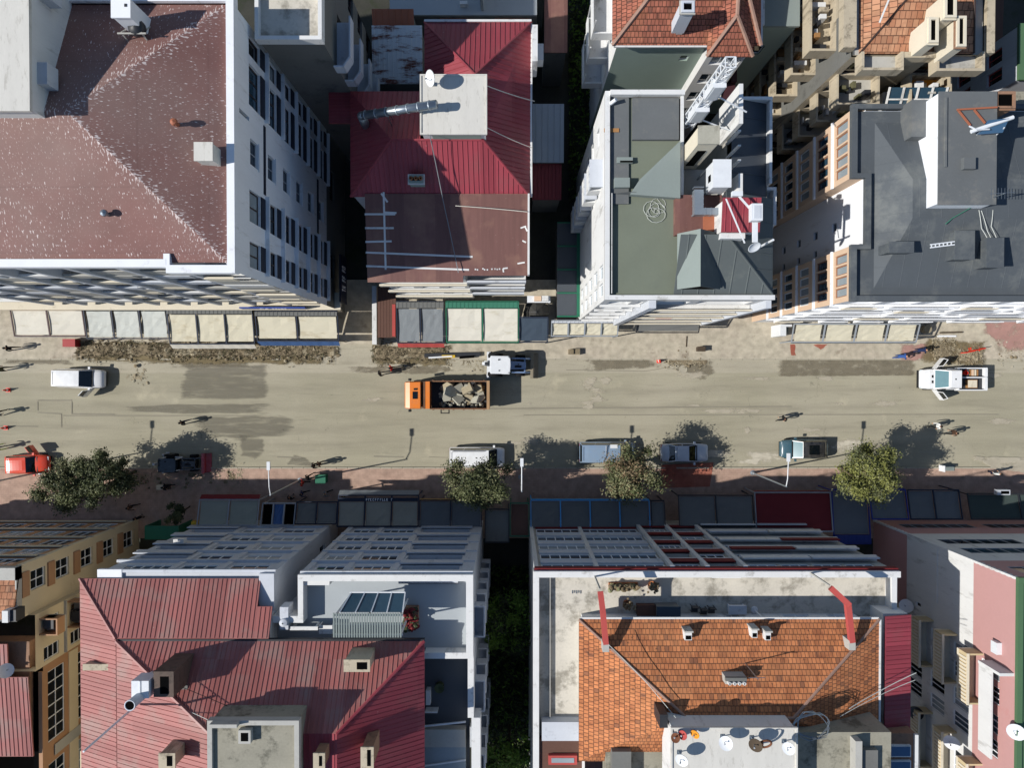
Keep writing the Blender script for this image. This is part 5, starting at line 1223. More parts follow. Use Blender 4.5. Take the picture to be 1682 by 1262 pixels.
facade(K, b, (kx1, kyb), (kx1, YF), 0, zK, [(kyb * -1 - 16.0, kyb * -1 - 15.3, 4.5, 5.9, .15, 'pvc', 'glassdark', 1), (-kyb - 15.0, -kyb - 14.4, 4.5, 6.2, .15, 'pvc', 'glassdark', 1)], m=0)
wall(b, (kx0, YF), (kx0, kyb), 0, zK, m=1); wall(b, (kx0, kyb), (kx1, kyb), 0, zK, m=0); b.build('wall', ['bluegrey', 'yellow'], K)
b = MB()
for z in fl + [17.15]: b.box(kx0 - (.25 if z < 15 else 0), kx1 + .02, YF + .001, YF + .2, z - .14, z + .14, 0)
for u in (3.95, 7.3): b.box(kx1 - u - .2, kx1 - u + .2, YF + .001, YF + .1, 3.4, 17.0, 0)
b.box(kx1 - .4, kx1 + .03, YF + .001, YF + .12, 3.4, 17.0, 0)
for k, z in enumerate(fl[:4]): b.box(kx0 - .2, kx1 - 7.6, YF + .1, YF + .19, z + .14, z + .8, 0)
q = P(293, 907, 10); b.box(q.x - .4, q.x + .4, YF + .201, YF + .55, 9.4, 10.0, 1); b.build('ledge', ['bluegrey', 'white'], K)
b = MB(); b.box(kx1 - 1.0, kx1, YF - 2.8, YF, zK, zK + .25); b.box(kx1 - .32, kx1, YF - 4.6, YF - 2.8, zK, zK + .25); b.build('parapet', 'bluegrey', K); b = MB(); b.box(P(160, 948, zK).x, P(200, 948, zK).x, YF - .4, YF + .22, zK - .3, zK + .02, 0); b.build('cornice', ['whiteclean'], K)
def PZ(px_, py_, z): return P(px_, py_, z)
b = MB(); z0, z1 = 17.5, 18.9     # lower skirt roof
NWo = PZ(131, 951, z0); NEo = PZ(423, 948, z0); NEo.y = NWo.y; SWo = Vector((NWo.x, -33, z0)); NWi = PZ(190, 1050, z1); NEi = Vector((PZ(441, 1047, z1).x, NWi.y, z1)); SWi = Vector((NWi.x, -33, z1))
NE2 = Vector((PZ(423, 997, z0 + .6).x, 0, 0))
ck = PZ(423, 997, z0 + .65).y; t_ = (ck - NWo.y) / (NWi.y - NWo.y); zc = z0 + (z1 - z0) * t_
slope(b, [NWo, Vector((NE2.x, NWo.y, z0)), Vector((NE2.x, ck, zc)), Vector((NE2.x, NWi.y, z1)), NWi], 0, .3)
slope(b, [Vector((NE2.x + .004, ck, zc)), Vector((NEi.x, ck, zc)), NEi, Vector((NE2.x + .004, NWi.y, z1))], 0, .3); slope(b, [NWo, NWi, SWi, SWo], 0, .3)
ridgecap(b, [NWo, NWi], .1); b.box(kx0 + .05, NE2.x - .05, NWo.y - 3, YF - .02, zK - .5, zK - .15, 1); b.build('skirt_roof', ['pinkmetal', 'bluegrey'], K)
b = MB(); z2, z3 = 18.95, 22.0     # upper hip roof
NW = PZ(191, 1054, z2); NEr = PZ(697, 1062, z2); NE = Vector((NEr.x, NW.y, z2)); SW = Vector((NW.x, -35, z2)); SE = Vector((NE.x, -35, z2))
ap = PZ(553, 1206, z3); rwx = PZ(345, 1232, z3).x; Rw = Vector((rwx, ap.y - .6, z3)); Re = Vector((ap.x, ap.y, z3)); Rw.y = ap.y
slope(b, [NW, NE, Re, Rw], 0, .3); slope(b, [NE, SE, Vector((Re.x, -35, z3)), Re], 1, .3); slope(b, [NW, Rw, Vector((Rw.x, -35, z3)), SW], 0, .3); slope(b, [Rw, Re, Vector((Re.x, -35, z3)), Vector((Rw.x, -35, z3))], 1, .3)
ridgecap(b, [NW, Rw], .12); ridgecap(b, [NE, Re], .1, 1); b.box(NW.x, NE.x, NW.y + .001, NW.y + .1, z2 - .35, z2 - .02, 2)
# little cross ridge that runs out over the east slope
e0 = Vector((Re.x, Re.y - 1.1, z3 + .05)); e1 = Vector((NE.x, Re.y - .5, z2 + .35))
b.build('roof', ['pinkmetal', 'redmetal', 'darkmetal'], K)
b = MB(); x0, x1, y0, y1 = RC(346, 1186, 488, 1320, 23.2); b.box(x0, x1, y0, y1, 20, 23.1, 0); ring(b, x0 - .12, x1 + .15, y0, y1 + .12, .28, 22.85, 23.35, 1); b.box(x0 + .16, x1 - .13, y0 + .28, y1 - .16, 23.1, 23.14, 0)
x2, x3, y2, y3 = RC(392, 1200, 412, 1222, 23.5); b.box(x2, x3, y2, y3, 23.14, 23.55, 1); b.box(x2 + .15, x3 - .15, y2 + .15, y3 - .15, 23.55, 23.57, 2)
x2, x3, y2, y3 = RC(350, 1176, 425, 1192, 23.9); b.box(x0 + .2, x0 + 1.8, y1 - .1, y1 + .11, 23.36, 23.8, 1)
b.build('roof_house', ['mossconc', 'concrete', 'sootshade'], K)
x0, x1, y0, y1 = RC(255, 1104, 285, 1146, 22.2); b = MB(); b.box(x0 - .1, x1, y0, y1, 19, 22.2, 0); b.box(x0 + .3, x1 - .3, y0 + .2, y1 - .3, 22.2, 22.22, 1); b.box(x0 - .3, x1 + .1, y0 - .3, y0 - .001, 19.4, 20.6, 2); b.build('chimney', ['darkbrick', 'sootshade', 'darkconc'], K)
b = MB(); q = P(230, 1133, 22.4); b.box(q.x - .52, q.x + .52, q.y - .55, q.y + .5, 21.2, 22.4); b.box(q.x - .04, q.x + .04, q.y - .55, q.y + .5, 22.4, 22.44); b.box(q.x + .45, q.x + .55, q.y - .3, q.y + .1, 20, 21.2, 0); b.box(q.x - .5, q.x - .4, q.y - .3, q.y + .1, 20, 21.2, 0); one('water_tank', b, 'lampwhite', 'white water tank standing against the brick chimney on the faded red roof', 'tank')
fb = P(238, 1148, 21.0); ft = P(213, 1160, 23.4); t = thing('flue_pipe', 'round flue pipe with black open mouth beside the white tank', 'flue pipe', (ft.x, ft.y, 20.4))
b = MB(); b.tube((ft.x, ft.y, 20.2), (ft.x, ft.y, 23.3), .3, None, 16, cap=False); b.lathe((ft.x, ft.y, 23.3), [(.3, 0), (.33, 0), (.33, .1), (.27, .1), (.27, -.4)], 16); b.build('pipe', 'bluegrey', t, True)
b = MB(); b.lathe((ft.x, ft.y, 23.36), [(.275, 0), (.001, .001)], 16); b.build('mouth', 'sootshade', t)
mp = P(207, 1174, 21.0); b = MB(); b.tube((mp.x, mp.y, 20.0), (mp.x, mp.y, 25.4), .075, .06, 8); one('flag_pole', b, 'lampwhite', 'bare white pole rising from the faded red roof below the black flue mouth', 'pole')
def lowchimney(px0, py0, px1, py1, z, mat='beige', rough='beige'):
    x0, x1, y0, y1 = RC(px0, py0, px1, py1, z); b = MB(); b.box(x0, x1, y0, y1, z - 2.2, z - .1, 0); b.box(x0 - .06, x1 + .06, y0 - .06, y1 + .06, z - .1, z, 1)
    b.box(x0 + (x1 - x0) * .5, x1 - .12, y0 + .1, y1 - .1, z, z + .02, 2); b.build('chimney', [mat, rough, 'sootshade'], K)
lowchimney(566, 1086, 606, 1103, 21.3); lowchimney(594, 1230, 612, 1262, 22.8, 'brick'); lowchimney(516, 1240, 532, 1262, 23.3, 'brick'); lowchimney(262, 1240, 286, 1262, 22.6)
x0, x1, y0, y1 = RC(137, 1093, 186, 1101, 18.6); b = MB(); b.box(x0, x1, y0, y1, 17.6, 18.5); b.box(x0 - .05, x1 + .05, y0 - .05, y1 + .05, 18.5, 18.6); b.build('vent_box', 'beige', K)
cable('dark cable along the faded red slope below the brick chimney', [P(300, 1130, 20.9), P(440, 1190, 21.6)], .05, .02)
cable('thin cable stretched to the concrete roof box from the chimney foot', [P(278, 1155, 20.6), P(345, 1185, 22.0)], .02, .02, 'palefab')
# lower corner by the yellow house
b = MB(); x0, x1, y0, y1 = RC(132, 1235, 200, 1290, 15.0); b.box(x0, x1, y0, y1, 0, 15.0, 0); b.box(x1 - 1.6, x1 - .9, y0, y1 + .05, 13.6, 15.1, 1); b.box(x1 - .7, x1 - .3, y1, y1 + .06, 13, 14.8, 2); b.build('side_wing', ['yellow', 'white', 'ochre'], K)

Lb = thing('terrace_block', 'pale grey block with open roof terrace and striped pergola', 'apartment building', ((lx0 + lx1) / 2, -22, 0))
b = MB(); Lw = lx1 - lx0; zt = 17.0
fl = [3.2, 6.1, 9.0, 11.9, 14.8]; ws = []
for z in fl:
    ws += [(1.0, 5.0, z + .75, z + 2.55, .7, 'brownframe', 'glassdark', 4), (5.7, 8.35, z + .75, z + 2.35, .08, 'pvc', None, 4), (8.9, 10.9, z + .75, z + 2.35, .08, 'pvc', None, 3)]
facade(Lb, b, (lx1, YF), (lx0, YF), 0, zL, ws, m=0)
ex = [(2 + k * 3.3, 3.4 + k * 3.3, z + .7, z + 2.1, .2, 'pvc', 'glassdark', 2) for z in fl for k in range(5)]
facade(Lb, b, (lx1, kyb), (lx1, YF), 0, zL - .5, ex, m=0)
wall(b, (lx0, YF), (lx0, YF - 3.0), 0, zL, m=0); wall(b, (lx0, YF - 3.0), (kx1 + .02, YF - 3.0), 0, zL - 1, m=0); wall(b, (kx1 + .02, YF - 3.0), (kx1 + .02, kyb), 0, zL - .6, m=0); b.build('wall', ['bluegrey'], Lb)
b = MB()
for z in fl + [17.5]: b.box(lx0, lx1 + .02, YF + .001, YF + .2, z - .14, z + .14)
for u in (5.35, 8.62): b.box(lx1 - u - .2, lx1 - u + .2, YF + .001, YF + .1, 3.35, 17.35)
b.box(lx0, lx0 + .4, YF + .001, YF + .12, 3.35, 17.35); b.box(lx1 - .8, lx1 + .03, YF + .001, YF + .12, 3.35, 17.35)
for z in fl: b.box(lx1 - 5.2, lx1 - .8, YF + .1, YF + .2, z + .14, z + .72)
b.build('ledge', 'bluegrey', Lb)
for z in fl:
    for yy in (-17.2, -22.4, -27.6):
        bb = MB(); bb.box(lx1 + .001, lx1 + .75, yy - 1.1, yy + 1.1, z, z + .15); bb.box(lx1 + .65, lx1 + .75, yy - 1.1, yy + 1.1, z + .15, z + 1.0); bb.box(lx1 + .001, lx1 + .65, yy - 1.1, yy - 1.0, z + .15, z + 1.0); bb.box(lx1 + .001, lx1 + .65, yy + 1.0, yy + 1.1, z + .15, z + 1.0); bb.build('balcony', 'bluegrey', Lb)
yA = P(700, 1073, zL).y; xs = P(697, 1060, zL).x
b = MB(); b.box(lx0 + .3, lx1 - .3, yA, YF - .35, zt - .3, zt, 0); b.box(kx1 + .05, lx0 + .3, kyb, YF - 3.1, zt - .3, zt - .02, 0); b.box(lx0 + .3, lx1 - .3, kyb, yA - .35, zt - 1.2, zt - .9, 1); b.build('terrace_floor', ['greyterrace', 'navyfelt'], Lb)
b = MB(); h = zL + .1
b.box(lx0 - .05, lx1 + .05, YF - .38, YF + .05, zt - .3, h); b.box(lx1 - .42, lx1 + .05, yA, YF - .38, zt - .3, h); b.box(lx0 - .05, lx0 + .3, YF - 2.7, YF - .38, zt - .3, h); b.box(kx1 + .03, lx0 + .3, YF - 3.15, YF - 2.7, zt - .3, h - .003)
b.box(xs, lx1 + .05, yA - .4, yA, zt - 1.0, h - .1); b.box(lx1 - .35, lx1 + .05, yA - 4.6, yA - .4, zt - 1.0, h - .6); b.box(lx1 - .1, lx1 + .5, kyb, yA - 4.6, zt - 1.0, h - .6)
b.box(P(452, 1000, zt).x - .2, P(452, 1000, zt).x + .1, P(450, 1046, zt).y, P(450, 1000, zt).y, zt - .3, h + .3)
b.box(lx0 + .3, lx0 + 2.0, YF - .7, YF - .38, zt, h - .2)
b.build('parapet', 'white', Lb)
b = MB(); za = 20.4; x0, x1, y0, y1 = RC(547, 1008, 661, 1048, za); n = 27
for k in range(n): b.box(x0 + (x1 - x0) * k / n, x0 + (x1 - x0) * (k + .58) / n, y0, y1, za - .06, za, 0)
for yy in (y0 + .1, (y0 + y1) / 2, y1 - .2): b.box(x0, x1, yy, yy + .1, za - .18, za - .061, 1)
for (xx, yy) in ((x0 + .1, y1 - .2), (x1 - .2, y1 - .2), (x1 - .2, y0 + .1), ((x0 + x1) / 2, y1 - .2)): b.box(xx, xx + .1, yy, yy + .1, zt, za - .18, 1)
b.build('pergola', ['palefelt', 'white'], Lb)
b = MB(); b.face([(x0 + .4, y1 + .02, za - .12), (x1, y1 + .02, za - .12), (x1, y1 + .95, za - 1.2), (x0 + .9, y1 + .95, za - 1.2)], 0)
for k in range(5): b.bar((x0 + .4 + k * (x1 - x0 - .4) / 4, y1 + .03, za - .08), (x0 + .9 + k * (x1 - x0 - .9) / 4, y1 + .95, za - 1.16), .07, .07, 1)
b.bar((x0 + .8, y1 + .97, za - 1.16), (x1, y1 + .97, za - 1.16), .07, .07, 1); b.build('glass_lean_to', ['glassblue', 'lampwhite'], Lb)
b = MB(); x2, x3, y2, y3 = RC(664, 1000, 686, 1036, zt + .7); b.box(x2, x3, y2, y3, zt, zt + .5, 0); random.seed(3)
for k in range(90): b.rock((random.uniform(x2, x3), random.uniform(y2, y3), zt + .6 + random.random() * .3), random.uniform(.06, .16), random.choice([1, 1, 2]))
one('flower_planter', b, ['brick', 'autumnred', 'leafb'], 'planter of dark red flowers beside the striped pergola', 'planter')
b = MB(); q = P(468, 1016, zt + .9); b.box(q.x - .28, q.x + .28, q.y - .7, q.y + .8, zt, zt + 1.1); b.lathe((q.x + .0, q.y - .2, zt + 1.1), [(.26, 0), (.26, .2), (.05, .28)], 12); one('boiler_cabinet', b, 'bluegrey', 'pale cabinet against the wall in the shaded terrace corner', 'cabinet')
b = MB(); x2, x3, y2, y3 = RC(476, 1030, 522, 1036, zt + 1.0); b.box(x2, x3, y2, y3, zt + .9, zt + 1.0); b.box(x2 + .1, x2 + .2, y2, y3, zt, zt + .9); b.box(x3 - .2, x3 - .1, y2, y3, zt, zt + .9); one('terrace_counter', b, 'white', 'long white counter on the shaded terrace by the red roof edge', 'counter')
b = MB(); x2, x3, y2, y3 = RC(524, 1028, 546, 1042, zt + .75); b.box(x2, x3, y2, y3, zt + .7, zt + .76); [b.box(xx, xx + .06, yy, yy + .06, zt, zt + .7) for xx in (x2, x3 - .06) for yy in (y2, y3 - .06)]; one('white_table', b, 'white', 'small white table beside the long terrace counter', 'table')
b = MB(); x2, x3, y2, y3 = RC(697, 1226, 765, 1290, zt - .4)
b.box(x2, x3, y2, y3, zt - .88, zt - .4, 0); b.bar((x2, y1 - 9, zt - .3), (x3, y1 - 8.7, zt - .3), .1, .1, 1); b.bar((x2, (y2 + y3) / 2, zt - .34), (x3, (y2 + y3) / 2 + .4, zt - .34), .1, .1, 1); b.box(x2, x3, y3, y3 + 1.2, zt - .88, zt - .2, 2); b.build('glazed_roof', ['glasspale', 'lampwhite', 'concrete'], Lb)
b = MB(); q = P(712, 1138, zt - .5); b.box(q.x - .5, q.x - .2, q.y - .8, q.y + .2, zt - .9, zt - .3); b.box(q.x - .55, q.x + .3, q.y - 1.3, q.y - 1.2, zt - .9, zt - .2); b.lathe((q.x + .4, q.y + .3, zt - .9), [(.3, 0), (.34, .5), (.001, .4)], 10, 1); one('terrace_bench', b, ['white', 'leafb'], 'white bench and potted plant on the lower shaded terrace', 'bench')

# ---- big block with the orange tiled penthouse
zM = 17.0; mx0, mx1 = P(878, 942, zM).x, P(1474, 942, zM).x; myb = -34.0
Mb = thing('orange_tile_block', 'wide grey block with red bands and an orange tiled penthouse roof', 'apartment building', ((mx0 + mx1) / 2, -22, 0))
b = MB(); Lw = mx1 - mx0; fl = [2.9, 5.75, 8.6, 11.45, 14.2]; ws = []
xs_ = [(P(890, 930, 16).x, P(977, 930, 16).x, 5), (P(983, 930, 16).x, P(1094, 930, 16).x, 7), (P(1110, 930, 16).x, P(1152, 930, 16).x, 4), (P(1165, 930, 16).x, P(1212, 930, 16).x, 3)]
for k, z in enumerate(fl):
    for i, (xa, xb_, n) in enumerate(xs_):
        dep = .06 if i < 2 else (.5 if (k + i) % 2 else .08)
        ws.append((mx1 - xb_, mx1 - xa, z + 1.0, z + 2.5, dep, 'pvc', None, n))
    xa = xs_[3][1] + .9
    while xa < mx1 - 2.2: ws.append((mx1 - xa - 2.0, mx1 - xa, z + .95, z + 2.5, .08, 'pvc', None, 3)); xa += 2.25
facade(Mb, b, (mx1, YF), (mx0, YF), 0, zM, ws, m=0)
wall(b, (mx0, YF), (mx0, myb), 0, zM, [(3 + k * 4.2, 3.6 + k * 4.2, z + 1, z + 2, .2) for z in fl for k in range(4)], m=1); wall(b, (mx1, myb), (mx1, YF), 0, zM, m=1); wall(b, (mx0, myb), (mx1, myb), 0, zM, m=1); b.build('wall', ['concrete', 'white'], Mb)
for z in fl:
    for k in range(4):
        p_ = ((mx0, YF), (mx0, myb)); window(Mb, *p_, 3 + k * 4.2, 3.6 + k * 4.2, z + 1, z + 2, .2, 'greyframe', 'glassdark', 1)
b = MB()
px1_ = [mx0 + .15, (xs_[0][1] + xs_[1][0]) / 2, xs_[1][1] + .3, (xs_[2][1] + xs_[3][0]) / 2, xs_[3][1] + .35]
for i, x_ in enumerate(px1_): b.box(x_ - .15, x_ + .15, YF + .001, YF + (.12 if i < 2 else .3), 2.8, 16.6, 0)
for k, z in enumerate(fl):
    for i, (xa, xb_, n) in enumerate(xs_):
        if i < 2: b.box(xa - .05, xb_ + .05, YF + .002, YF + .1, z + .05, z + .92, 1 if k else 2); b.box(xa - .05, xb_ + .05, YF + .101, YF + .15, z - .05, z + .06, 0)
        else: b.box(xa - .15, xb_ + .15, YF + .12, YF + .2, z + .1, z + .9, 2); b.box(xa - .15, xb_ + .15, YF + .001, YF + .21, z - .08, z + .09, 0)
    xa = xs_[3][1] + .7; w_ = mx1 - xa
    b.box(xa, mx1 - (4 - k) * .12, YF + .002, YF + .4, z - .12, z + .08, 0)
    for q in range(2): b.box(xa + q * w_ / 2 + .05, xa + (q + 1) * w_ / 2 - .1 - (4 - k) * .12 * q, YF + .3, YF + .4, z + .08, z + .75, [0, 1, 0, 2][(k + q) % 4])
b.box(mx0, mx1 + .1, YF + .001, YF + .2, 16.45, 16.95, 2); b.build('ledge', ['white', 'bluegrey', 'darkred'], Mb)
b = MB(); b.box(mx0 + .3, mx1 - .3, myb, YF - .35, zM - 1.0, zM - .6); b.build('terrace_floor', 'terrace', Mb)
b = MB(); h = zM + .25
b.box(mx0 - .08, mx1 + .1, YF - .35, YF + .06, zM - .8, h); b.box(mx0 - .08, mx0 + .3, myb, YF - .35, zM - .8, h); b.box(mx1 - .5, mx1 - .15, YF - 3.2, YF - .35, zM - .8, h); b.box(mx1 - .5, mx1 + .1, YF - 3.4, YF - 3.2, zM - .8, h - .003)
b.box(mx0 + 1.05, mx0 + 1.1, -31, YF - .36, zM - .6, zM - .3, 1); b.build('parapet', ['white', 'concrete'], Mb)
# penthouse
ze = 19.0; rzz = 21.7; tx0, tx1 = P(951, 1020, ze).x, P(1444, 1020, ze).x; ty = P(1200, 1018, ze).y
b = MB(); wsn = []; u = .8
while u < tx1 - tx0 - 2: wsn.append((u, u + random.choice([1.2, 1.8, .9]), 17.2 if random.random() < .5 else 16.5, 18.5, .12, 'pvc', None, 2)); u += random.choice([2.4, 2.9])
facade(Mb, b, (tx1 - .4, ty - .5), (tx0 + .4, ty - .5), zM - .6, ze - .1, wsn, m=0)
facade(Mb, b, (tx0 + .4, ty - .5), (tx0 + .4, myb), zM - .6, ze - .1, [(6, 7.5, 16.8, 18.6, .12, 'pvc', 'glassdark', 2)], m=0); wall(b, (tx1 - .4, myb), (tx1 - .4, ty - .5), zM - .6, ze - .1, m=0); b.build('penthouse_wall', 'white', Mb)
b = MB(); NW, NE = Vector((tx0, ty, ze)), Vector((tx1, ty, ze)); RW_ = P(1128, 1180, rzz); RE_ = P(1303, 1170, rzz); RW = Vector((RW_.x, RW_.y, rzz)); RE = Vector((RE_.x, RW_.y, rzz)); SW, SE = Vector((tx0, -25.2, ze)), Vector((tx1, -25.2, ze))
slope(b, [NW, NE, RE, RW]); slope(b, [NW, RW, SW]); slope(b, [NE, SE, RE]); slope(b, [SW, RW, RE, SE])
for q in ([NW, RW], [NE, RE], [RW, RE]): ridgecap(b, q, .09, 1)
b.box(tx0 + .1, tx1, ty + .001, ty + .12, ze - .14, ze - .02, 2); b.box(tx1 + .001, tx1 + .12, -24.5, ty, ze - .15, ze + .05, 2); b.build('roof', ['tile', 'ridgem', 'white'], Mb)
x0, x1, y0, y1 = RC(1447, 1012, 1499, 1200, 18.5); b = MB(); slope(b, [(x0 + .14, y0, 18.7), (x1, y0, 18.35), (x1, y1, 18.35), (x0 + .14, y1, 18.7)], 0, .3); b.box(x0 + .3, x1 - .1, y0, y1, 15, 18.1, 1); b.box(x0 + .14, x1, y0 - .2, y0 - .01, 18.3, 18.45, 1); b.build('side_roof', ['redmetal', 'white'], Mb)
for (bx_, mid_, tip_) in (((995, 1058), (990, 1004), (986, 972)), ((1399, 1055), (1392, 992), (1364, 966))):
    b = MB(); a = P(*bx_, 20.3); c = P(*mid_, 20.5); d = P(*tip_, 20.2)
    b.bar(a, c, .34, .34, 0); b.bar(c + (c - d).normalized() * .15, d, .34, .34, 0); b.bar((d.x, d.y + .1, zM - .6), (d.x, d.y + .1, 20.1), .1, .1, 1); b.box(a.x - .2, a.x + .2, a.y - .5, a.y + .1, 19.2, 20.4, 1)
    b.build('flue_duct', ['redcloth', 'concrete'], Mb)
for (px_, py_, w_) in ((1131, 1044, 5), (1240, 1040, 4), (1262, 1044, 4)):
    q = P(px_, py_, 20.0); b = MB(); s = w_ * .045; b.box(q.x - s, q.x + s, q.y - .35, q.y + .2, 18.8, 19.95, 0); b.box(q.x - s - .05, q.x + s + .05, q.y + .2, q.y + .3, 18.8, 20.15, 1); b.box(q.x - s + .05, q.x + s - .05, q.y - .3, q.y - .05, 19.95, 19.97, 2); b.build('chimney', ['white', 'concrete', 'sootshade'], Mb)
q = P(1209, 1119, 21.3); b = MB(); b.box(q.x - .65, q.x + .65, q.y - .22, q.y + .22, 19.5, 21.3, 0); b.box(q.x - .7, q.x + .6, q.y + .06, q.y + .26, 21.3, 21.5, 1)
for k in range(4): b.lathe((q.x - .45 + k * .3, q.y - .1, 21.3), [(.12, 0), (.1, .25), (.05, .25)], 8, 2)
b.build('chimney', ['concrete', 'darkconc', 'white'], Mb)
b = MB(); q = P(1236, 1105, 21.6); b.tube((q.x, q.y, 20.2), (q.x, q.y, 22.6), .03); b.bar((q.x - .5, q.y, 22.4), (q.x + .5, q.y, 22.4), .03, .03); one('television_aerial', b, 'steel', 'thin aerial beside the short chimney in the middle of the orange tiles', 'aerial')
cable('pale cable running diagonally over the orange tiles to the red side roof', [P(1505, 1106, 19.5), P(1447, 1135, 20.0), P(1395, 1165, 20.8)], .05, .025, 'palefab'); cable('second pale cable just below the diagonal one on the red side roof', [P(1503, 1118, 19.5), P(1447, 1142, 20.0), P(1380, 1178, 21.0)], .05, .02, 'palefab'); cable('thin wire from the left terrace over the west tile slope', [P(1000, 1060, 20.9), P(1060, 1120, 21.4), P(1110, 1180, 22.3)], .1, .02, 'palefab')
b = MB(); zc = 23.3; x0, x1, y0, y1 = RC(1104, 1198, 1307, 1330, zc); b.box(x0, x1, y0, y1, 20.5, zc - .1, 0); b.box(x0 - .1, x1 + .1, y0, y1 + .1, zc - .1, zc, 1); ring(b, x0 - .1, x1 + .1, y0, y1 + .1, .1, zc, zc + .08, 1)
b.box(x0 - .6, x0 - .11, y1 - .3, y1 + .5, 20.5, 22.6, 2); b.build('roof_house', ['white', 'whiteroof', 'darkmetal'], Mb)
x2, x3, y2, y3 = RC(1311, 1205, 1395, 1330, 22.0); b = MB(); b.box(x2, x3 + 2.6, y2, y3, 19, 21.9, 0); b.box(x3 + .1, x3 + .5, y2, y3 - .2, 21.9, 22.6, 1); b.box(x3 + .5, x3 + 1.6, y2 + 1, y3 - .9, 21.9, 22.3, 2); b.build('low_roof', ['mossconc', 'concrete', 'darkconc'], Mb)
x2, x3, y2, y3 = RC(1409, 1207, 1506, 1340, 19.5); b = MB(); b.box(x2, x3, y2, y3, 16, 19.4, 0); b.box(x3 - .15, x3 + .05, y2, y3, 19.4, 19.6, 1)
for (pa, pb_) in ((1227, 1246), (1252, 1275)): xx0, xx1, yy0, yy1 = RC(1452, pa, 1498, pb_, 19.7); b.box(xx0, xx1, yy0, yy1, 19.4, 19.6, 1); b.box(xx0 + .08, xx1 - .08, yy0 + .08, yy1 - .08, 19.6, 19.64, 2)
b.build('skylight_roof', ['brick', 'white', 'skylight'], Mb)
x2, x3, y2, y3 = RC(885, 1216, 1010, 1330, 17.0); b = MB(); xm_ = P(958, 1230, 17).x; b.box(x2, xm_, y2, y3, 14, 17.05, 0); b.box(xm_, x3, y2, y3, 14, 17.12, 1); xx0, xx1, yy0, yy1 = RC(901, 1243, 948, 1258, 17.4); b.box(xx0, xx1, yy0, yy1, 17.05, 17.35, 3); b.box(xx0 + .2, xx1 - .2, yy0 + .15, yy1 - .15, 17.35, 17.38, 2)
b.box(x2 + .2, x3, y3 + .02, y3 + 1.3, 16.4, 17.2, 4); b.build('low_terrace', ['bronze', 'maroon', 'glasspale', 'redcloth', 'bluegrey'], Mb)
q = P(1030, 1215, 20); b = MB(); b.box(q.x - 1.3, q.x + 2.4, q.y - 3, q.y + .2, 18.0, 19.6, 0); b.box(q.x - 1.0, q.x + .2, q.y - 2.5, q.y - .6, 19.6, 20.4, 1); b.build('rear_shed', ['mossconc', 'darkconc'], Mb)
# dishes and pots on the white roof
dp = zc + .02
for (px_, py_, r, mat, lab, az) in ((1186, 1210, .4, 'lampwhite', 'white dish standing third from left on the white roof, casting a blue shadow', 150), (1115, 1236, .38, 'lampwhite', 'white dish at the left parapet of the white roof below the rusty pots', 200), (1287, 1218, .36, 'lampwhite', 'cream dish with yellow feed near the right end of the white roof', 170), (1234, 1212, .4, 'bark', 'dark rusty solid dish in the middle of the white roof', 190)):
    q = P(px_, py_, zc); dish(lab, (q.x, q.y, dp), r, radians(az), radians(58), mat, 'dishes on the white roof', h=.8)
q = P(1257, 1223, zc + .7); b = MB(); pts = [Vector((q.x + cos(k * pi / 10) * .34, q.y + sin(k * pi / 10) * .33, zc + .7 + .25 * sin(k * pi / 10))) for k in range(21)]; b.path(pts, .06, 8); b.tube((q.x, q.y - .33, zc), (q.x, q.y - .33, zc + .5), .04); b.box(q.x - .12, q.x + .12, q.y - .45, q.y - .21, zc, zc + .03); one('rusty_hoop', b, 'rustm', 'rusty ring of an old dish frame next to the dark dish', 'metal ring')
for k, (px_, py_, m_) in enumerate(((1110, 1213, 'rustm'), (1122, 1208, 'redcloth'), (1142, 1206, 'orangefab'))):
    q = P(px_, py_, zc + .5); dish(['dark rusty small dish in the left corner of the white roof', 'red painted small dish between the rusty and the orange ones', 'orange small dish at the top edge of the white roof'][k], (q.x, q.y, dp), .27, radians(140 + k * 30), radians(50), m_, 'dishes on the white roof', h=.5)
b = MB(); q = P(1335, 1195, 22.3)
for k in range(60):
    a = k * .52; b_ = 1.0 + .15 * sin(k * 1.3)
    if k: b.tube(pv, (q.x + cos(a) * b_, q.y + sin(a) * b_ * .8, 22.05 + .004 * k), .02, None, 5)
    pv = (q.x + cos(a) * b_, q.y + sin(a) * b_ * .8, 22.05 + .004 * k)
one('wire_coil', b, 'steel', 'large loose coil of wire beside the shaded tiles at the grey roof corner', 'wire')
# things on the long terrace
random.seed(9)
q = P(1096, 1006, zM); b = MB(); b.box(q.x - .75, q.x + .75, q.y - .35, q.y + .45, zM - .6, zM + .4, 0); b.box(q.x - .8, q.x + .8, q.y - .4, q.y + .5, zM + .4, zM + .46, 1); one('storage_chest', b, ['slatefab', 'navyfab'], 'dark slate storage chest on the long terrace below the facade', 'chest')
q = P(1062, 1008, zM); b = MB(); b.box(q.x - .6, q.x + .6, q.y - .5, q.y + .5, zM - .6, zM - .1, 0); b.box(q.x - .64, q.x + .64, q.y - .54, q.y + .54, zM - .1, zM - .05, 0); one('dark_crate', b, 'bronze', 'low dark brown crate left of the slate chest on the terrace', 'crate')
for k, (px_, py_) in enumerate(((1030, 993), (1071, 962))):
    q = P(px_, py_, zM - .3); b = MB(); b.lathe((q.x, q.y, zM - .6), [(.001, 0), (.22, 0), (.3, .45), (.33, .45), (.28, .4), (.001, .38)], 12, 0)
    for i in range(40): b.rock((q.x + random.gauss(0, .18), q.y + random.gauss(0, .18), zM - .1 + random.random() * .5), .08, 1)
    one('plant_pot', b, ['tile', 'leafd'], ['potted plant standing alone near the left flue duct', 'potted plant against the front parapet of the long terrace'][k], 'plant pot')
b = MB()
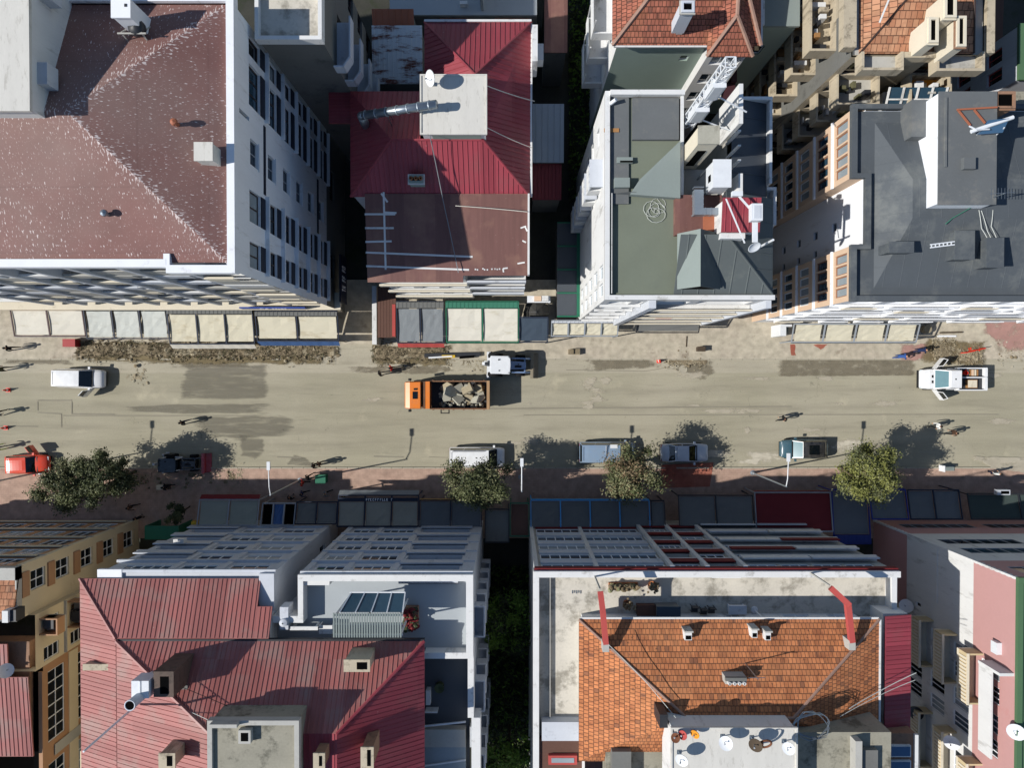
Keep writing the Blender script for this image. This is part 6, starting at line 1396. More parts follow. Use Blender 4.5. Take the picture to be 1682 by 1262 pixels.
for i in range(140):
    q = P(random.uniform(1000, 1048), random.uniform(960, 967), zM - .3); b.rock((q.x, q.y, zM - .4 + random.random() * .7), random.uniform(.06, .14), random.choice([0, 0, 1]))
x2, x3, y2, y3 = RC(1000, 958, 1048, 968, zM - .4); b.box(x2, x3, y2, y3, zM - .6, zM - .4, 2); one('plant_trough', b, ['leafd', 'leafc', 'tile'], 'long trough of olive plants along the terrace front beside the left duct', 'planter')
q = P(1212, 1003, zM); b = MB(); b.box(q.x - .6, q.x + .6, q.y - .3, q.y + .3, zM - .2, zM + .0, 0); b.box(q.x - .55, q.x - .45, q.y - .25, q.y + .25, zM - .6, zM - .2, 0); b.box(q.x + .45, q.x + .55, q.y - .25, q.y + .25, zM - .6, zM - .2, 0); one('terrace_table', b, 'bluegrey', 'pale blue grey table in the shaded strip of the long terrace', 'table')
q = P(1244, 1007, zM); b = MB(); b.tube((q.x, q.y, zM - .6), (q.x, q.y, zM + 1.2), .05); b.lathe((q.x, q.y, zM - .6), [(.25, 0), (.2, .1), (.03, .12)], 10); one('terrace_post', b, 'lampwhite', 'short white post right of the pale terrace table', 'post')
for k, (px_, py_) in enumerate(((1140, 1000), (1155, 1004), (1168, 1002))):
    q = P(px_, py_, zM - .3); b = MB(); b.box(q.x - .22, q.x + .22, q.y - .22, q.y + .22, zM - .22, zM - .16); b.box(q.x - .22, q.x + .22, q.y + .17, q.y + .22, zM - .16, zM + .3); [b.box(q.x + sx, q.x + sx + .04, q.y + sy, q.y + sy + .04, zM - .6, zM - .22) for sx in (-.22, .18) for sy in (-.22, .18)]; one('terrace_chair', b, 'darkmetal', 'dark chair standing in the shaded strip of the long terrace', 'chair', 'chairs on the long terrace')
q = P(948, 973, zM - .55); b = MB()
for k in range(5): b.box(q.x - .35 + k * .14, q.x - .28 + k * .14, q.y - .12 + .05 * (k % 2), q.y + .1, zM - .6, zM - .57)
one('drain_grate', b, 'steel', 'small drain grate in the pale corner of the long terrace', 'grate')

# ---- pink and white block, right edge
zN = 18.6; nx0 = P(1671, 955, zN).x; nx1 = nx0 + 18; nyb = -36.0
N = thing('pink_white_block', 'pink and white banded block with green roof and beige balconies', 'apartment building', (nx0 + 9, -25, 0))
bands = [(0, 5.6, 0), (5.6, 14.2, 1), (14.2, zN, 0)]; b = MB(); fl = [1.6, 4.5, 7.4, 10.3, 13.0, 15.6]
for (za, zb, m_) in bands:
    w_ = [(nx1 - nx0 - 7.4, nx1 - nx0 - 1.2, z + .2, z + 1.75, .05, 'greyframe', None, 6) for z in fl if za <= z + .3 and z + 1.75 <= zb]
    w_ += [(nx1 - nx0 - 14.4, nx1 - nx0 - 8.6, z + .2, z + 1.75, .05, 'greyframe', None, 6) for z in fl if za <= z + .3 and z + 1.75 <= zb]
    facade(N, b, (nx1, YF), (nx0, YF), za, zb, w_, m=m_)
    L = YF - nyb
    ww = [(5.2, 5.6, 7.0, 7.7), (7.0, 7.45, 9.5, 10.3), (6.4, 6.7, 13.0, 13.9)]
    for z in (6.0, 9.0, 11.9, 15.0): ww += [(9.95, 11.3, z + .1, z + 1.9), (11.7, 12.9, z + .1, z + 1.9), (14.6, 16.4, z + .2, z + 1.7), (17.6, 19.4, z + .2, z + 1.7), (6.6, 7.6, z + .1, z + 2.0), (8.0, 9.2, z + .1, z + 2.0)]
    ww = [q + (.1, 'pvc', None, 3 if q[1] - q[0] > 1.1 else 1) for q in ww if za <= q[2] and q[3] <= zb]
    facade(N, b, (nx0, YF), (nx0, nyb), za, zb, ww, m=m_)
wall(b, (nx1, nyb), (nx1, YF), 0, zN, m=1); wall(b, (nx0, nyb), (nx1, nyb), 0, zN, m=1); b.build('wall', ['pink', 'white'], N)
b = MB(); n = 34; b.box(nx0 - .045, nx0 + .1, YF - .1, YF + .04, .1, zN - .05)
for k in range(n):
    z = zN * (k + .5) / n; b.box(nx0 - .06, nx0 + .2, YF - .12, YF + .05, z - .14, z + .12)
b.box(nx0 - .05, nx0 - .001, YF - 4.5, YF - .2, 9.8, 9.9); b.build('quoin', 'white', N)
b = MB(); b.box(nx0 + .25, nx1, nyb, YF - .25, zN, zN + .1, 0); y1_ = P(1670, 1110, zN).y; y2_ = P(1670, 1185, zN).y
b.box(nx0 - .1, nx1, YF - .25, YF + .1, zN, zN + .3, 1); b.box(nx0 - .1, nx0 + .25, nyb, YF - .25, zN, zN + .25, 1); slope(b, [(nx0 + .9, nyb, zN + .2), (nx1, nyb, zN + 2.2), (nx1, YF - .5, zN + 2.2), (nx0 + .9, YF - .5, zN + .2)], 0, .35)
b.build('roof', ['greenroof', 'greenroof'], N)
for i, (ya, yb_, z) in enumerate(((-19.3, -23.0, 11.3), (-19.6, -23.2, 14.2), (-26.6, -31, 11.3), (-27.4, -31, 14.2), (-19.3, -23, 8.3), (-26.6, -31, 8.3), (-19.3, -23, 5.2))):
    bb = MB(); o = 1.15
    bb.box(nx0 - o, nx0 - .001, yb_, ya, z, z + .2, 1); bb.box(nx0 - o, nx0 - o + .12, yb_, ya, z + .2, z + 1.15, 0); bb.box(nx0 - o + .12, nx0 - .001, ya - .12, ya, z + .2, z + 1.15, 0); bb.box(nx0 - o + .12, nx0 - .001, yb_, yb_ + .12, z + .2, z + 1.15, 0)
    for k in range(int((ya - yb_) / .26)): bb.box(nx0 - o - .05, nx0 - o - .001, yb_ + .05 + k * .26, yb_ + .2 + k * .26, z + .3, z + 1.05, 1)
    bb.box(nx0 - o - .04, nx0 - o + .14, yb_ - .02, ya + .02, z + 1.15, z + 1.2, 1); bb.build('balcony', ['balconym', 'cream', 'greyframe'], N)
b = MB(); b.box(nx0 - .9, nx0 - .001, -25.9, -19.9, 16.2, 16.4, 0); b.box(nx0 - .9, nx0 - .78, -25.9, -19.9, 16.4, 17.5, 0); b.box(nx0 - .95, nx0 + .0, -19.9, -19.7, 16.2, 18.4, 0); b.box(nx0 - .7, nx0 - .2, -25.7, -20.1, 16.41, 16.5, 1); b.build('loggia', ['white', 'greenroof'], N)
dish('white dish fixed to the green roof edge of the pink block', (nx0 - .1, P(1660, 1192, 18).y, 18.3), .55, radians(190), radians(50), h=.5); dish('white dish low on the shaded wall of the pink block beside the terrace corner', (nx0 - .5, P(1497, 996, 6.5).y, 6.0), .55, radians(160), radians(50), h=.5)
dish('white dish on the balcony wall between two beige balconies of the pink block', (nx0 - .7, P(1577, 1208, 12).y, 12.6), .55, radians(190), radians(50), h=.4)
dish('dark dish in the shaded passage beside the pink block', (nx0 - 1.0, P(1527, 1172, 9.0).y, 8.5), .55, radians(190), radians(50), 'darkmetal', h=.4)
b = MB(); q = P(1638, 1065, 17); b.box(nx0 - .35, nx0 - .001, q.y - .4, q.y + .4, 16.6, 17.2); one('air_conditioner', b, 'lampwhite', 'white air conditioner box on the sunlit pink wall', 'air conditioner')
shed('side_lean_to', 'narrow grey lean-to roofs in the passage below the red side roof', 'lean-to', (1508, 1020, 1540, 1262), 7.0, 'darkconc')

# ---- yellow house, left edge
zJ = 16.0; jx1 = P(29, 930, zJ).x; jx0 = jx1 - 20; jyb = -38.0; jy2 = -17.0
J = thing('yellow_house', 'yellow corner building with brown trim, white windows and tiled roof strip', 'apartment building', (jx1 - 10, -24, 0))
b = MB(); fl = [1.1, 4.2, 7.3, 10.4, 13.2]
facade(J, b, (jx1, YF), (jx0, YF), 0, zJ, [(1.0 + k * 2.7, 3.1 + k * 2.7, z + .35, z + 2.1, .08, 'pvc', None, 3) for z in fl for k in range(6)], m=1)
je = [(-jy2 - 15.4, -jy2 - 14.0, z - .1, z + 1.5, .18, 'pvc', 'glassdark', 2, 2) for z in fl]
facade(J, b, (jx1, jy2), (jx1, YF), 0, zJ, je, m=0)
jw = jx1 + .5
facade(J, b, (jw, -21.0), (jw, jy2), 0, 15.0, [(.3, 1.3, z, z + 1.7, .12, 'pvc', 'glassdark', 1, 3) for z in (6.2, 9.3, 12.4)] + [(2.3, 3.4, z, z + 1.6, .12, 'pvc', 'glassdark', 2, 2) for z in (6.2, 9.3, 12.4)], m=0)
wall(b, (jw, jy2), (jx1, jy2), 0, 15.0, m=0); wall(b, (jx1 - 6, -21.0), (jw, -21.0), 14.2, 15.0, m=0)
facade(J, b, (jw, jyb), (jw, -21.0), 0, 14.2, [(11.2, 16.4, z, z + 1.9, .1, 'pvc', None, 6, 2) for z in (5.5, 8.6, 11.8)] + [(5.4, 9.6, z, z + 1.9, .1, 'pvc', None, 5, 2) for z in (5.5, 8.6, 11.8)], m=1)
wall(b, (jx0, YF), (jx0, jyb), 0, zJ, m=0); wall(b, (jx0, jyb), (jw, jyb), 0, 14.2, m=0); b.build('wall', ['yellow', 'ochre'], J)
b = MB()
for k, z in enumerate(fl):
    b.box(jx1 + .001, jx1 + .12, YF - 1.95 - .3, YF - .25 - .25, z + 1.75, z + 2.5, 0); b.box(jx0, jx1 + .02, YF + .001, YF + .15, z - .25, z - .05, 1); b.box(jx0, jx1 - .5, YF + .1, YF + .18, z - .05, z + .22, 2)
b.box(jx1 - .3, jx1 + .06, YF + .0015, YF + .1, .2, zJ - .3, 2)
for z in (4.4, 7.5, 10.7): b.box(jw + .001, jw + .06, jyb, -21.1, z - .5, z + .6, 2); b.box(jw + .061, jw + .1, -28, -27.2, z - 1.2, z + 2.4, 1)
for z in (5.6, 8.7, 11.8): b.box(jw + .001, jw + .2, -20.9, jy2, z - .1, z, 1)
b.build('trim', ['ochre', 'concrete', 'yellow'], J)
for (ya, yb_, z) in ((-17.4, -18.6, 13.6), (-17.2, -19.2, 10.4), (-17.2, -19.2, 7.3)):
    bb = MB(); bb.box(jw + .001, jw + 1.3, yb_, ya, z, z + .15, 0); bb.box(jw + 1.2, jw + 1.3, yb_, ya, z + .15, z + 1.0, 1); bb.box(jw + .001, jw + 1.2, ya - .08, ya, z + .15, z + 1.0, 1); bb.box(jw + .001, jw + 1.2, yb_, yb_ + .08, z + .15, z + 1.0, 1); bb.box(jw + .2, jw + .9, yb_ + .4, yb_ + 1.2, z + .15, z + .8, 2); bb.build('balcony', ['concrete', 'ochre', 'darkmetal'], J)
b = MB(); xa = P(26, 960, zJ + .4).x; slope(b, [(jx0, YF - .8, zJ + .2), (xa, YF - .8, zJ + .2), (xa, jy2 + .3, zJ + .8), (jx0, jy2 + .3, zJ + .8)], 0); b.box(xa, jx1 + .05, jy2, YF + .05, zJ - .2, zJ + .35, 1); b.box(jx0, xa, YF - .8, YF + .05, zJ - .2, zJ + .35, 1); b.box(jx0, xa, jy2, jy2 + .29, zJ - .2, zJ + .3, 2); b.build('roof', ['tilepale', 'concrete', 'darkconc'], J)
b = MB(); q = P(8, 1014, 17.3); b.box(q.x - .2, q.x + .2, q.y - .4, q.y + .4, 16.2, 17.3, 0); b.box(q.x + .21, q.x + .6, q.y - .4, q.y + .4, 16.2, 17.1, 1); b.build('chimney', ['white', 'darkmetal'], J)
b = MB(); zp = 15.2; xr = P(45, 1070, zp).x; xr2 = P(27, 1070, zp).x; yt = P(30, 1058, zp).y; ym = P(30, 1113, zp).y; yb2 = P(30, 1250, zp).y
xr2 = P(13, 1070, zp).x
slope(b, [(jx0, ym, zp), (xr2, ym, zp), (xr2, yt, zp + .1), (jx0, yt, zp + .1)], 0, .3, h=.04); slope(b, [(jx0, yb2, zp - .5), (xr, yb2, zp - .5), (xr, ym - .01, zp), (jx0, ym - .01, zp)], 0, .3, h=.04); b.box(jx0, xr - .3, yb2 + .1, yt - .1, 13.4, zp - .65, 1); b.box(xr - .29, jw - .01, jyb, ym, 13.9, 14.19, 2); b.box(jw - .25, jw + .02, jyb, ym, 14.2, 14.35, 3); b.build('rear_roof', ['pinkmetal', 'brick', 'sootshade', 'ochre'], J)  # the black slab beside the wall paints in the shade of the recess
dish('white dish at the corner of the pink ribbed roof on the yellow house', P(14, 1100, 15.2), .5, radians(30), radians(40), h=.3)
# ================================================================ awnings, umbrella, trees, lamps, street things
def awning(label, px0, py0, px1, py1, n, fab, frame, up=True, val=None, hood=None, zf=2.9, zb=3.5, gap=.16, valh=.45, hoodpx=0, slant=False, posts=True, frontgap=0, text=None):
    """row of n stretched canvas panels on a frame; up = on the upper side of the street (front towards -Y)"""
    x0, x1, y0, y1 = RC(px0, py0, px1, py1, (zf + zb) / 2)
    yf, yb = (y0, y1) if up else (y1, y0); s = 1 if up else -1     # s: from front to back
    t = thing('awning', label, 'awning', ((x0 + x1) / 2, (yf + yb) / 2, 0), 'shop awnings along the street')
    yh = yb - s * (abs(y1 - y0) * .16) if hood else yb
    zz = lambda y: zf + (zb - zf) * (y - yf) / (yb - yf)
    b = MB()
    for k in range(n + 1):
        x = x0 + (x1 - x0) * k / n; e = .07 if 0 < k < n else .05
        b.bar((x, yf, zz(yf) + .0), (x, yb, zz(yb) + .0), e * 1.6, .1)
    b.bar((x0, yf, zf), (x1, yf, zf), .1, .14); b.bar((x0, yb, zb), (x1, yb, zb), .1, .12)
    if posts:
        for x in (x0 + .05, x1 - .05): b.bar((x, yf + s * .06, .12), (x, yf + s * .06, zf - .07), .09, .09)
    b.build('frame', frame, t)
    for k in range(n):
        a = x0 + (x1 - x0) * k / n + gap / 2; c = x0 + (x1 - x0) * (k + 1) / n - gap / 2; m = MB()
        ya = yf + s * (.14 + frontgap); ybb = yh - s * .06; nn = 5
        nx = 5; random.seed(int(a * 100) & 1023); jit = [[random.uniform(-.035, .02) if 0 < i < nx else 0 for i in range(nx + 1)] for _ in range(nn + 1)]
        for q in range(nn * nx):
            q, i = divmod(q, nx); A, C_ = a + (c - a) * i / nx, a + (c - a) * (i + 1) / nx
            u0, u1 = ya + (ybb - ya) * q / nn, ya + (ybb - ya) * (q + 1) / nn; sg = lambda y: .05 * sin(pi * (y - ya) / (ybb - ya))
            P0, P1, P2, P3 = (A, u0, zz(u0) - .05 - sg(u0) + jit[q][i]), (C_, u0, zz(u0) - .05 - sg(u0) + jit[q][i + 1]), (C_, u1, zz(u1) - .05 - sg(u1) + jit[q + 1][i + 1]), (A, u1, zz(u1) - .05 - sg(u1) + jit[q + 1][i])
            q4 = (P0, P1, P2, P3) if up else (P3, P2, P1, P0)
            m.face(q4)
            m.face([(p[0], p[1], p[2] - .02) for p in q4[::-1]])
        m.bar((a + .02, ya, zz(ya) - .06), (c - .02, ya, zz(ya) - .06), .05, .05)
        m.build('canvas_panel', fab if isinstance(fab, str) else fab[k % len(fab)], t)
    if hood:
        m = MB(); m.box(x0, x1, min(yh, yb), max(yh, yb), zb - .28, zb + .06)
        k = x0 + .15
        while k < x1 - .1: m.box(k, k + .05, min(yh, yb) + .02, max(yh, yb) - .02, zb + .06, zb + .085); k += .35
        m.build('hood', hood, t)
    if val:
        m = MB(); o = .32 if slant else .04; nseg = max(6, int((x1 - x0) / .45))
        for k in range(nseg):
            xa, xb_ = x0 + (x1 - x0) * k / nseg, x0 + (x1 - x0) * (k + 1) / nseg; d0, d1 = (.02 * (k % 2), .02 * ((k + 1) % 2))
            f0 = [(xa, yf - s * (.06 + d0), zf + .06), (xb_, yf - s * (.06 + d1), zf + .06), (xb_, yf - s * (.06 + o + d1), zf - valh), (xa, yf - s * (.06 + o + d0), zf - valh)]
            m.face(f0 if not up else f0[::-1])
            m.face([(p[0], p[1] + s * .015, p[2]) for p in (f0[::-1] if not up else f0)])
        m.build('valance', val, t)
    if text:
        random.seed(text[2]); m = MB(); a0 = x0 + (x1 - x0) * text[0]; a1 = x0 + (x1 - x0) * text[1]; k = a0; yy = yf + s * .35; z_ = zz(yy) + .08
        m2 = MB(); m2.box(x0 + .05, x1 - .05, yy - .16, yy + .16, z_ - .04, z_, 1)
        while k < a1:
            w_ = random.uniform(.14, .2)
            if random.random() > .15:
                m2.box(k, k + .04, yy - .11, yy + .11, z_ + .0, z_ + .012, 0)
                for (dy, l) in random.choice([((.09, .12), (-.01, .1)), ((-.09, .12), (.09, .12)), ((.09, .12),), ((-.09, .12),), ((0, .1), (.09, .12), (-.09, .12))]): m2.box(k + .041, k + l, yy + dy - .02, yy + dy + .02, z_, z_ + .012, 0)
            k += w_ + .03
        m2.build('name_strip', ['signwhite', 'darkframe'], t)
    return t
awning('beige two panel awning with red brown frame at the left edge of the top row', 20, 502, 137, 552, 2, 'whitefab', 'redbrown', hood='peachdark', val='whitefab', valh=.12)
awning('pale grey three panel awning with dark navy frame, second in the top row', 140, 502, 275, 556, 3, 'palefab', 'darkframe', hood='slatefab', gap=.36)
awning('cream three panel awning with pale front strip, third in the top row', 277, 507, 416, 565, 3, 'creamfab', 'darkframe', hood='slatefab', val='whitefab', slant=True, frontgap=.1, gap=.2)
awning('cream two panel awning with a blue front valance', 421, 512, 555, 560, 2, 'creamfab', 'darkframe', hood='slatefab', val='bluecloth', slant=True, valh=.5, gap=.3, frontgap=.1)
awning('grey two panel awning with a red front valance', 652, 496, 729, 563, 2, 'greyfab', 'darkframe', hood='slatefab', val='redcloth', slant=True, valh=.3, gap=.22)
awning('white two panel awning in a green frame beside the round umbrella', 733, 496, 852, 562, 2, 'whitefab', 'greenframe', hood='greencloth', val='greencloth', valh=.25, gap=.2)
awning('narrow dark blue awning under the round umbrella', 853, 522, 900, 562, 1, 'navyfab', 'darkframe', gap=.1)
awning('cream four panel awning with narrow panels at the foot of the white building', 906, 527, 1015, 552, 4, 'creamfab', 'greyframe', hood='bluegrey', gap=.12)
awning('plain dark awning below the white facade, right of the narrow cream panels', 1046, 527, 1149, 546, 1, 'slatefab', 'darkmetal', posts=False, gap=.1)
awning('cream four panel awning with grey frame at the foot of the peach bay block', 1302, 533, 1508, 562, 4, 'creamfab', 'greyframe', gap=.5, val='greyfab', valh=.15)
awning('sage two panel awning with pale frame and oxblood strip, leftmost of the bottom row', 326, 822, 424, 862, 2, 'sagefab', 'greyframe', False, val='oxblood', valh=.35, slant=True, gap=.25)
awning('small awning with three blue slats between black gaps in the bottom row', 430, 828, 484, 862, 3, ['sootshade', 'bluecloth', 'sootshade'], 'greyframe', False, gap=.15)  # black outer panels colour in the darkness of the open gaps
awning('slate two panel awning between blue slats and tan awning in the bottom row', 486, 826, 553, 860, 2, 'slatefab', 'darkframe', False, gap=.2)
awning('tan three panel awning with a pale lettered strip in the bottom row', 555, 815, 687, 864, 3, 'tanfab', 'darkframe', False, gap=.2, val='greyfab', valh=.4, slant=True, frontgap=.45, text=(.32, .66, 4))
awning('dark blue grey two panel awning with thin gold edge beside the tree', 689, 823, 791, 866, 2, 'slateblue', 'darkframe', False, gap=.15, val='goldstrip', valh=.06)
awning('dark ribbed sheet awning over the alley mouth behind the tree', 797, 838, 836, 890, 1, 'darkconc', 'darkmetal', False, gap=.1)
awning('brown canopy strip between the alley and the bright blue frame', 838, 828, 869, 880, 1, 'bronze', 'greenframe', False, gap=.2)
awning('slate four panel awning in a bright blue frame', 872, 823, 1067, 868, 4, 'slatefab', 'bluewood', False, gap=.18, val='bluewood', valh=.1)
awning('narrow plain dark awning right of the bright blue frame', 1070, 824, 1092, 866, 1, 'slatefab', 'darkmetal', False, gap=.1)
awning('dark slate two panel awning with pale edge left of the oxblood roof', 1115, 815, 1238, 864, 2, 'slatefab', 'darkmetal', False, gap=.18)
awning('wide plain oxblood red awning in the bottom row', 1241, 810, 1366, 872, 1, 'oxblood', 'greyframe', False, gap=.05, val='oxblood', valh=.25)
awning('royal blue and grey awning left of the pink block corner, beside the round tree', 1368, 806, 1428, 892, 1, 'slateblue', 'royalframe', False, hood='royal', val='royal', valh=.3, gap=.2)
awning('blue edged grey awning directly behind the round tree', 1430, 806, 1490, 852, 1, 'slateblue', 'royalframe', False, val='royal', valh=.3, gap=.2)
awning('dark grey two panel awning right of the royal blue one', 1493, 806, 1578, 852, 2, 'slateblue', 'darkframe', False, gap=.15)
awning('dark green grey awning roof at the right edge of the bottom row', 1592, 812, 1760, 852, 2, 'darkgreenfab', 'darkmetal', False, gap=.1)
b = MB(); q = P(1648, 809, 3.6); b.box(q.x - .6, q.x + .5, q.y - .22, q.y + .22, 3.3, 3.75, 0); b.box(q.x - .3, q.x + .4, q.y - .13, q.y + .13, 3.75, 3.77, 1); one('air_conditioner', b, ['bluegrey', 'sootshade'], 'grey air conditioner box with black fan opening above the right edge awning', 'air conditioner')
# brown timber deck booth left of the grey awning
x0, x1, y0, y1 = RC(620, 470, 650, 566, 2.8); t = thing('timber_booth', 'brown plank roofed booth squeezed between the alley and the grey awning', 'booth', ((x0 + x1) / 2, (y0 + y1) / 2, 0))
b = MB(); n = 6
for k in range(n): b.box(x0 + (x1 - x0) * k / n + .02, x0 + (x1 - x0) * (k + 1) / n, y0 + .6, y1, 2.7, 2.8)
b.build('roof', 'bronze', t); b = MB()

for xx in (x0, x1 - .1):
    for yy in (y0 + .6, y1 - .1): b = MB(); b.box(xx, xx + .1, yy, yy + .1, .12, 2.7); b.build('post', 'bark', t)
b = MB(); b.box(x1 - .3, x1 - .02, y0 + .7, y1 - 1.6, 2.801, 2.9); b.build('red_board', 'redcloth', t)
b = MB(); x0, x1, y0, y1 = RC(612, 470, 618, 566, 2.2); b.box(x0, x1, y0, y1, .12, 2.2); b.box(x0 - .03, x1 + .03, y0, y1, 2.2, 2.26, 1); one('boundary_wall', b, ['cream', 'white'], 'pale narrow wall along the alley beside the brown booth', 'wall')
# concrete apron of the alley
b = MB(); x0, x1, y0, y1 = RC(556, 566, 612, 594, .13); b.box(x0, x1, y0, y1, .0, .15); b.box(x0, x1, y0 - .12, y0, -.02, .1); struct('alley_ramp', b, 'gutterm')
# umbrella
q = P(881, 513, 2.6); t = thing('umbrella', 'round charcoal umbrella beside the green framed awning', 'umbrella', (q.x, q.y, .12)); b = MB()
n = 8; R_ = 1.15
for k in range(n):
    a, c = 2 * pi * k / n, 2 * pi * (k + 1) / n
    for (r0, z0, r1, z1) in ((0.001, 2.95, R_ * .5, 2.72), (R_ * .5, 2.72, R_, 2.4)):
        b.face([(q.x + cos(a) * r0, q.y + sin(a) * r0, z0), (q.x + cos(a) * r1, q.y + sin(a) * r1, z1), (q.x + cos(c) * r1, q.y + sin(c) * r1, z1), (q.x + cos(c) * r0, q.y + sin(c) * r0, z0)])
    b.face([(q.x + cos(a) * R_, q.y + sin(a) * R_, 2.4), (q.x + cos(a) * R_ * 1.005, q.y + sin(a) * R_ * 1.005, 2.22), (q.x + cos(c) * R_ * 1.005, q.y + sin(c) * R_ * 1.005, 2.22), (q.x + cos(c) * R_, q.y + sin(c) * R_, 2.4)])
b.build('canopy', 'charcoalfab', t); b = MB(); b.tube((q.x, q.y, .12), (q.x, q.y, 3.05), .035); b.lathe((q.x, q.y, .12), [(.35, 0), (.33, .08), (.05, .14)], 14)
for k in range(n): a = 2 * pi * k / n; b.bar((q.x, q.y, 2.97), (q.x + cos(a) * R_, q.y + sin(a) * R_, 2.425), .03, .03)
b.build('pole', 'darkmetal', t)
b = MB(); x0, x1, y0, y1 = RC(866, 486, 904, 497, 3.3); b.box(x0, x1, y0, y1, 3.1, 3.25, 0); b.box(x0 + .6, x1 - .8, y0 + .1, y1 - .05, 3.25, 3.6, 1); b.box(x1 - .75, x1 - .2, y0 + .1, y1 - .05, 3.25, 3.75, 2); b.box(x0, x0 + .1, y0, y0 + .1, .12, 3.1); b.box(x1 - .1, x1, y0, y0 + .1, .12, 3.1); one('loaded_shelf', b, ['lampwhite', 'peach', 'white'], 'pale outdoor shelf loaded with tan and white boxes above the round umbrella', 'shelf')

# ---- trees
def tree(label, px_, py_, zc, R, hgt, n, leaves, seed, group='street trees along the lower pavement', trunk=.16, sq=(1, 1, .75), lsz=(.16, .29), z0=.13):
    random.seed(seed); c = P(px_, py_, zc)
    t = thing('broadleaf_tree', label, 'tree', (c.x, c.y, z0), group)
    b = MB(); fork = Vector((c.x + random.uniform(-.2, .2), c.y + random.uniform(-.2, .2), z0 + (zc - z0) * .45))
    b.tube((c.x, c.y, z0), fork, trunk, trunk * .75, 9)
    clumps = []
    for k in range(int(34 * R / 3 + 8)):
        d = Vector((random.gauss(0, 1), random.gauss(0, 1), random.gauss(.25, .8))).normalized(); rr = R * random.choice([random.uniform(.4, .9)] * 7 + [random.uniform(.85, 1.0)])
        clumps.append((c + Vector((d.x * rr * sq[0], d.y * rr * sq[1], d.z * rr * sq[2])), random.uniform(.22, .36) * R))
    for k in range(9):
        e = clumps[k][0]; mid = fork.lerp(e, .5) + Vector((random.uniform(-.25, .25), random.uniform(-.25, .25), -.1))
        b.tube(fork, mid, trunk * .5, trunk * .33, 6); b.tube(mid, e, trunk * .33, .03, 5)
    b.build('trunk', 'bark', t, True)
    b = MB(); per = n // len(clumps)
    for (cc, r) in clumps:
        base = random.choice([0, 0, 1, 2]) ; light = cc.z > c.z
        for k in range(per):
            d = Vector((random.gauss(0, 1), random.gauss(0, 1), random.gauss(0, .8))); d.normalize(); p = cc + d * r * min(1.25, abs(random.gauss(0, .5)) + .2)
            nrm = (d * .6 + Vector((random.gauss(0, .6), random.gauss(0, .6), random.gauss(.5, .5)))).normalized(); s = nrm.orthogonal().normalized(); s = (Matrix.Rotation(random.uniform(0, 6.28), 3, nrm) @ s); u = nrm.cross(s)
            l = random.uniform(*lsz); w_ = l * .42
            m = base if random.random() < .7 else random.choice([0, 1, 2, 3])
            b.face((p - s * l * .5, p + u * w_ * .5 - s * .05 * l, p + s * l * .5, p - u * w_ * .5 - s * .05 * l), m)
    b.build('crown', leaves, t)
    return t
tree('olive green tree by the red car, left half of the merged pair', 112, 802, 4.8, 2.5, 6, 14000, ['leafa', 'leafb', 'leafc', 'leafa'], 41)
tree('olive green tree right of the red car, right half of the merged pair', 172, 788, 5.0, 2.5, 6, 14000, ['leafa', 'leafb', 'leafb', 'leafc'], 42)
tree('grey green tree standing over the parked white van', 786, 788, 5.0, 2.8, 6, 15000, ['leafa', 'leafc', 'leafb', 'leafa'], 43, sq=(1.05, .85, .75))
tree('brownish green tree over the nose of the grey van', 1034, 777, 5.0, 2.75, 6, 13500, ['leafa', 'leafd', 'leafc', 'leafb'], 144)
tree('round dense yellow green tree beside the teal car', 1421, 781, 5.0, 2.7, 6, 17000, ['leafy', 'leafa', 'leafy', 'leafc'], 45, sq=(1, 1, .85))
tree('slim dark small tree standing by the leftmost lower awning', 289, 842, 2.8, 1.0, 3.5, 2400, ['leafb', 'leafb', 'leafa', 'leafb'], 46, trunk=.08, sq=(.7, 1.2, 1.1))
tree('dark garden tree in the gap between the two pale blocks', 832, 1030, 6.0, 2.6, 7, 7000, ['leafe', 'leafe', 'leafb', 'leafe'], 47, None, lsz=(.2, .36), z0=0)
tree('bright green garden tree at the bottom of the gap', 836, 1248, 6.5, 2.2, 7, 6000, ['leafe', 'leafe', 'leafb', 'leafy'], 48, None, lsz=(.2, .34), z0=0)
tree('small green tree in the dark yard left of the tiled house', 962, 105, 4.0, 1.1, 5, 1500, ['leafe', 'leafe', 'leafy', 'leafb'], 49, None, trunk=.1, z0=0)

# ---- street lamps
def lamp(label, bx_, by_, arm=2.1, adir=(0, 1)):
    p = P(bx_, by_, .13); t = thing('street_lamp', label, 'street lamp', (p.x, p.y, .13), 'street lamps along the lower pavement')
    b = MB(); b.tube((p.x, p.y, .13), (p.x, p.y, 8.2), .085, .055, 10); b.lathe((p.x, p.y, .13), [(.22, 0), (.22, .04), (.12, .06), (.11, .5), (.085, .52)], 12); b.build('pole', 'zinc', t)
    e = Vector((p.x + adir[0] * arm, p.y + adir[1] * arm, 8.55)); b = MB(); b.path([(p.x, p.y, 8.1), (p.x + adir[0] * arm * .3, p.y + adir[1] * arm * .3, 8.4), e], .042, 8); b.build('arm', 'lampwhite', t)
    b = MB(); d = Vector((adir[0], adir[1], 0)); b.bar(e - d * .05, e + d * .62, .26, .12); b.bar(e + d * .05, e + d * .55, .18, .03, 1) ; hd = b.build('lamp_head', ['lampwhite', 'glasspale'], t)
    return t
lamp('grey street lamp behind the leftmost lower awnings, its arm over the brown pavement', 493, 789)
lamp('white street lamp right of the tree over the parked white van', 855, 784)
lamp('white street lamp on the pavement below the teal car', 1236, 777)
lamp('street lamp between the red car and the left tree, partly outside the picture', 66, 776)

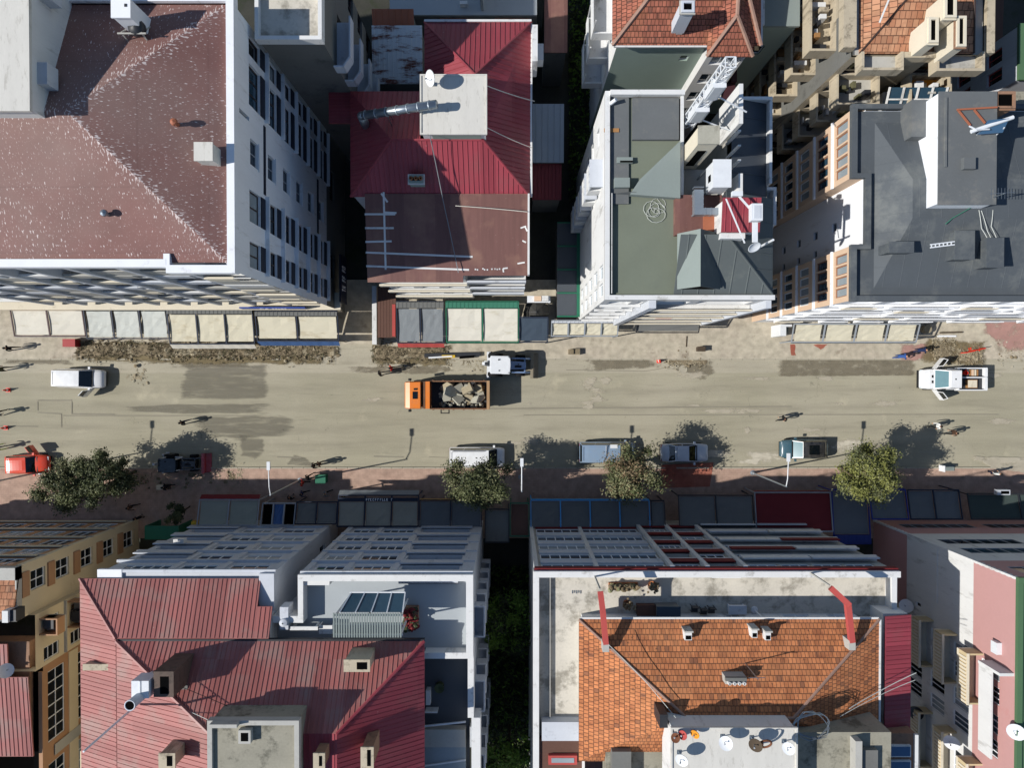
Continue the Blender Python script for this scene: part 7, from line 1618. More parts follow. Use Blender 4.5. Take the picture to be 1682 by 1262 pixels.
# ---- cones, barriers, boxes, signs
def cone(label, px_, py_, lean=None):
    p = P(px_, py_, .0); z = .13 if py_ < 590 or py_ > 770 else .03
    t = thing('traffic_cone', label, 'traffic cone', (p.x, p.y, z), 'orange red traffic cones on the road'); b = MB()
    b.box(p.x - .19, p.x + .19, p.y - .19, p.y + .19, z, z + .04); b.lathe((p.x, p.y, z + .03), [(.15, 0), (.035, .69), (.001, .69)], 14); b.build('body', 'conered', t)
    b = MB(); b.lathe((p.x, p.y, z), [(.132, .19), (.104, .37)], 14); b.build('reflective_band', 'conewhite', t)
    return t
cone('orange red cone on the road left of the white van', 14, 641); cone('orange red cone on the road above the man by the red car', 10, 703); cone('orange cone by the broken kerb left of the manhole cover', 1082, 593)
for k, (a, c) in enumerate((((1577, 580), (1591, 577)), ((1594, 576), (1608, 573)))):
    p, q = P(*a, .1), P(*c, .1); t = thing('road_barrier', ['left one of the two orange plastic barriers behind the pickup', 'right one of the two orange plastic barriers behind the pickup'][k], 'barrier', (p + q) / 2, 'orange barriers on the rubble'); b = MB()
    for z in (.45, .85): b.bar((p.x, p.y, z + .1), (q.x, q.y, z + .1), .05, .2)
    b.build('rail', 'conered', t); b = MB()
    for e in (p, q): b.bar((e.x, e.y - .28, .14), (e.x, e.y + .28, .14), .07, .05); b.bar((e.x, e.y, .14), (e.x, e.y, 1.05), .06, .06)
    b.build('stand', 'conered', t)
x0, x1, y0, y1 = RC(104, 557, 123, 570, 1.0); t = thing('utility_cabinet', 'red metal utility cabinet on the pavement in front of the beige awning', 'cabinet', ((x0 + x1) / 2, (y0 + y1) / 2, .12)); b = MB(); b.box(x0, x1, y0 + .05, y1 - .05, .14, 1.0); b.box(x0 - .04, x1 + .04, y0, y1, 1.0, 1.06); b.build('body', 'redbox', t); b = MB(); b.box(x0 + .03, (x0 + x1) / 2 - .01, y0 + .02, y0 + .05, .22, .95); b.build('door', 'redbox', t); b = MB(); b.box((x0 + x1) / 2 + .01, x1 - .03, y0 + .02, y0 + .05, .22, .95); b.build('door', 'redbox', t)
x0, x1, y0, y1 = RC(934, 574, 950, 582, .7); b = MB(); b.box(x0 + .0, x0 + .45, y0, y1, .12, .75, 1); b.box(x0 + .5, x1 + .15, y0 - .04, y1 + .04, .12, .6, 0); b.box(x0 + .56, x1 + .09, y0 + .02, y1 - .02, .6, .62, 1); one('concrete_planter', b, ['debrispale', 'soil'], 'small concrete planter box on the dusty pavement below the narrow cream awning', 'planter')
x0, x1, y0, y1 = RC(1146, 570, 1158, 577, .7); b = MB(); b.box(x0, x1, y0, y1, .12, .7); b.box(x0 - .03, x1 + .03, y0 - .03, y1 + .03, .7, .76); b.bar((x0 - .9, y0 + .4, .15), (x0 - .85, y1 + 1.0, .15), .08, .05); one('utility_box', b, 'bark', 'dark low utility box on the dusty pavement near the manhole', 'box')
x0, x1, y0, y1 = RC(1544, 764, 1568, 774, .25); b = MB(); b.box(x0, x1, y0, y1, .15, .22, 0); b.box(x0 - .05, x0 + .02, y0, y1, .15, 1.0, 1); b.face([(x0 + .02, y0 + .2, .95), (x0 + .02, y1 - .1, .95), (x0 + .8, y1 - .1, .85), (x0 + .8, y0 + .2, .85)], 0); one('display_stand', b, ['palefelt', 'whiteclean'], 'pale folding display stand on the sunlit right end of the lower pavement', 'stand')
q = P(1571, 546, 1.0); b = MB(); b.bar((q.x - 1.0, q.y, .2), (q.x + 1.0, q.y + .05, .2), .12, .2, 0); b.bar((q.x - 1.2, q.y - .3, .16), (q.x + .5, q.y - .3, .16), .15, .06, 1); one('timber_beam', b, ['bark', 'whiteclean'], 'dark beam and pale board lying on the pavement above the pickup', 'beam')
q = P(1522, 541, .6); b = MB(); b.lathe((q.x, q.y, .12), [(.001, 0), (.35, 0), (.38, .7), (.3, .72), (.001, .7)], 12, 0); one('rubbish_drum', b, 'debrispale', 'pale drum in the shade right of the four panel cream awning', 'drum')
x0, x1, y0, y1 = RC(1282, 533, 1301, 552, 2.4); b = MB(); b.box(x0, x0 + .5, y0, y1, .12, 2.4, 0); b.box(x0 + .5, x1, y0 + .3, y1 - .2, .12, 1.6, 1); b.box(x0 + .5, x1, y1 - .2, y1, .12, 2.4, 0); one('kiosk_wall', b, ['lampwhite', 'palefelt'], 'white kiosk wall with counter left of the four panel cream awning', 'kiosk')
q = P(529, 786, .6); b = MB(); b.box(q.x - .42, q.x + .42, q.y - .35, q.y + .35, .2, 1.1, 0); b.box(q.x - .46, q.x + .46, q.y - .39, q.y + .39, 1.1, 1.2, 0); [b.tube((q.x + sx, q.y - .4, .22), (q.x + sx, q.y - .3, .22), .09, None, 8, 1) for sx in (-.3, .3)]; one('rubbish_container', b, ['greenframe', 'black'], 'dark green rubbish container on the shaded pavement among the bystanders', 'rubbish bin')
q = P(263, 801, .5); b = MB(); b.box(q.x - .35, q.x + .25, q.y - .22, q.y + .22, .13, .5, 0); b.box(q.x + .25, q.x + .8, q.y - .2, q.y + .25, .13, .4, 1); one('cardboard_box', b, ['cream', 'bark'], 'pale cardboard box and dark bag on the pavement right of the trees', 'box')
x0, x1, y0, y1 = RC(236, 865, 292, 880, 3.0); b = MB(); b.box(x0, x1, y0 - .4, y1, 2.7, 2.85); b.box(x0, x0 + .1, y0, y1, .13, 2.7); b.box(x1 - .1, x1, y0, y1, .13, 2.7); one('shed_roof', b, 'greenframe', 'dark teal roof of a passage shed left of the pale block', 'shed')
q = P(324, 861, 2.2); b = MB(); b.tube((q.x, q.y, .13), (q.x, q.y, 2.3), .05); b.box(q.x - .22, q.x + .2, q.y - .05, q.y + .35, 2.3, 2.9, 1); one('yellow_sign', b, ['steel', 'yellowpaint'], 'small yellow sign on a post at the corner of the leftmost lower awning', 'sign')
# long rail lying by the backhoe: stack of kerbs and pipes
b = MB(); a = P(697, 584, .3); c = P(790, 582, .3)
b.bar((a.x, a.y, .25), (c.x, c.y, .28), .35, .22, 0); b.bar((a.x + .4, a.y - .22, .42), (c.x - 2.6, c.y - .2, .42), .14, .12, 1); b.bar((a.x + 3.2, a.y - .2, .42), (c.x - .6, c.y - .22, .42), .22, .14, 2); b.bar((a.x + 1.6, a.y - .1, .4), (a.x + 2.8, a.y - .1, .4), .25, .1, 3); one('beam_stack', b, ['darkmetal', 'lampwhite', 'sootshade', 'yellowpaint'], 'row of dark beams and pipes laid along the kerb left of the backhoe', 'beams')
# ================================================================ vehicles
PA = {}
def pm(n, h, **k):
    if n not in PA: PA[n] = paint(n, h, **k); W[n] = PA[n]
    return n
for n, h in (('white_car_paint', 'e3e5e7'), ('orange_red_car_paint', 'd23a16'), ('orange_truck_paint', 'e07a1c'), ('silver_car_paint', 'c2cad4'), ('blue_grey_van_paint', '7d93ab'), ('teal_car_paint', '28505f'), ('black_car_paint', '14161a'), ('red_car_paint', 'a01a20'), ('grey_tractor_paint', '7b93b8')): pm(n, h)
W['headlamp'] = flat('headlamp_glass', 'cfd6da', .1, .6); W['taillamp'] = flat('tail_lamp', '7a1414', .2, .5); W['rim'] = flat('wheel_rim', '8a8d90', .35, .5, .6); W['wind'] = flat('windscreen_glass', '0c1216', .05, .7); W['windblue'] = flat('pale_windscreen', '5f7f86', .06, .7); W['plastic'] = flat('dark_trim_plastic', '1c1d1f', .6, .3); W['rustbed2'] = M('worn_tailgate', 'a0805f', var=.15); W['rustbed'] = M('worn_truck_bed', '7a5a44', var=.25, sc=1.5, fine=6); W['bedfloor'] = flat('bed_floor', '34363a', .7)
def wheel(parent, x, y, r=.31, w=.2, tyre='black'):
    s = 1 if y > 0 else -1
    b = MB(); b.lathe((x, y - s * w, r), [(r * .55, 0), (r * .95, 0), (r, .04), (r, w - .04), (r * .95, w), (r * .62, w), (r * .6, w - .03)], 18, 0, (0, s, 0)); t = b.build('wheel', tyre, parent)
    b = MB(); b.lathe((x, y - s * w, r), [(.001, w - .05), (r * .2, w - .03), (r * .58, w - .04), (r * .6, w - .06)], 14, 0, (0, s, 0)); b.build('rim', 'rim', t)
def car(label, L, hw, prof, cab, body='white_car_paint', roof=None, belt=.92, rz=1.45, group='cars and vans parked along the lower kerb', glass='wind', wr=.31, axles=None, sun=False, rails=False, cat='car', name='car', sidegl=True, front='headlamp'):
    """car along +X (nose at +X). prof: (x, half width factor, z top) stations; cab: (rear base, rear roof, front roof, front base)"""
    t = thing(name, label, cat, (0, 0, 0), group)
    rings = []
    for (x, f, zt) in prof:
        h = hw * f; zl = .24 if abs(x) < L / 2 - .3 else .36
        rings.append([(x, -h * .8, zl), (x, -h, zl + .16), (x, -h, min(zt, .72)), (x, -h * .93, zt - .03), (x, -h * .62, zt + .02), (x, 0, zt + .035), (x, h * .62, zt + .02), (x, h * .93, zt - .03), (x, h, min(zt, .72)), (x, h, zl + .16), (x, h * .8, zl)])
    b = MB(); b.loft(rings, 0); b.build('body', body, t, True, True)
    xr0, xr1, xf1, xf0 = cab; wb, wr_ = hw * .93, hw * .80; zb = belt - .03
    b = MB(); nseg = 1
    lo = [(xr0, -wb, zb), (xf0, -wb * .96, zb), (xf0, wb * .96, zb), (xr0, wb, zb)]; hi = [(xr1, -wr_, rz - .05), (xf1, -wr_, rz - .05), (xf1, wr_, rz - .05), (xr1, wr_, rz - .05)]
    b.loft([lo, hi], 0, False); b.build('cabin_frame', body, t)
    b = MB(); nx_ = 6; ny_ = 6; g = []
    for i in range(nx_ + 1):
        row = []
        for j in range(ny_ + 1):
            u, v = i / nx_ * 2 - 1, j / ny_ * 2 - 1; row.append((xr1 + (xf1 - xr1) * i / nx_, wr_ * v, rz - .05 + .05 * (1 - abs(u) ** 2.5) ** .5 * (1 - abs(v) ** 2.5) ** .5))
        g.append(row)
    for i in range(nx_):
        for j in range(ny_): b.face((g[i][j], g[i + 1][j], g[i + 1][j + 1], g[i][j + 1]))
    b.build('roof_panel', roof or body, t, True)
    def quad(a, b_, c, d, k=.07, off=.012):
        a, b_, c, d = map(Vector, (a, b_, c, d)); cen = (a + b_ + c + d) / 4; n = (b_ - a).cross(d - a).normalized(); return [p + (cen - p) * k + n * off for p in (a, b_, c, d)]
    b = MB(); b.face(quad(lo[1], lo[2], hi[2], hi[1], .06)); b.build('windscreen', glass, t)
    b = MB(); b.face(quad(lo[3], lo[0], hi[0], hi[3], .1)); b.build('rear_window', 'wind', t)
    if sidegl:
        for s in (-1, 1):
            L_ = [(xr0, s * wb, zb), (xf0, s * wb * .96, zb), (xf1, s * wr_, rz - .05), (xr1, s * wr_, rz - .05)]
            n = 2 if xf0 - xr0 < 3.2 else 3
            for k in range(n):
                a = [Vector(L_[0]).lerp(Vector(L_[1]), k / n), Vector(L_[0]).lerp(Vector(L_[1]), (k + 1) / n), Vector(L_[3]).lerp(Vector(L_[2]), (k + 1) / n), Vector(L_[3]).lerp(Vector(L_[2]), k / n)]
                if s > 0: a = [a[1], a[0], a[3], a[2]]
                b = MB(); b.face(quad(*a, .1)); b.build('side_window', 'wind', t)
    ax = axles or (-L * .31, L * .31)
    for x in ax:
        for s in (-1, 1): wheel(t, x, s * (hw + .01), wr)
    for s in (-1, 1):
        b = MB(); x = L / 2; b.box(x - .3, x - .08, s * hw * .55 - .16, s * hw * .55 + .16, .62, .735); b.build('headlight', 'headlamp', t)
        b = MB(); b.box(-x + .02, -x + .14, s * hw * .74 - .12, s * hw * .74 + .12, .68, .86); b.build('tail_light', 'taillamp', t)
        b = MB(); b.box(xf0 - .28, xf0 - .1, s * hw * .98, s * (hw + .2), belt + .02, belt + .17); b.build('wing_mirror', body, t)
        if rails: b = MB(); b.bar((xr1 + .2, s * wr_ * .9, rz + .03), (xf1 - .3, s * wr_ * .9, rz + .03), .05, .05); b.build('roof_rail', 'plastic', t)
    b = MB(); b.box(L / 2 - .1, L / 2 + .03, -hw * .75, hw * .75, .34, .5); b.build('bumper', 'plastic', t)
    b = MB(); b.box(-L / 2 - .03, -L / 2 + .1, -hw * .75, hw * .75, .34, .52); b.build('bumper', 'plastic', t)
    b = MB(); b.box(xf0 + .005, xf0 + .09, -hw * .8, hw * .8, belt - .06, belt + .045); b.build('wiper_cowl', 'plastic', t)
    b = MB(); b.box(xr1 + .12, xr1 + .135, -wr_ * .8, wr_ * .8, rz - .02, rz + .002); b.build('roof_seam', 'plastic', t)
    if sun: b = MB(); b.box((xr1 + xf1) / 2 - .45, (xr1 + xf1) / 2 + .45, -wr_ * .6, wr_ * .6, rz - .01, rz + .018); b.build('sunroof', 'wind', t)
    return t
def opendoor(t, hx, hy, s, ang, l=1.0, body='white_car_paint', z0=.35, zb=.95, z1=1.45, w=.07):
    """door hinged at (hx,hy) swung out; s: side sign; nose at +X"""
    a = radians(ang); d = Vector((-cos(a), s * sin(a), 0)); b = MB(); h = Vector((hx, hy, 0))
    b.bar(h + Vector((0, 0, (z0 + zb) / 2)), h + d * l + Vector((0, 0, (z0 + zb) / 2)), w, zb - z0)
    b.bar(h + d * .22 + Vector((0, 0, zb)), h + d * .4 + Vector((0, -s * .1, z1)), .05, .05); b.bar(h + d * .4 + Vector((0, -s * .1, z1)), h + d * l * .95 + Vector((0, -s * .1, z1)), .05, .05); b.bar(h + d * l * .97 + Vector((0, 0, zb)), h + d * l * .95 + Vector((0, -s * .1, z1)), .05, .05)
    o = b.build('door', body, t); b = MB(); b.face([h + d * .26 + Vector((0, 0, zb)), h + d * l * .96 + Vector((0, 0, zb)), h + d * l * .93 + Vector((0, -s * .1, z1 - .03)), h + d * .42 + Vector((0, -s * .1, z1 - .03))]); b.build('side_window', 'wind', o)
    return o
def place(t, px_, py_, rz=0, z=.02, zref=.7):
    p = P(px_, py_, zref); t.location = (p.x, p.y, z); t.rotation_euler.z = radians(rz); return t
VANP = [(-2.12, .9, .95), (-2.05, .98, 1.05), (.7, 1, 1.05), (1.25, .99, 1.02), (1.8, .95, .93), (2.08, .86, .8), (2.16, .74, .62)]
SEDP = [(-2.15, .78, .75), (-2.05, .9, .92), (-1.4, .97, .98), (-.4, 1, .95), (.9, 1, .95), (1.5, .96, .9), (1.95, .88, .8), (2.15, .74, .64)]
HATP = [(-1.95, .8, .8), (-1.88, .94, .98), (-.9, 1, .98), (.8, 1, .96), (1.35, .96, .9), (1.75, .86, .8), (1.95, .72, .62)]
v = car('white panel van with an open door on the open road near the red cabinet', 4.3, .87, VANP, (-2.08, -2.02, .42, 1.2), belt=1.05, rz=1.82, group=None, cat='van', name='delivery_van', sidegl=False)
opendoor(v, 1.0, -.9, -1, 48, 1.0, z1=1.7, zb=1.1); place(v, 130, 622, -1, zref=1.0)
v = car('orange red hatchback with an open door under the left tree', 3.95, .86, HATP, (-1.85, -1.45, .25, .95), 'orange_red_car_paint', rz=1.46)
opendoor(v, .85, .88, 1, 55, 1.0, 'orange_red_car_paint'); place(v, 46, 763, 2)
v = car('white van with roof rails half hidden under the grey green tree', 5.0, .93, [(x * 1.16, f, z) for x, f, z in VANP], (-2.42, -2.3, 1.1, 1.75), belt=1.05, rz=1.95, rails=True, cat='van', name='delivery_van', wr=.33); place(v, 783, 752, 0, zref=1)
v = car('blue grey van with pale roof plate, its nose under the brownish tree', 5.1, .97, [(x * 1.18, f, z) for x, f, z in VANP], (-2.48, -2.38, 1.0, 1.75), 'blue_grey_van_paint', belt=1.05, rz=1.98, cat='van', name='delivery_van', wr=.33)
b = MB(); b.box(.1, .75, .5, .82, 1.985, 2.0); b.box(-.28, -.24, -.72, .72, 1.985, 2.01); b.build('roof_plate', 'lampwhite', v); place(v, 998, 744, 0, zref=1)
v = car('silver sedan parked beside the red paving patch', 4.3, .86, SEDP, (-1.5, -.95, .25, 1.0), 'silver_car_paint', belt=.95, rz=1.43); place(v, 1124, 744, 0)
v = car('teal car with dark roof parked nose left by the round tree', 4.2, .88, HATP[:0] + [(x * 1.09, f, z) for x, f, z in HATP], (-2.0, -1.6, .35, 1.1), 'teal_car_paint', roof='black_car_paint', rz=1.52, sun=True, glass='windblue', belt=.98)
place(v, 1320, 738, 180)
for o in v.children:
    if o.name.startswith('cabin_frame'): o.data.materials[0] = W['black_car_paint']

# ---- white double-use pickup with both doors open
t = thing('pickup_truck', 'white pickup with both doors open and tools in its bed', 'pickup'); hw = .95
rings = []
for (x, f, zt) in [(.3, 1, 1.1), (1.0, 1, 1.12), (1.9, .97, 1.08), (2.4, .9, .98), (2.62, .78, .8)]:
    h = hw * f; rings.append([(x, -h * .8, .35), (x, -h, .5), (x, -h, .8), (x, -h * .93, zt - .03), (x, -h * .6, zt + .03), (x, 0, zt + .045), (x, h * .6, zt + .03), (x, h * .93, zt - .03), (x, h, .8), (x, h, .5), (x, h * .8, .35)])
b = MB(); b.loft(rings, 0); b.box(-.4, .34, -hw * .995, hw * .995, .4, 1.12); b.build('body', 'white_car_paint', t, False, True)
b = MB(); lo = [(-.42, -.9, 1.1), (1.55, -.88, 1.1), (1.55, .88, 1.1), (-.42, .9, 1.1)]; hi = [(-.36, -.76, 1.95), (.62, -.76, 1.95), (.62, .76, 1.95), (-.36, .76, 1.95)]; b.loft([lo, hi], 0, False); b.build('cabin_frame', 'white_car_paint', t)
b = MB(); b.loft([[(-.42, -.8, 1.95), (.68, -.8, 1.95), (.68, .8, 1.95), (-.42, .8, 1.95)], [(-.38, -.72, 2.03), (.55, -.72, 2.03), (.55, .72, 2.03), (-.38, .72, 2.03)]], 0); b.box(.1, .2, -.06, .06, 2.03, 2.06, 1); b.build('roof_panel', ['white_car_paint', 'plastic'], t)
b = MB(); n = Vector((.85, 0, .93)).normalized() * .015; b.face([Vector(p) + n for p in [(1.48, -.8, 1.17), (1.48, .8, 1.17), (.68, .7, 1.9), (.68, -.7, 1.9)]]); b.build('windscreen', 'windblue', t)
for s in (-1, 1):
    b = MB(); y = s * .86; b.face([(-.3, s * .895, 1.18), (.5, s * .885, 1.18), (.45, s * .78, 1.88), (-.28, s * .78, 1.88)][::s]); b.build('side_window', 'wind', t)
    opendoor(t, 1.35, s * .97, s, 52, 1.15, z0=.5, zb=1.12, z1=1.75)
    b = MB(); b.box(2.36, 2.6, s * .7 - .14, s * .7 + .14, .7, .86); b.build('headlight', 'headlamp', t); b = MB(); b.box(-3.22, -3.16, s * .8 - .08, s * .8 + .08, .7, .95); b.build('tail_light', 'taillamp', t)
    for x in (1.75, -2.1): wheel(t, x, s * .98, .36, .22)
    b = MB(); b.box(1.0, 1.12, s * .98, s * 1.25, 1.2, 1.45); b.build('wing_mirror', 'plastic', t)
b = MB(); b.box(2.55, 2.72, -.8, .8, .42, .62); b.build('bumper', 'plastic', t)
for y in (-.24, .24): b = MB(); b.box(1.6, 1.75, y - .12, y + .12, 1.12, 1.15); b.build('bonnet_vent', 'plastic', t)
b = MB(); b.box(-3.2, -.5, -.98, .98, .68, .78, 1)
for s in (-1, 1): b.box(-3.2, -.5, s * .98 - .05, s * .98 + .05, .78, 1.2)
b.box(-3.22, -3.0, -.93, .93, .78, 1.2); b.box(-.56, -.47, -.93, .93, .78, 1.4, 0); b.bar((-.6, -.15, 1.25), (-3.1, -.15, 1.25), .1, .08); b.box(-3.0, -.3, -.4, .4, .4, .68, 1); b.build('cargo_bed', ['white_car_paint', 'bedfloor'], t)
pk = place(t, 1562, 623, 180, zref=1.1)
random.seed(6); Tm = Matrix.Translation(pk.location) @ Matrix.Rotation(pi, 4, 'Z')
def inbed(fn, name, mats, label, cat, group=None):
    b = MB(); fn(b); b.v = [tuple(Tm @ Vector(p)) for p in b.v]; return one(name, b, mats, label, cat, group)
inbed(lambda b: (b.box(-2.4, -1.5, .05, .8, .79, 1.05, 0), b.box(-2.35, -1.55, .1, .75, 1.05, 1.08, 1)), 'timber_crate', ['wood', 'cream'], 'shallow timber crate on the upper side of the pickup bed', 'crate')
inbed(lambda b: [b.box(-2.6 + k * .22, -2.45 + k * .22, -.85, -.3, .79, .85 + .05 * (k % 3), k % 3) for k in range(5)], 'plank_pile', ['wood', 'cream', 'peach'], 'pile of timber offcuts on the lower side of the pickup bed', 'planks')
inbed(lambda b: (b.lathe((-1.35, -.55, .79), [(.001, 0), (.16, 0), (.18, .35), (.15, .35), (.14, .1), (.001, .1)], 12), b.bar((-1.5, -.8, .9), (-1.0, -.4, .9), .12, .12)), 'orange_bucket', ['conered'], 'orange bucket and tool behind the cab in the pickup bed', 'bucket')

# ---- orange dump truck full of broken concrete
t = thing('dump_truck', 'orange dump truck loaded with broken concrete slabs', 'truck'); hw = 1.22
b = MB(); rings = [[(x, -h * .96, .75), (x, -h, 1.1), (x, -h, z - .25), (x, -h * .93, z), (x, h * .93, z), (x, h, z - .25), (x, h, 1.1), (x, h * .96, .75)] for (x, h, z) in ((2.25, hw, 2.72), (2.3, hw, 2.78), (3.2, hw * .99, 2.8), (3.6, hw * .97, 2.62), (3.72, hw * .94, 2.3))]
b.loft(rings, 0); b.build('cab', 'orange_truck_paint', t)
b = MB(); b.face([(3.66, -1.0, 1.55), (3.66 + .09, -1.0, 1.55), (3.76, 1.0, 1.55), (3.735, 1.0, 2.25), (3.735, -1.0, 2.25)][1:]); b.build('windscreen', 'wind', t)
b = MB(); b.box(2.55, 2.95, -.32, .32, 2.79, 2.85); b.build('roof_hatch', 'wind', t); b = MB(); b.box(2.6, 2.85, -.62, -.45, 2.79, 2.88); b.build('roof_horn', 'plastic', t)
for s in (-1, 1):
    b = MB(); b.box(3.2, 3.4, s * 1.28, s * 1.48, 1.7, 2.3); b.bar((3.2, s * 1.18, 2.3), (3.3, s * 1.38, 2.3), .05, .05); b.build('wing_mirror', 'plastic', t)
    b = MB(); b.face([(2.5, s * 1.225, 1.5), (3.3, s * 1.22, 1.5), (3.25, s * 1.22, 2.35), (2.5, s * 1.225, 2.35)][::s]); b.build('side_window', 'wind', t)
    b = MB(); b.box(3.66, 3.78, s * .85 - .16, s * .85 + .16, .85, 1.05); b.build('headlight', 'headlamp', t)
    b = MB(); b.box(-3.68, -3.6, s * .9 - .16, s * .9 + .16, .8, .95); b.build('tail_light', 'taillamp', t)
    for x in (2.75, -1.6, -2.75): wheel(t, x, s * 1.2, .5, .32)
b = MB(); b.box(3.6, 3.85, -1.15, 1.15, .5, .8); b.build('bumper', 'plastic', t)
b = MB(); b.box(-3.4, 3.4, -.45, .45, .6, .9); b.box(1.9, 2.2, -1.1, 1.1, .8, 1.0); b.build('chassis', 'plastic', t)
b = MB(); b.box(1.5, 1.92, -1.2, 1.2, 1.0, 2.5, 0); b.box(1.93, 2.1, -1.2, 1.2, 2.42, 2.55, 1); b.box(2.12, 2.2, -.9, .9, 1.0, 2.45, 2); b.build('headboard', ['orange_truck_paint', 'rustbed', 'plastic'], t)
b = MB(); b.box(-3.55, 1.49, -1.22, 1.22, .95, 1.06, 1)
for s in (-1, 1):
    b.box(-3.55, 1.49, s * 1.22 - .05, s * 1.22 + .05, 1.06, 2.3, 0)
    for k in range(6): b.box(-3.3 + k * .9, -3.2 + k * .9, s * 1.27, s * 1.33, 1.06, 2.28, 0)
b.box(-3.75, -3.5, -1.27, 1.27, 1.0, 2.36, 2); b.build('cargo_bed', ['rustbed', 'bedfloor', 'rustbed2'], t)
b = MB(); b.box(.5, .6, 1.3, 1.62, 1.9, 1.95); b.box(-.2, -.1, 1.3, 1.62, 1.9, 1.95); b.box(-.2, .6, 1.57, 1.65, 1.9, 1.95); b.build('ladder_step', 'plastic', t)
tk = place(t, 735, 649, 180, zref=1.8); Tm = Matrix.Translation(tk.location) @ Matrix.Rotation(pi, 4, 'Z')
random.seed(14)
cells = [(x, y) for x in (-2.85, -1.9, -.95, .0) for y in (-.6, .25)]
for k, (x, y) in enumerate(cells + [(-2.5, .35), (-1.7, -.4), (-.9, .35), (-.1, -.3)]):
    b = MB(); r = random.uniform(.42, .72); n = random.choice([4, 5, 5, 6]); th = random.uniform(.12, .22); a0 = random.random() * 6
    pl = [(cos(a0 + 2 * pi * q / n) * r * random.uniform(.75, 1.15), sin(a0 + 2 * pi * q / n) * r * random.uniform(.7, 1.1)) for q in range(n)]
    b.prism(pl, 0, th); Rm = Matrix.Rotation(random.uniform(-.75, .75), 4, 'X') @ Matrix.Rotation(random.uniform(-.75, .75), 4, 'Y')
    z = 1.55 if k < len(cells) else 2.0
    c = Vector((x + random.uniform(-.12, .12), max(-.62, min(.62, y + random.uniform(-.1, .1))), z + random.uniform(-.1, .15)))
    b.v = [tuple(Tm @ (Rm @ Vector(p) + c)) for p in b.v]
    b.v = [tuple(p) for p in b.v]
    one('concrete_slab', b, ['rubble' if k % 3 else 'debrispale'], 'angular slab of broken concrete lying in the bed of the orange truck', 'concrete slab', 'broken concrete slabs in the truck bed')
b = MB()
for k in range(150): b.rock((random.uniform(-3.3, .7), random.uniform(-1.05, 1.05), random.uniform(1.1, 1.4)), random.uniform(.06, .2), random.choice([0, 0, 1]))
b.v = [tuple(Tm @ Vector(p)) for p in b.v]; o = b.build('rubble', ['rubble', 'soil']); o['kind'] = 'stuff'; o['label'] = 'loose rubble between the slabs in the truck bed'

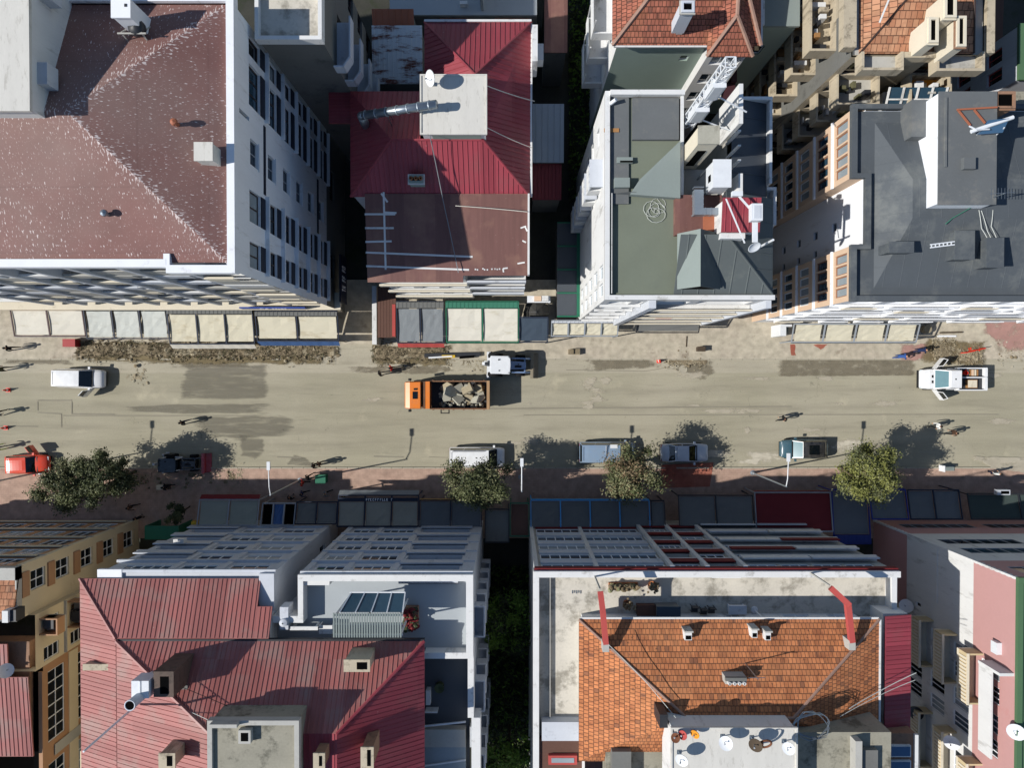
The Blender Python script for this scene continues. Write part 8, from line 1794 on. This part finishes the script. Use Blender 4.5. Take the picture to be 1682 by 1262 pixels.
# ---- backhoe loader
def backhoe(label, body, roofm, bucket, group=None, k=1.0, frame=None):
    t = thing('backhoe_loader', label, 'digger', (0, 0, 0), group); frame = frame or body
    b = MB(); b.box(-1.2, 2.0, -.45, .45, .6, 1.05); b.loft([[(.55, -.42, 1.0), (.55, .42, 1.0), (.55, .38, 1.75), (.55, -.38, 1.75)], [(2.0, -.36, 1.0), (2.0, .36, 1.0), (2.0, .3, 1.5), (2.0, -.3, 1.5)]], 1); b.build('body', ['plastic', body], t)
    b = MB(); b.tube((1.35, .1, 1.5), (1.35, .1, 2.2), .06, None, 8); b.build('exhaust_pipe', 'plastic', t)
    b = MB(); b.box(1.0, 1.6, -.2, .0, 1.55, 1.68); b.build('engine_vent', 'plastic', t)
    b = MB()
    for (x, y) in ((-1.05, -.78), (-1.05, .78), (.5, -.7), (.5, .7)): b.bar((x, y, 1.0), (x * .92, y * .9, 2.66), .1, .1)
    b.box(-1.15, .55, -.8, .8, .95, 1.12); b.build('cab_frame', frame, t)
    b = MB(); b.face([(-1.02, -.72, 1.15), (.46, -.66, 1.15), (.42, -.6, 2.62), (-.95, -.66, 2.62)]); b.face([(.46, .66, 1.15), (-1.02, .72, 1.15), (-.95, .66, 2.62), (.42, .6, 2.62)]); b.face([(.5, -.64, 1.15), (.5, .64, 1.15), (.45, .58, 2.62), (.45, -.58, 2.62)]); b.face([(-1.05, .7, 1.15), (-1.05, -.7, 1.15), (-.97, -.64, 2.62), (-.97, .64, 2.62)]); b.build('cab_glass', 'wind', t)
    b = MB(); pl = [(-1.1, -.78), (.42, -.78), (.62, -.6), (.66, 0), (.62, .6), (.42, .78), (-1.1, .78), (-1.18, .6), (-1.18, -.6)]; b.prism(pl, 2.66, 2.76); b.prism([(x * .93, y * .93) for x, y in pl], 2.76, 2.82); b.lathe((-.4, .45, 2.82), [(.07, 0), (.06, .1), (.001, .12)], 10, 1); b.lathe((-.35, -.5, 2.82), [(.06, 0), (.05, .06), (.001, .07)], 10, 1); b.build('roof_panel', [roofm, 'plastic'], t)
    for s in (-1, 1): wheel(t, -.75, s * 1.05, .7, .4); wheel(t, 1.5, s * .95, .45, .3)
    b = MB()
    for s in (-1, 1): b.bar((.7, s * .62, 1.5), (1.9, s * .62, 1.25), .14, .2); b.bar((1.9, s * .62, 1.25), (2.6, s * .62, .6), .14, .2)
    b.bar((1.9, -.62, 1.25), (1.9, .62, 1.25), .12, .12); b.build('loader_arm', body, t)
    b = MB(); pr = [(2.45, .25), (2.5, .85), (2.62, .95), (2.75, .9), (2.58, .75), (2.6, .3), (3.15, .12), (3.15, .06)]
    for (q0, q1) in zip(pr, pr[1:]): b.face([(q0[0], -1.12, q0[1]), (q1[0], -1.12, q1[1]), (q1[0], 1.12, q1[1]), (q0[0], 1.12, q0[1])]); 
    for y in (-1.12, 1.12): b.face([(2.45, y, .25), (2.5, y, .85), (2.75, y, .9), (3.15, y, .1)])
    b.box(2.42, 2.66, -1.16, 1.16, .86, .96); b.build('bucket', bucket, t)
    b = MB(); b.box(-1.5, -1.2, -1.05, 1.05, .5, .9); b.bar((-1.45, 0, .8), (-1.75, .1, 2.5), .22, .26); b.bar((-1.75, .1, 2.5), (-1.55, .15, 1.1), .16, .2); b.box(-1.75, -1.4, -.1, .35, .55, 1.1)
    for s in (-1, 1): b.bar((-1.38, s * 1.05, .25), (-1.38, s * 1.05, 1.3), .14, .14); b.box(-1.55, -1.2, s * 1.05 - .16, s * 1.05 + .16, .14, .22)
    b.build('backhoe_arm', frame, t)
    return t
W['bucketsteel'] = M('worn_bucket_steel', '8b8270', var=.2, metal=.2)
v = backhoe('white roofed backhoe loader working at the kerb behind the orange truck', 'grey_tractor_paint', 'lampwhite', 'bucketsteel', frame='lampwhite'); place(v, 827, 600, -1, zref=1.5, z=.02)
v = backhoe('dark backhoe with white cab frame and red bucket parked in tree shade', 'black_car_paint', 'wind', 'red_car_paint', frame='bluegrey'); place(v, 286, 763, 0, zref=1.5); v.scale = (.88, .78, .85)

# ================================================================ people
def body_mesh(name, J, E, rad, root=0):
    bm = bmesh.new(); ly = bm.verts.layers.skin.verify(); vs = [bm.verts.new(p) for p in J]; [bm.edges.new((vs[a], vs[b])) for a, b in E]
    for v_, r in zip(vs, rad): v_[ly].radius = (r, r) if not isinstance(r, tuple) else r
    vs[root][ly].use_root = True
    me = bpy.data.meshes.new(name + '_cage'); bm.to_mesh(me); bm.free()
    o = bpy.data.objects.new(name + '_cage', me); COL.objects.link(o); m = o.modifiers.new('s', 'SKIN'); m.use_smooth_shade = True; m2 = o.modifiers.new('d', 'SUBSURF'); m2.levels = 1; m2.render_levels = 1
    dg = bpy.context.evaluated_depsgraph_get(); out = bpy.data.meshes.new_from_object(o.evaluated_get(dg)); bpy.data.objects.remove(o); bpy.data.meshes.remove(me); out.name = name
    return out
def person_meshes(kind):
    """facing +X; returns body mesh (materials: 0 skin 1 top 2 trousers 3 shoes) and hair mesh"""
    st = {'walk': .32, 'stand': .06, 'bend': .12}[kind]; J = []; E = []; R = []
    def add(p, r, par=None):
        J.append(Vector(p)); R.append(r)
        if par is not None: E.append((par, len(J) - 1))
        return len(J) - 1
    bend = Vector((.42, 0, -.18)) if kind == 'bend' else Vector((.03, 0, 0))
    pel = add((0, 0, .95), (.15, .125)); wa = add(Vector((0, 0, 1.1)) + bend * .25, (.14, .115), pel); ch = add(Vector((0, 0, 1.32)) + bend * .7, (.17, .125), wa); nk = add(Vector((.0, 0, 1.5)) + bend * 1.0, .062, ch)
    hd0 = add(Vector((.02, 0, 1.57)) + bend * 1.15, (.075, .085), nk); hd1 = add(Vector((.02, 0, 1.67)) + bend * 1.3, (.085, .1), hd0); hd2 = add(Vector((.01, 0, 1.745)) + bend * 1.4, (.055, .065), hd1)
    ns = add(Vector((.125, 0, 1.64)) + bend * 1.3, .016, hd1)
    for s in (-1, 1):
        add(Vector((.01, s * .105, 1.65)) + bend * 1.28, .018, hd1)   # ears
        sh = add(Vector((0, s * .19, 1.43)) + bend * .95, .068, ch); sw = st * s
        el = add(Vector((-sw * .35 + .02, s * .25, 1.14)) + bend * (1.1 if kind == 'bend' else .4), .048, sh); wr = add(Vector((-sw * .55 + .14, s * .25, .92)) + bend * (1.3 if kind == 'bend' else .2), .034, el)
        pm_ = add(J[wr] + Vector((.03, -s * .005, -.075)), (.036, .02), wr); kn = add(J[wr] + Vector((.04, -s * .008, -.105)), (.034, .016), pm_)
        for f, (dy, l) in enumerate(((-.026, .07), (-.009, .08), (.009, .075), (.026, .058))):
            a = add(J[kn] + Vector((dy, -s * .008, -l * .5)), .0095, kn); add(J[a] + Vector((.012 if 0 else dy * .1, -s * .02, -l * .48)), .008, a)
        a = add(J[pm_] + Vector((.04, -s * .03, -.02)), .011, pm_); add(J[a] + Vector((.012, -s * .012, -.04)), .009, a)
        hp = add((0, s * .095, .9), .095, pel); kk = add((sw * .55 + .04, s * .1, .5), .066, hp); an = add((sw * 1.0 - (.06 if sw < 0 else 0), s * .1, .1 + (.05 if sw < 0 else 0)), .043, kk); add(J[an] + Vector((.15, s * .02, -.055)), (.045, .035), an); add(J[an] + Vector((-.05, 0, -.05)), .04, an)
    me = body_mesh('person_' + kind, J, E, R)
    zn = J[nk].z; me.materials.clear()
    for k in ('skinm', 'p_top', 'p_leg', 'p_shoe'): me.materials.append(W[k])
    hands = [J[i] for i in range(len(J)) if False]
    wrs = [J[e] for e in range(len(J)) if R[e] == .034]
    for p in me.polygons:
        c = p.center; m = 1
        if min((c - h).length for h in wrs) < .2 and any(c.z < h.z + .01 for h in wrs if (c - h).length < .2) and abs(c.y) > .17: m = 0
        elif c.z > zn - .0 and (c - J[hd1]).length < .24: m = 0
        elif c.z < .13 + (.06 if kind == 'walk' and c.x < 0 else 0): m = 3
        elif c.z < .97 and abs(c.y) < .21: m = 2
        p.material_index = m; p.use_smooth = True
    b = MB(); c = J[hd1]; r = .108; prof = []
    hb = MB(); n = 12
    for i in range(6):
        th = pi / 2 * i / 5 * 1.15
        for k in range(n):
            a = 2 * pi * k / n; zz_ = cos(th) * r * 1.1; rr = sin(th) * r
            front = max(0, cos(a)); 
            if i >= 4 and front > .3: zz_ += .05 * front; rr *= 1 - .1 * front
            hb.v.append((c.x - .012 + cos(a) * rr * 1.08, c.y + sin(a) * rr * .98, c.z + .025 + zz_))
    for i in range(5):
        for k in range(n): hb.f.append((i * n + k, i * n + (k + 1) % n, (i + 1) * n + (k + 1) % n, (i + 1) * n + k)); hb.m.append(0)
    hm = bpy.data.meshes.new('hair'); hm.from_pydata(hb.v, [], hb.f); hm.materials.append(W['p_hair']); hm.polygons.foreach_set('use_smooth', [True] * len(hm.polygons))
    fm = MB()   # eyes, brows and mouth
    for s in (-1, 1):
        fm.box(c.x + .098, c.x + .109, c.y + s * .036 - .012, c.y + s * .036 + .012, c.z + .0, c.z + .014, 0); fm.box(c.x + .096, c.x + .107, c.y + s * .036 - .018, c.y + s * .036 + .018, c.z + .03, c.z + .037, 0)
    fm.box(c.x + .085, c.x + .1, c.y - .024, c.y + .024, c.z - .072, c.z - .062, 1)
    xm_ = bpy.data.meshes.new('face_features'); xm_.from_pydata(fm.v, [], fm.f); xm_.materials.append(W['p_hair']); xm_.materials.append(W['p_lip']); xm_.polygons.foreach_set('material_index', fm.m)
    return me, hm, xm_
W['skinm'] = flat('skin', 'b98a6c', .6); W['p_top'] = flat('top', '222428', .9); W['p_leg'] = flat('trousers', '23262e', .9); W['p_shoe'] = flat('shoes', '17171a', .7); W['p_hair'] = flat('dark_hair', '1a1512', .8); W['p_lip'] = flat('lips', '8a4a42', .6)
CL = {k: flat('cloth_' + k, h, .9, .2) for k, h in dict(black='18191c', navy='1f2a4a', blue='33518c', white='d8dad8', grey='6b6e73', red='a3302a', hivis='a9c23a', brown='4d3a2e', beige='b3a084', light='8fb4d6', olive='4a4c38', green='2f5a48').items()}
PM = {k: person_meshes(k) for k in ('walk', 'stand', 'bend')}
def person(label, px_, py_, kind='walk', rz=0, top='black', leg='navy', z=None, hair=True):
    p = P(px_, py_, .1); z = (.13 if (py_ > 768 or py_ < 590) else .02) if z is None else z
    me, hm, fm = PM[kind]; o = bpy.data.objects.new('person', me); COL.objects.link(o); o.location = (p.x, p.y, z); o.rotation_euler.z = radians(rz); setp(o, label, 'person', 'people on the street')
    for i, k in ((1, top), (2, leg)): o.material_slots[i].link = 'OBJECT'; o.material_slots[i].material = CL[k]
    for nm, m_ in (('hair', hm), ('face_features', fm)): h = bpy.data.objects.new(nm, m_); COL.objects.link(h); h.parent = o
    return o
person('person in black walking on the pavement left of the red cabinet', 29, 573, 'walk', 185, 'black', 'black')
person('person in olive jacket walking on the road just above the left cone', 14, 606, 'walk', 10, 'olive', 'black')
person('person in dark grey standing at the left edge between the two cones', 7, 678, 'walk', 30, 'grey', 'black')
person('person in a yellow green vest bending at the left edge above the red car', 5, 736, 'bend', 20, 'hivis', 'navy')
person('person in black crossing the road near the damp patch', 309, 693, 'walk', 200, 'black', 'navy')
person('person in dark clothes on the road edge above the brown pavement', 520, 763, 'walk', 15, 'black', 'brown')
person('second dark dressed person close beside the one on the road edge', 530, 760, 'stand', 200, 'brown', 'black')
person('person in black and white standing in front of the orange truck', 627, 614, 'stand', 20, 'black', 'grey')
person('person in a red top behind the person watching the orange truck', 646, 605, 'stand', 190, 'red', 'black')
person('person in black walking on the road above the teal car', 1281, 687, 'walk', 200, 'black', 'black')
person('person in a white shirt crossing the road near the round tree', 1530, 699, 'walk', 180, 'white', 'black')
person('person in brown crossing just behind the white shirted one', 1556, 710, 'walk', 185, 'brown', 'black')
person('person in white standing on the broken right end of the lower pavement', 1624, 776, 'stand', 90, 'white', 'navy')
person('worker in blue bending over the rubble under the four panel awning', 1468, 586, 'bend', 0, 'blue', 'blue')
person('worker in navy bending close to the rubble heap by the pickup', 1500, 576, 'bend', 0, 'navy', 'navy')
person('person in light blue standing right of the two left trees', 209, 774, 'stand', 90, 'light', 'white')
person('person in black in the shade right of the pale cardboard box', 282, 797, 'walk', 170, 'black', 'black')
person('person in dark red passing the street lamp foot in shade', 503, 791, 'walk', 160, 'red', 'black')
person('person in black beside the green rubbish container', 511, 782, 'walk', 30, 'black', 'black')
person('person in black with grey trousers by the slate awning corner', 483, 815, 'stand', 60, 'black', 'grey')
person('person in navy next to the one at the slate awning corner', 502, 808, 'walk', 0, 'navy', 'black')
person('person in grey in the shade before the tan awning', 540, 808, 'walk', 10, 'grey', 'black')
person('person in olive bending in the shade at the tan awning front', 570, 812, 'stand', 180, 'olive', 'black')
person('person in brown in the shade below the two left trees', 224, 830, 'walk', 0, 'brown', 'black')
person('person in black near the passage by the slim dark tree', 236, 848, 'stand', 90, 'black', 'black')
print('objects', len(bpy.data.objects), 'faces', sum(len(m.polygons) for m in bpy.data.meshes))
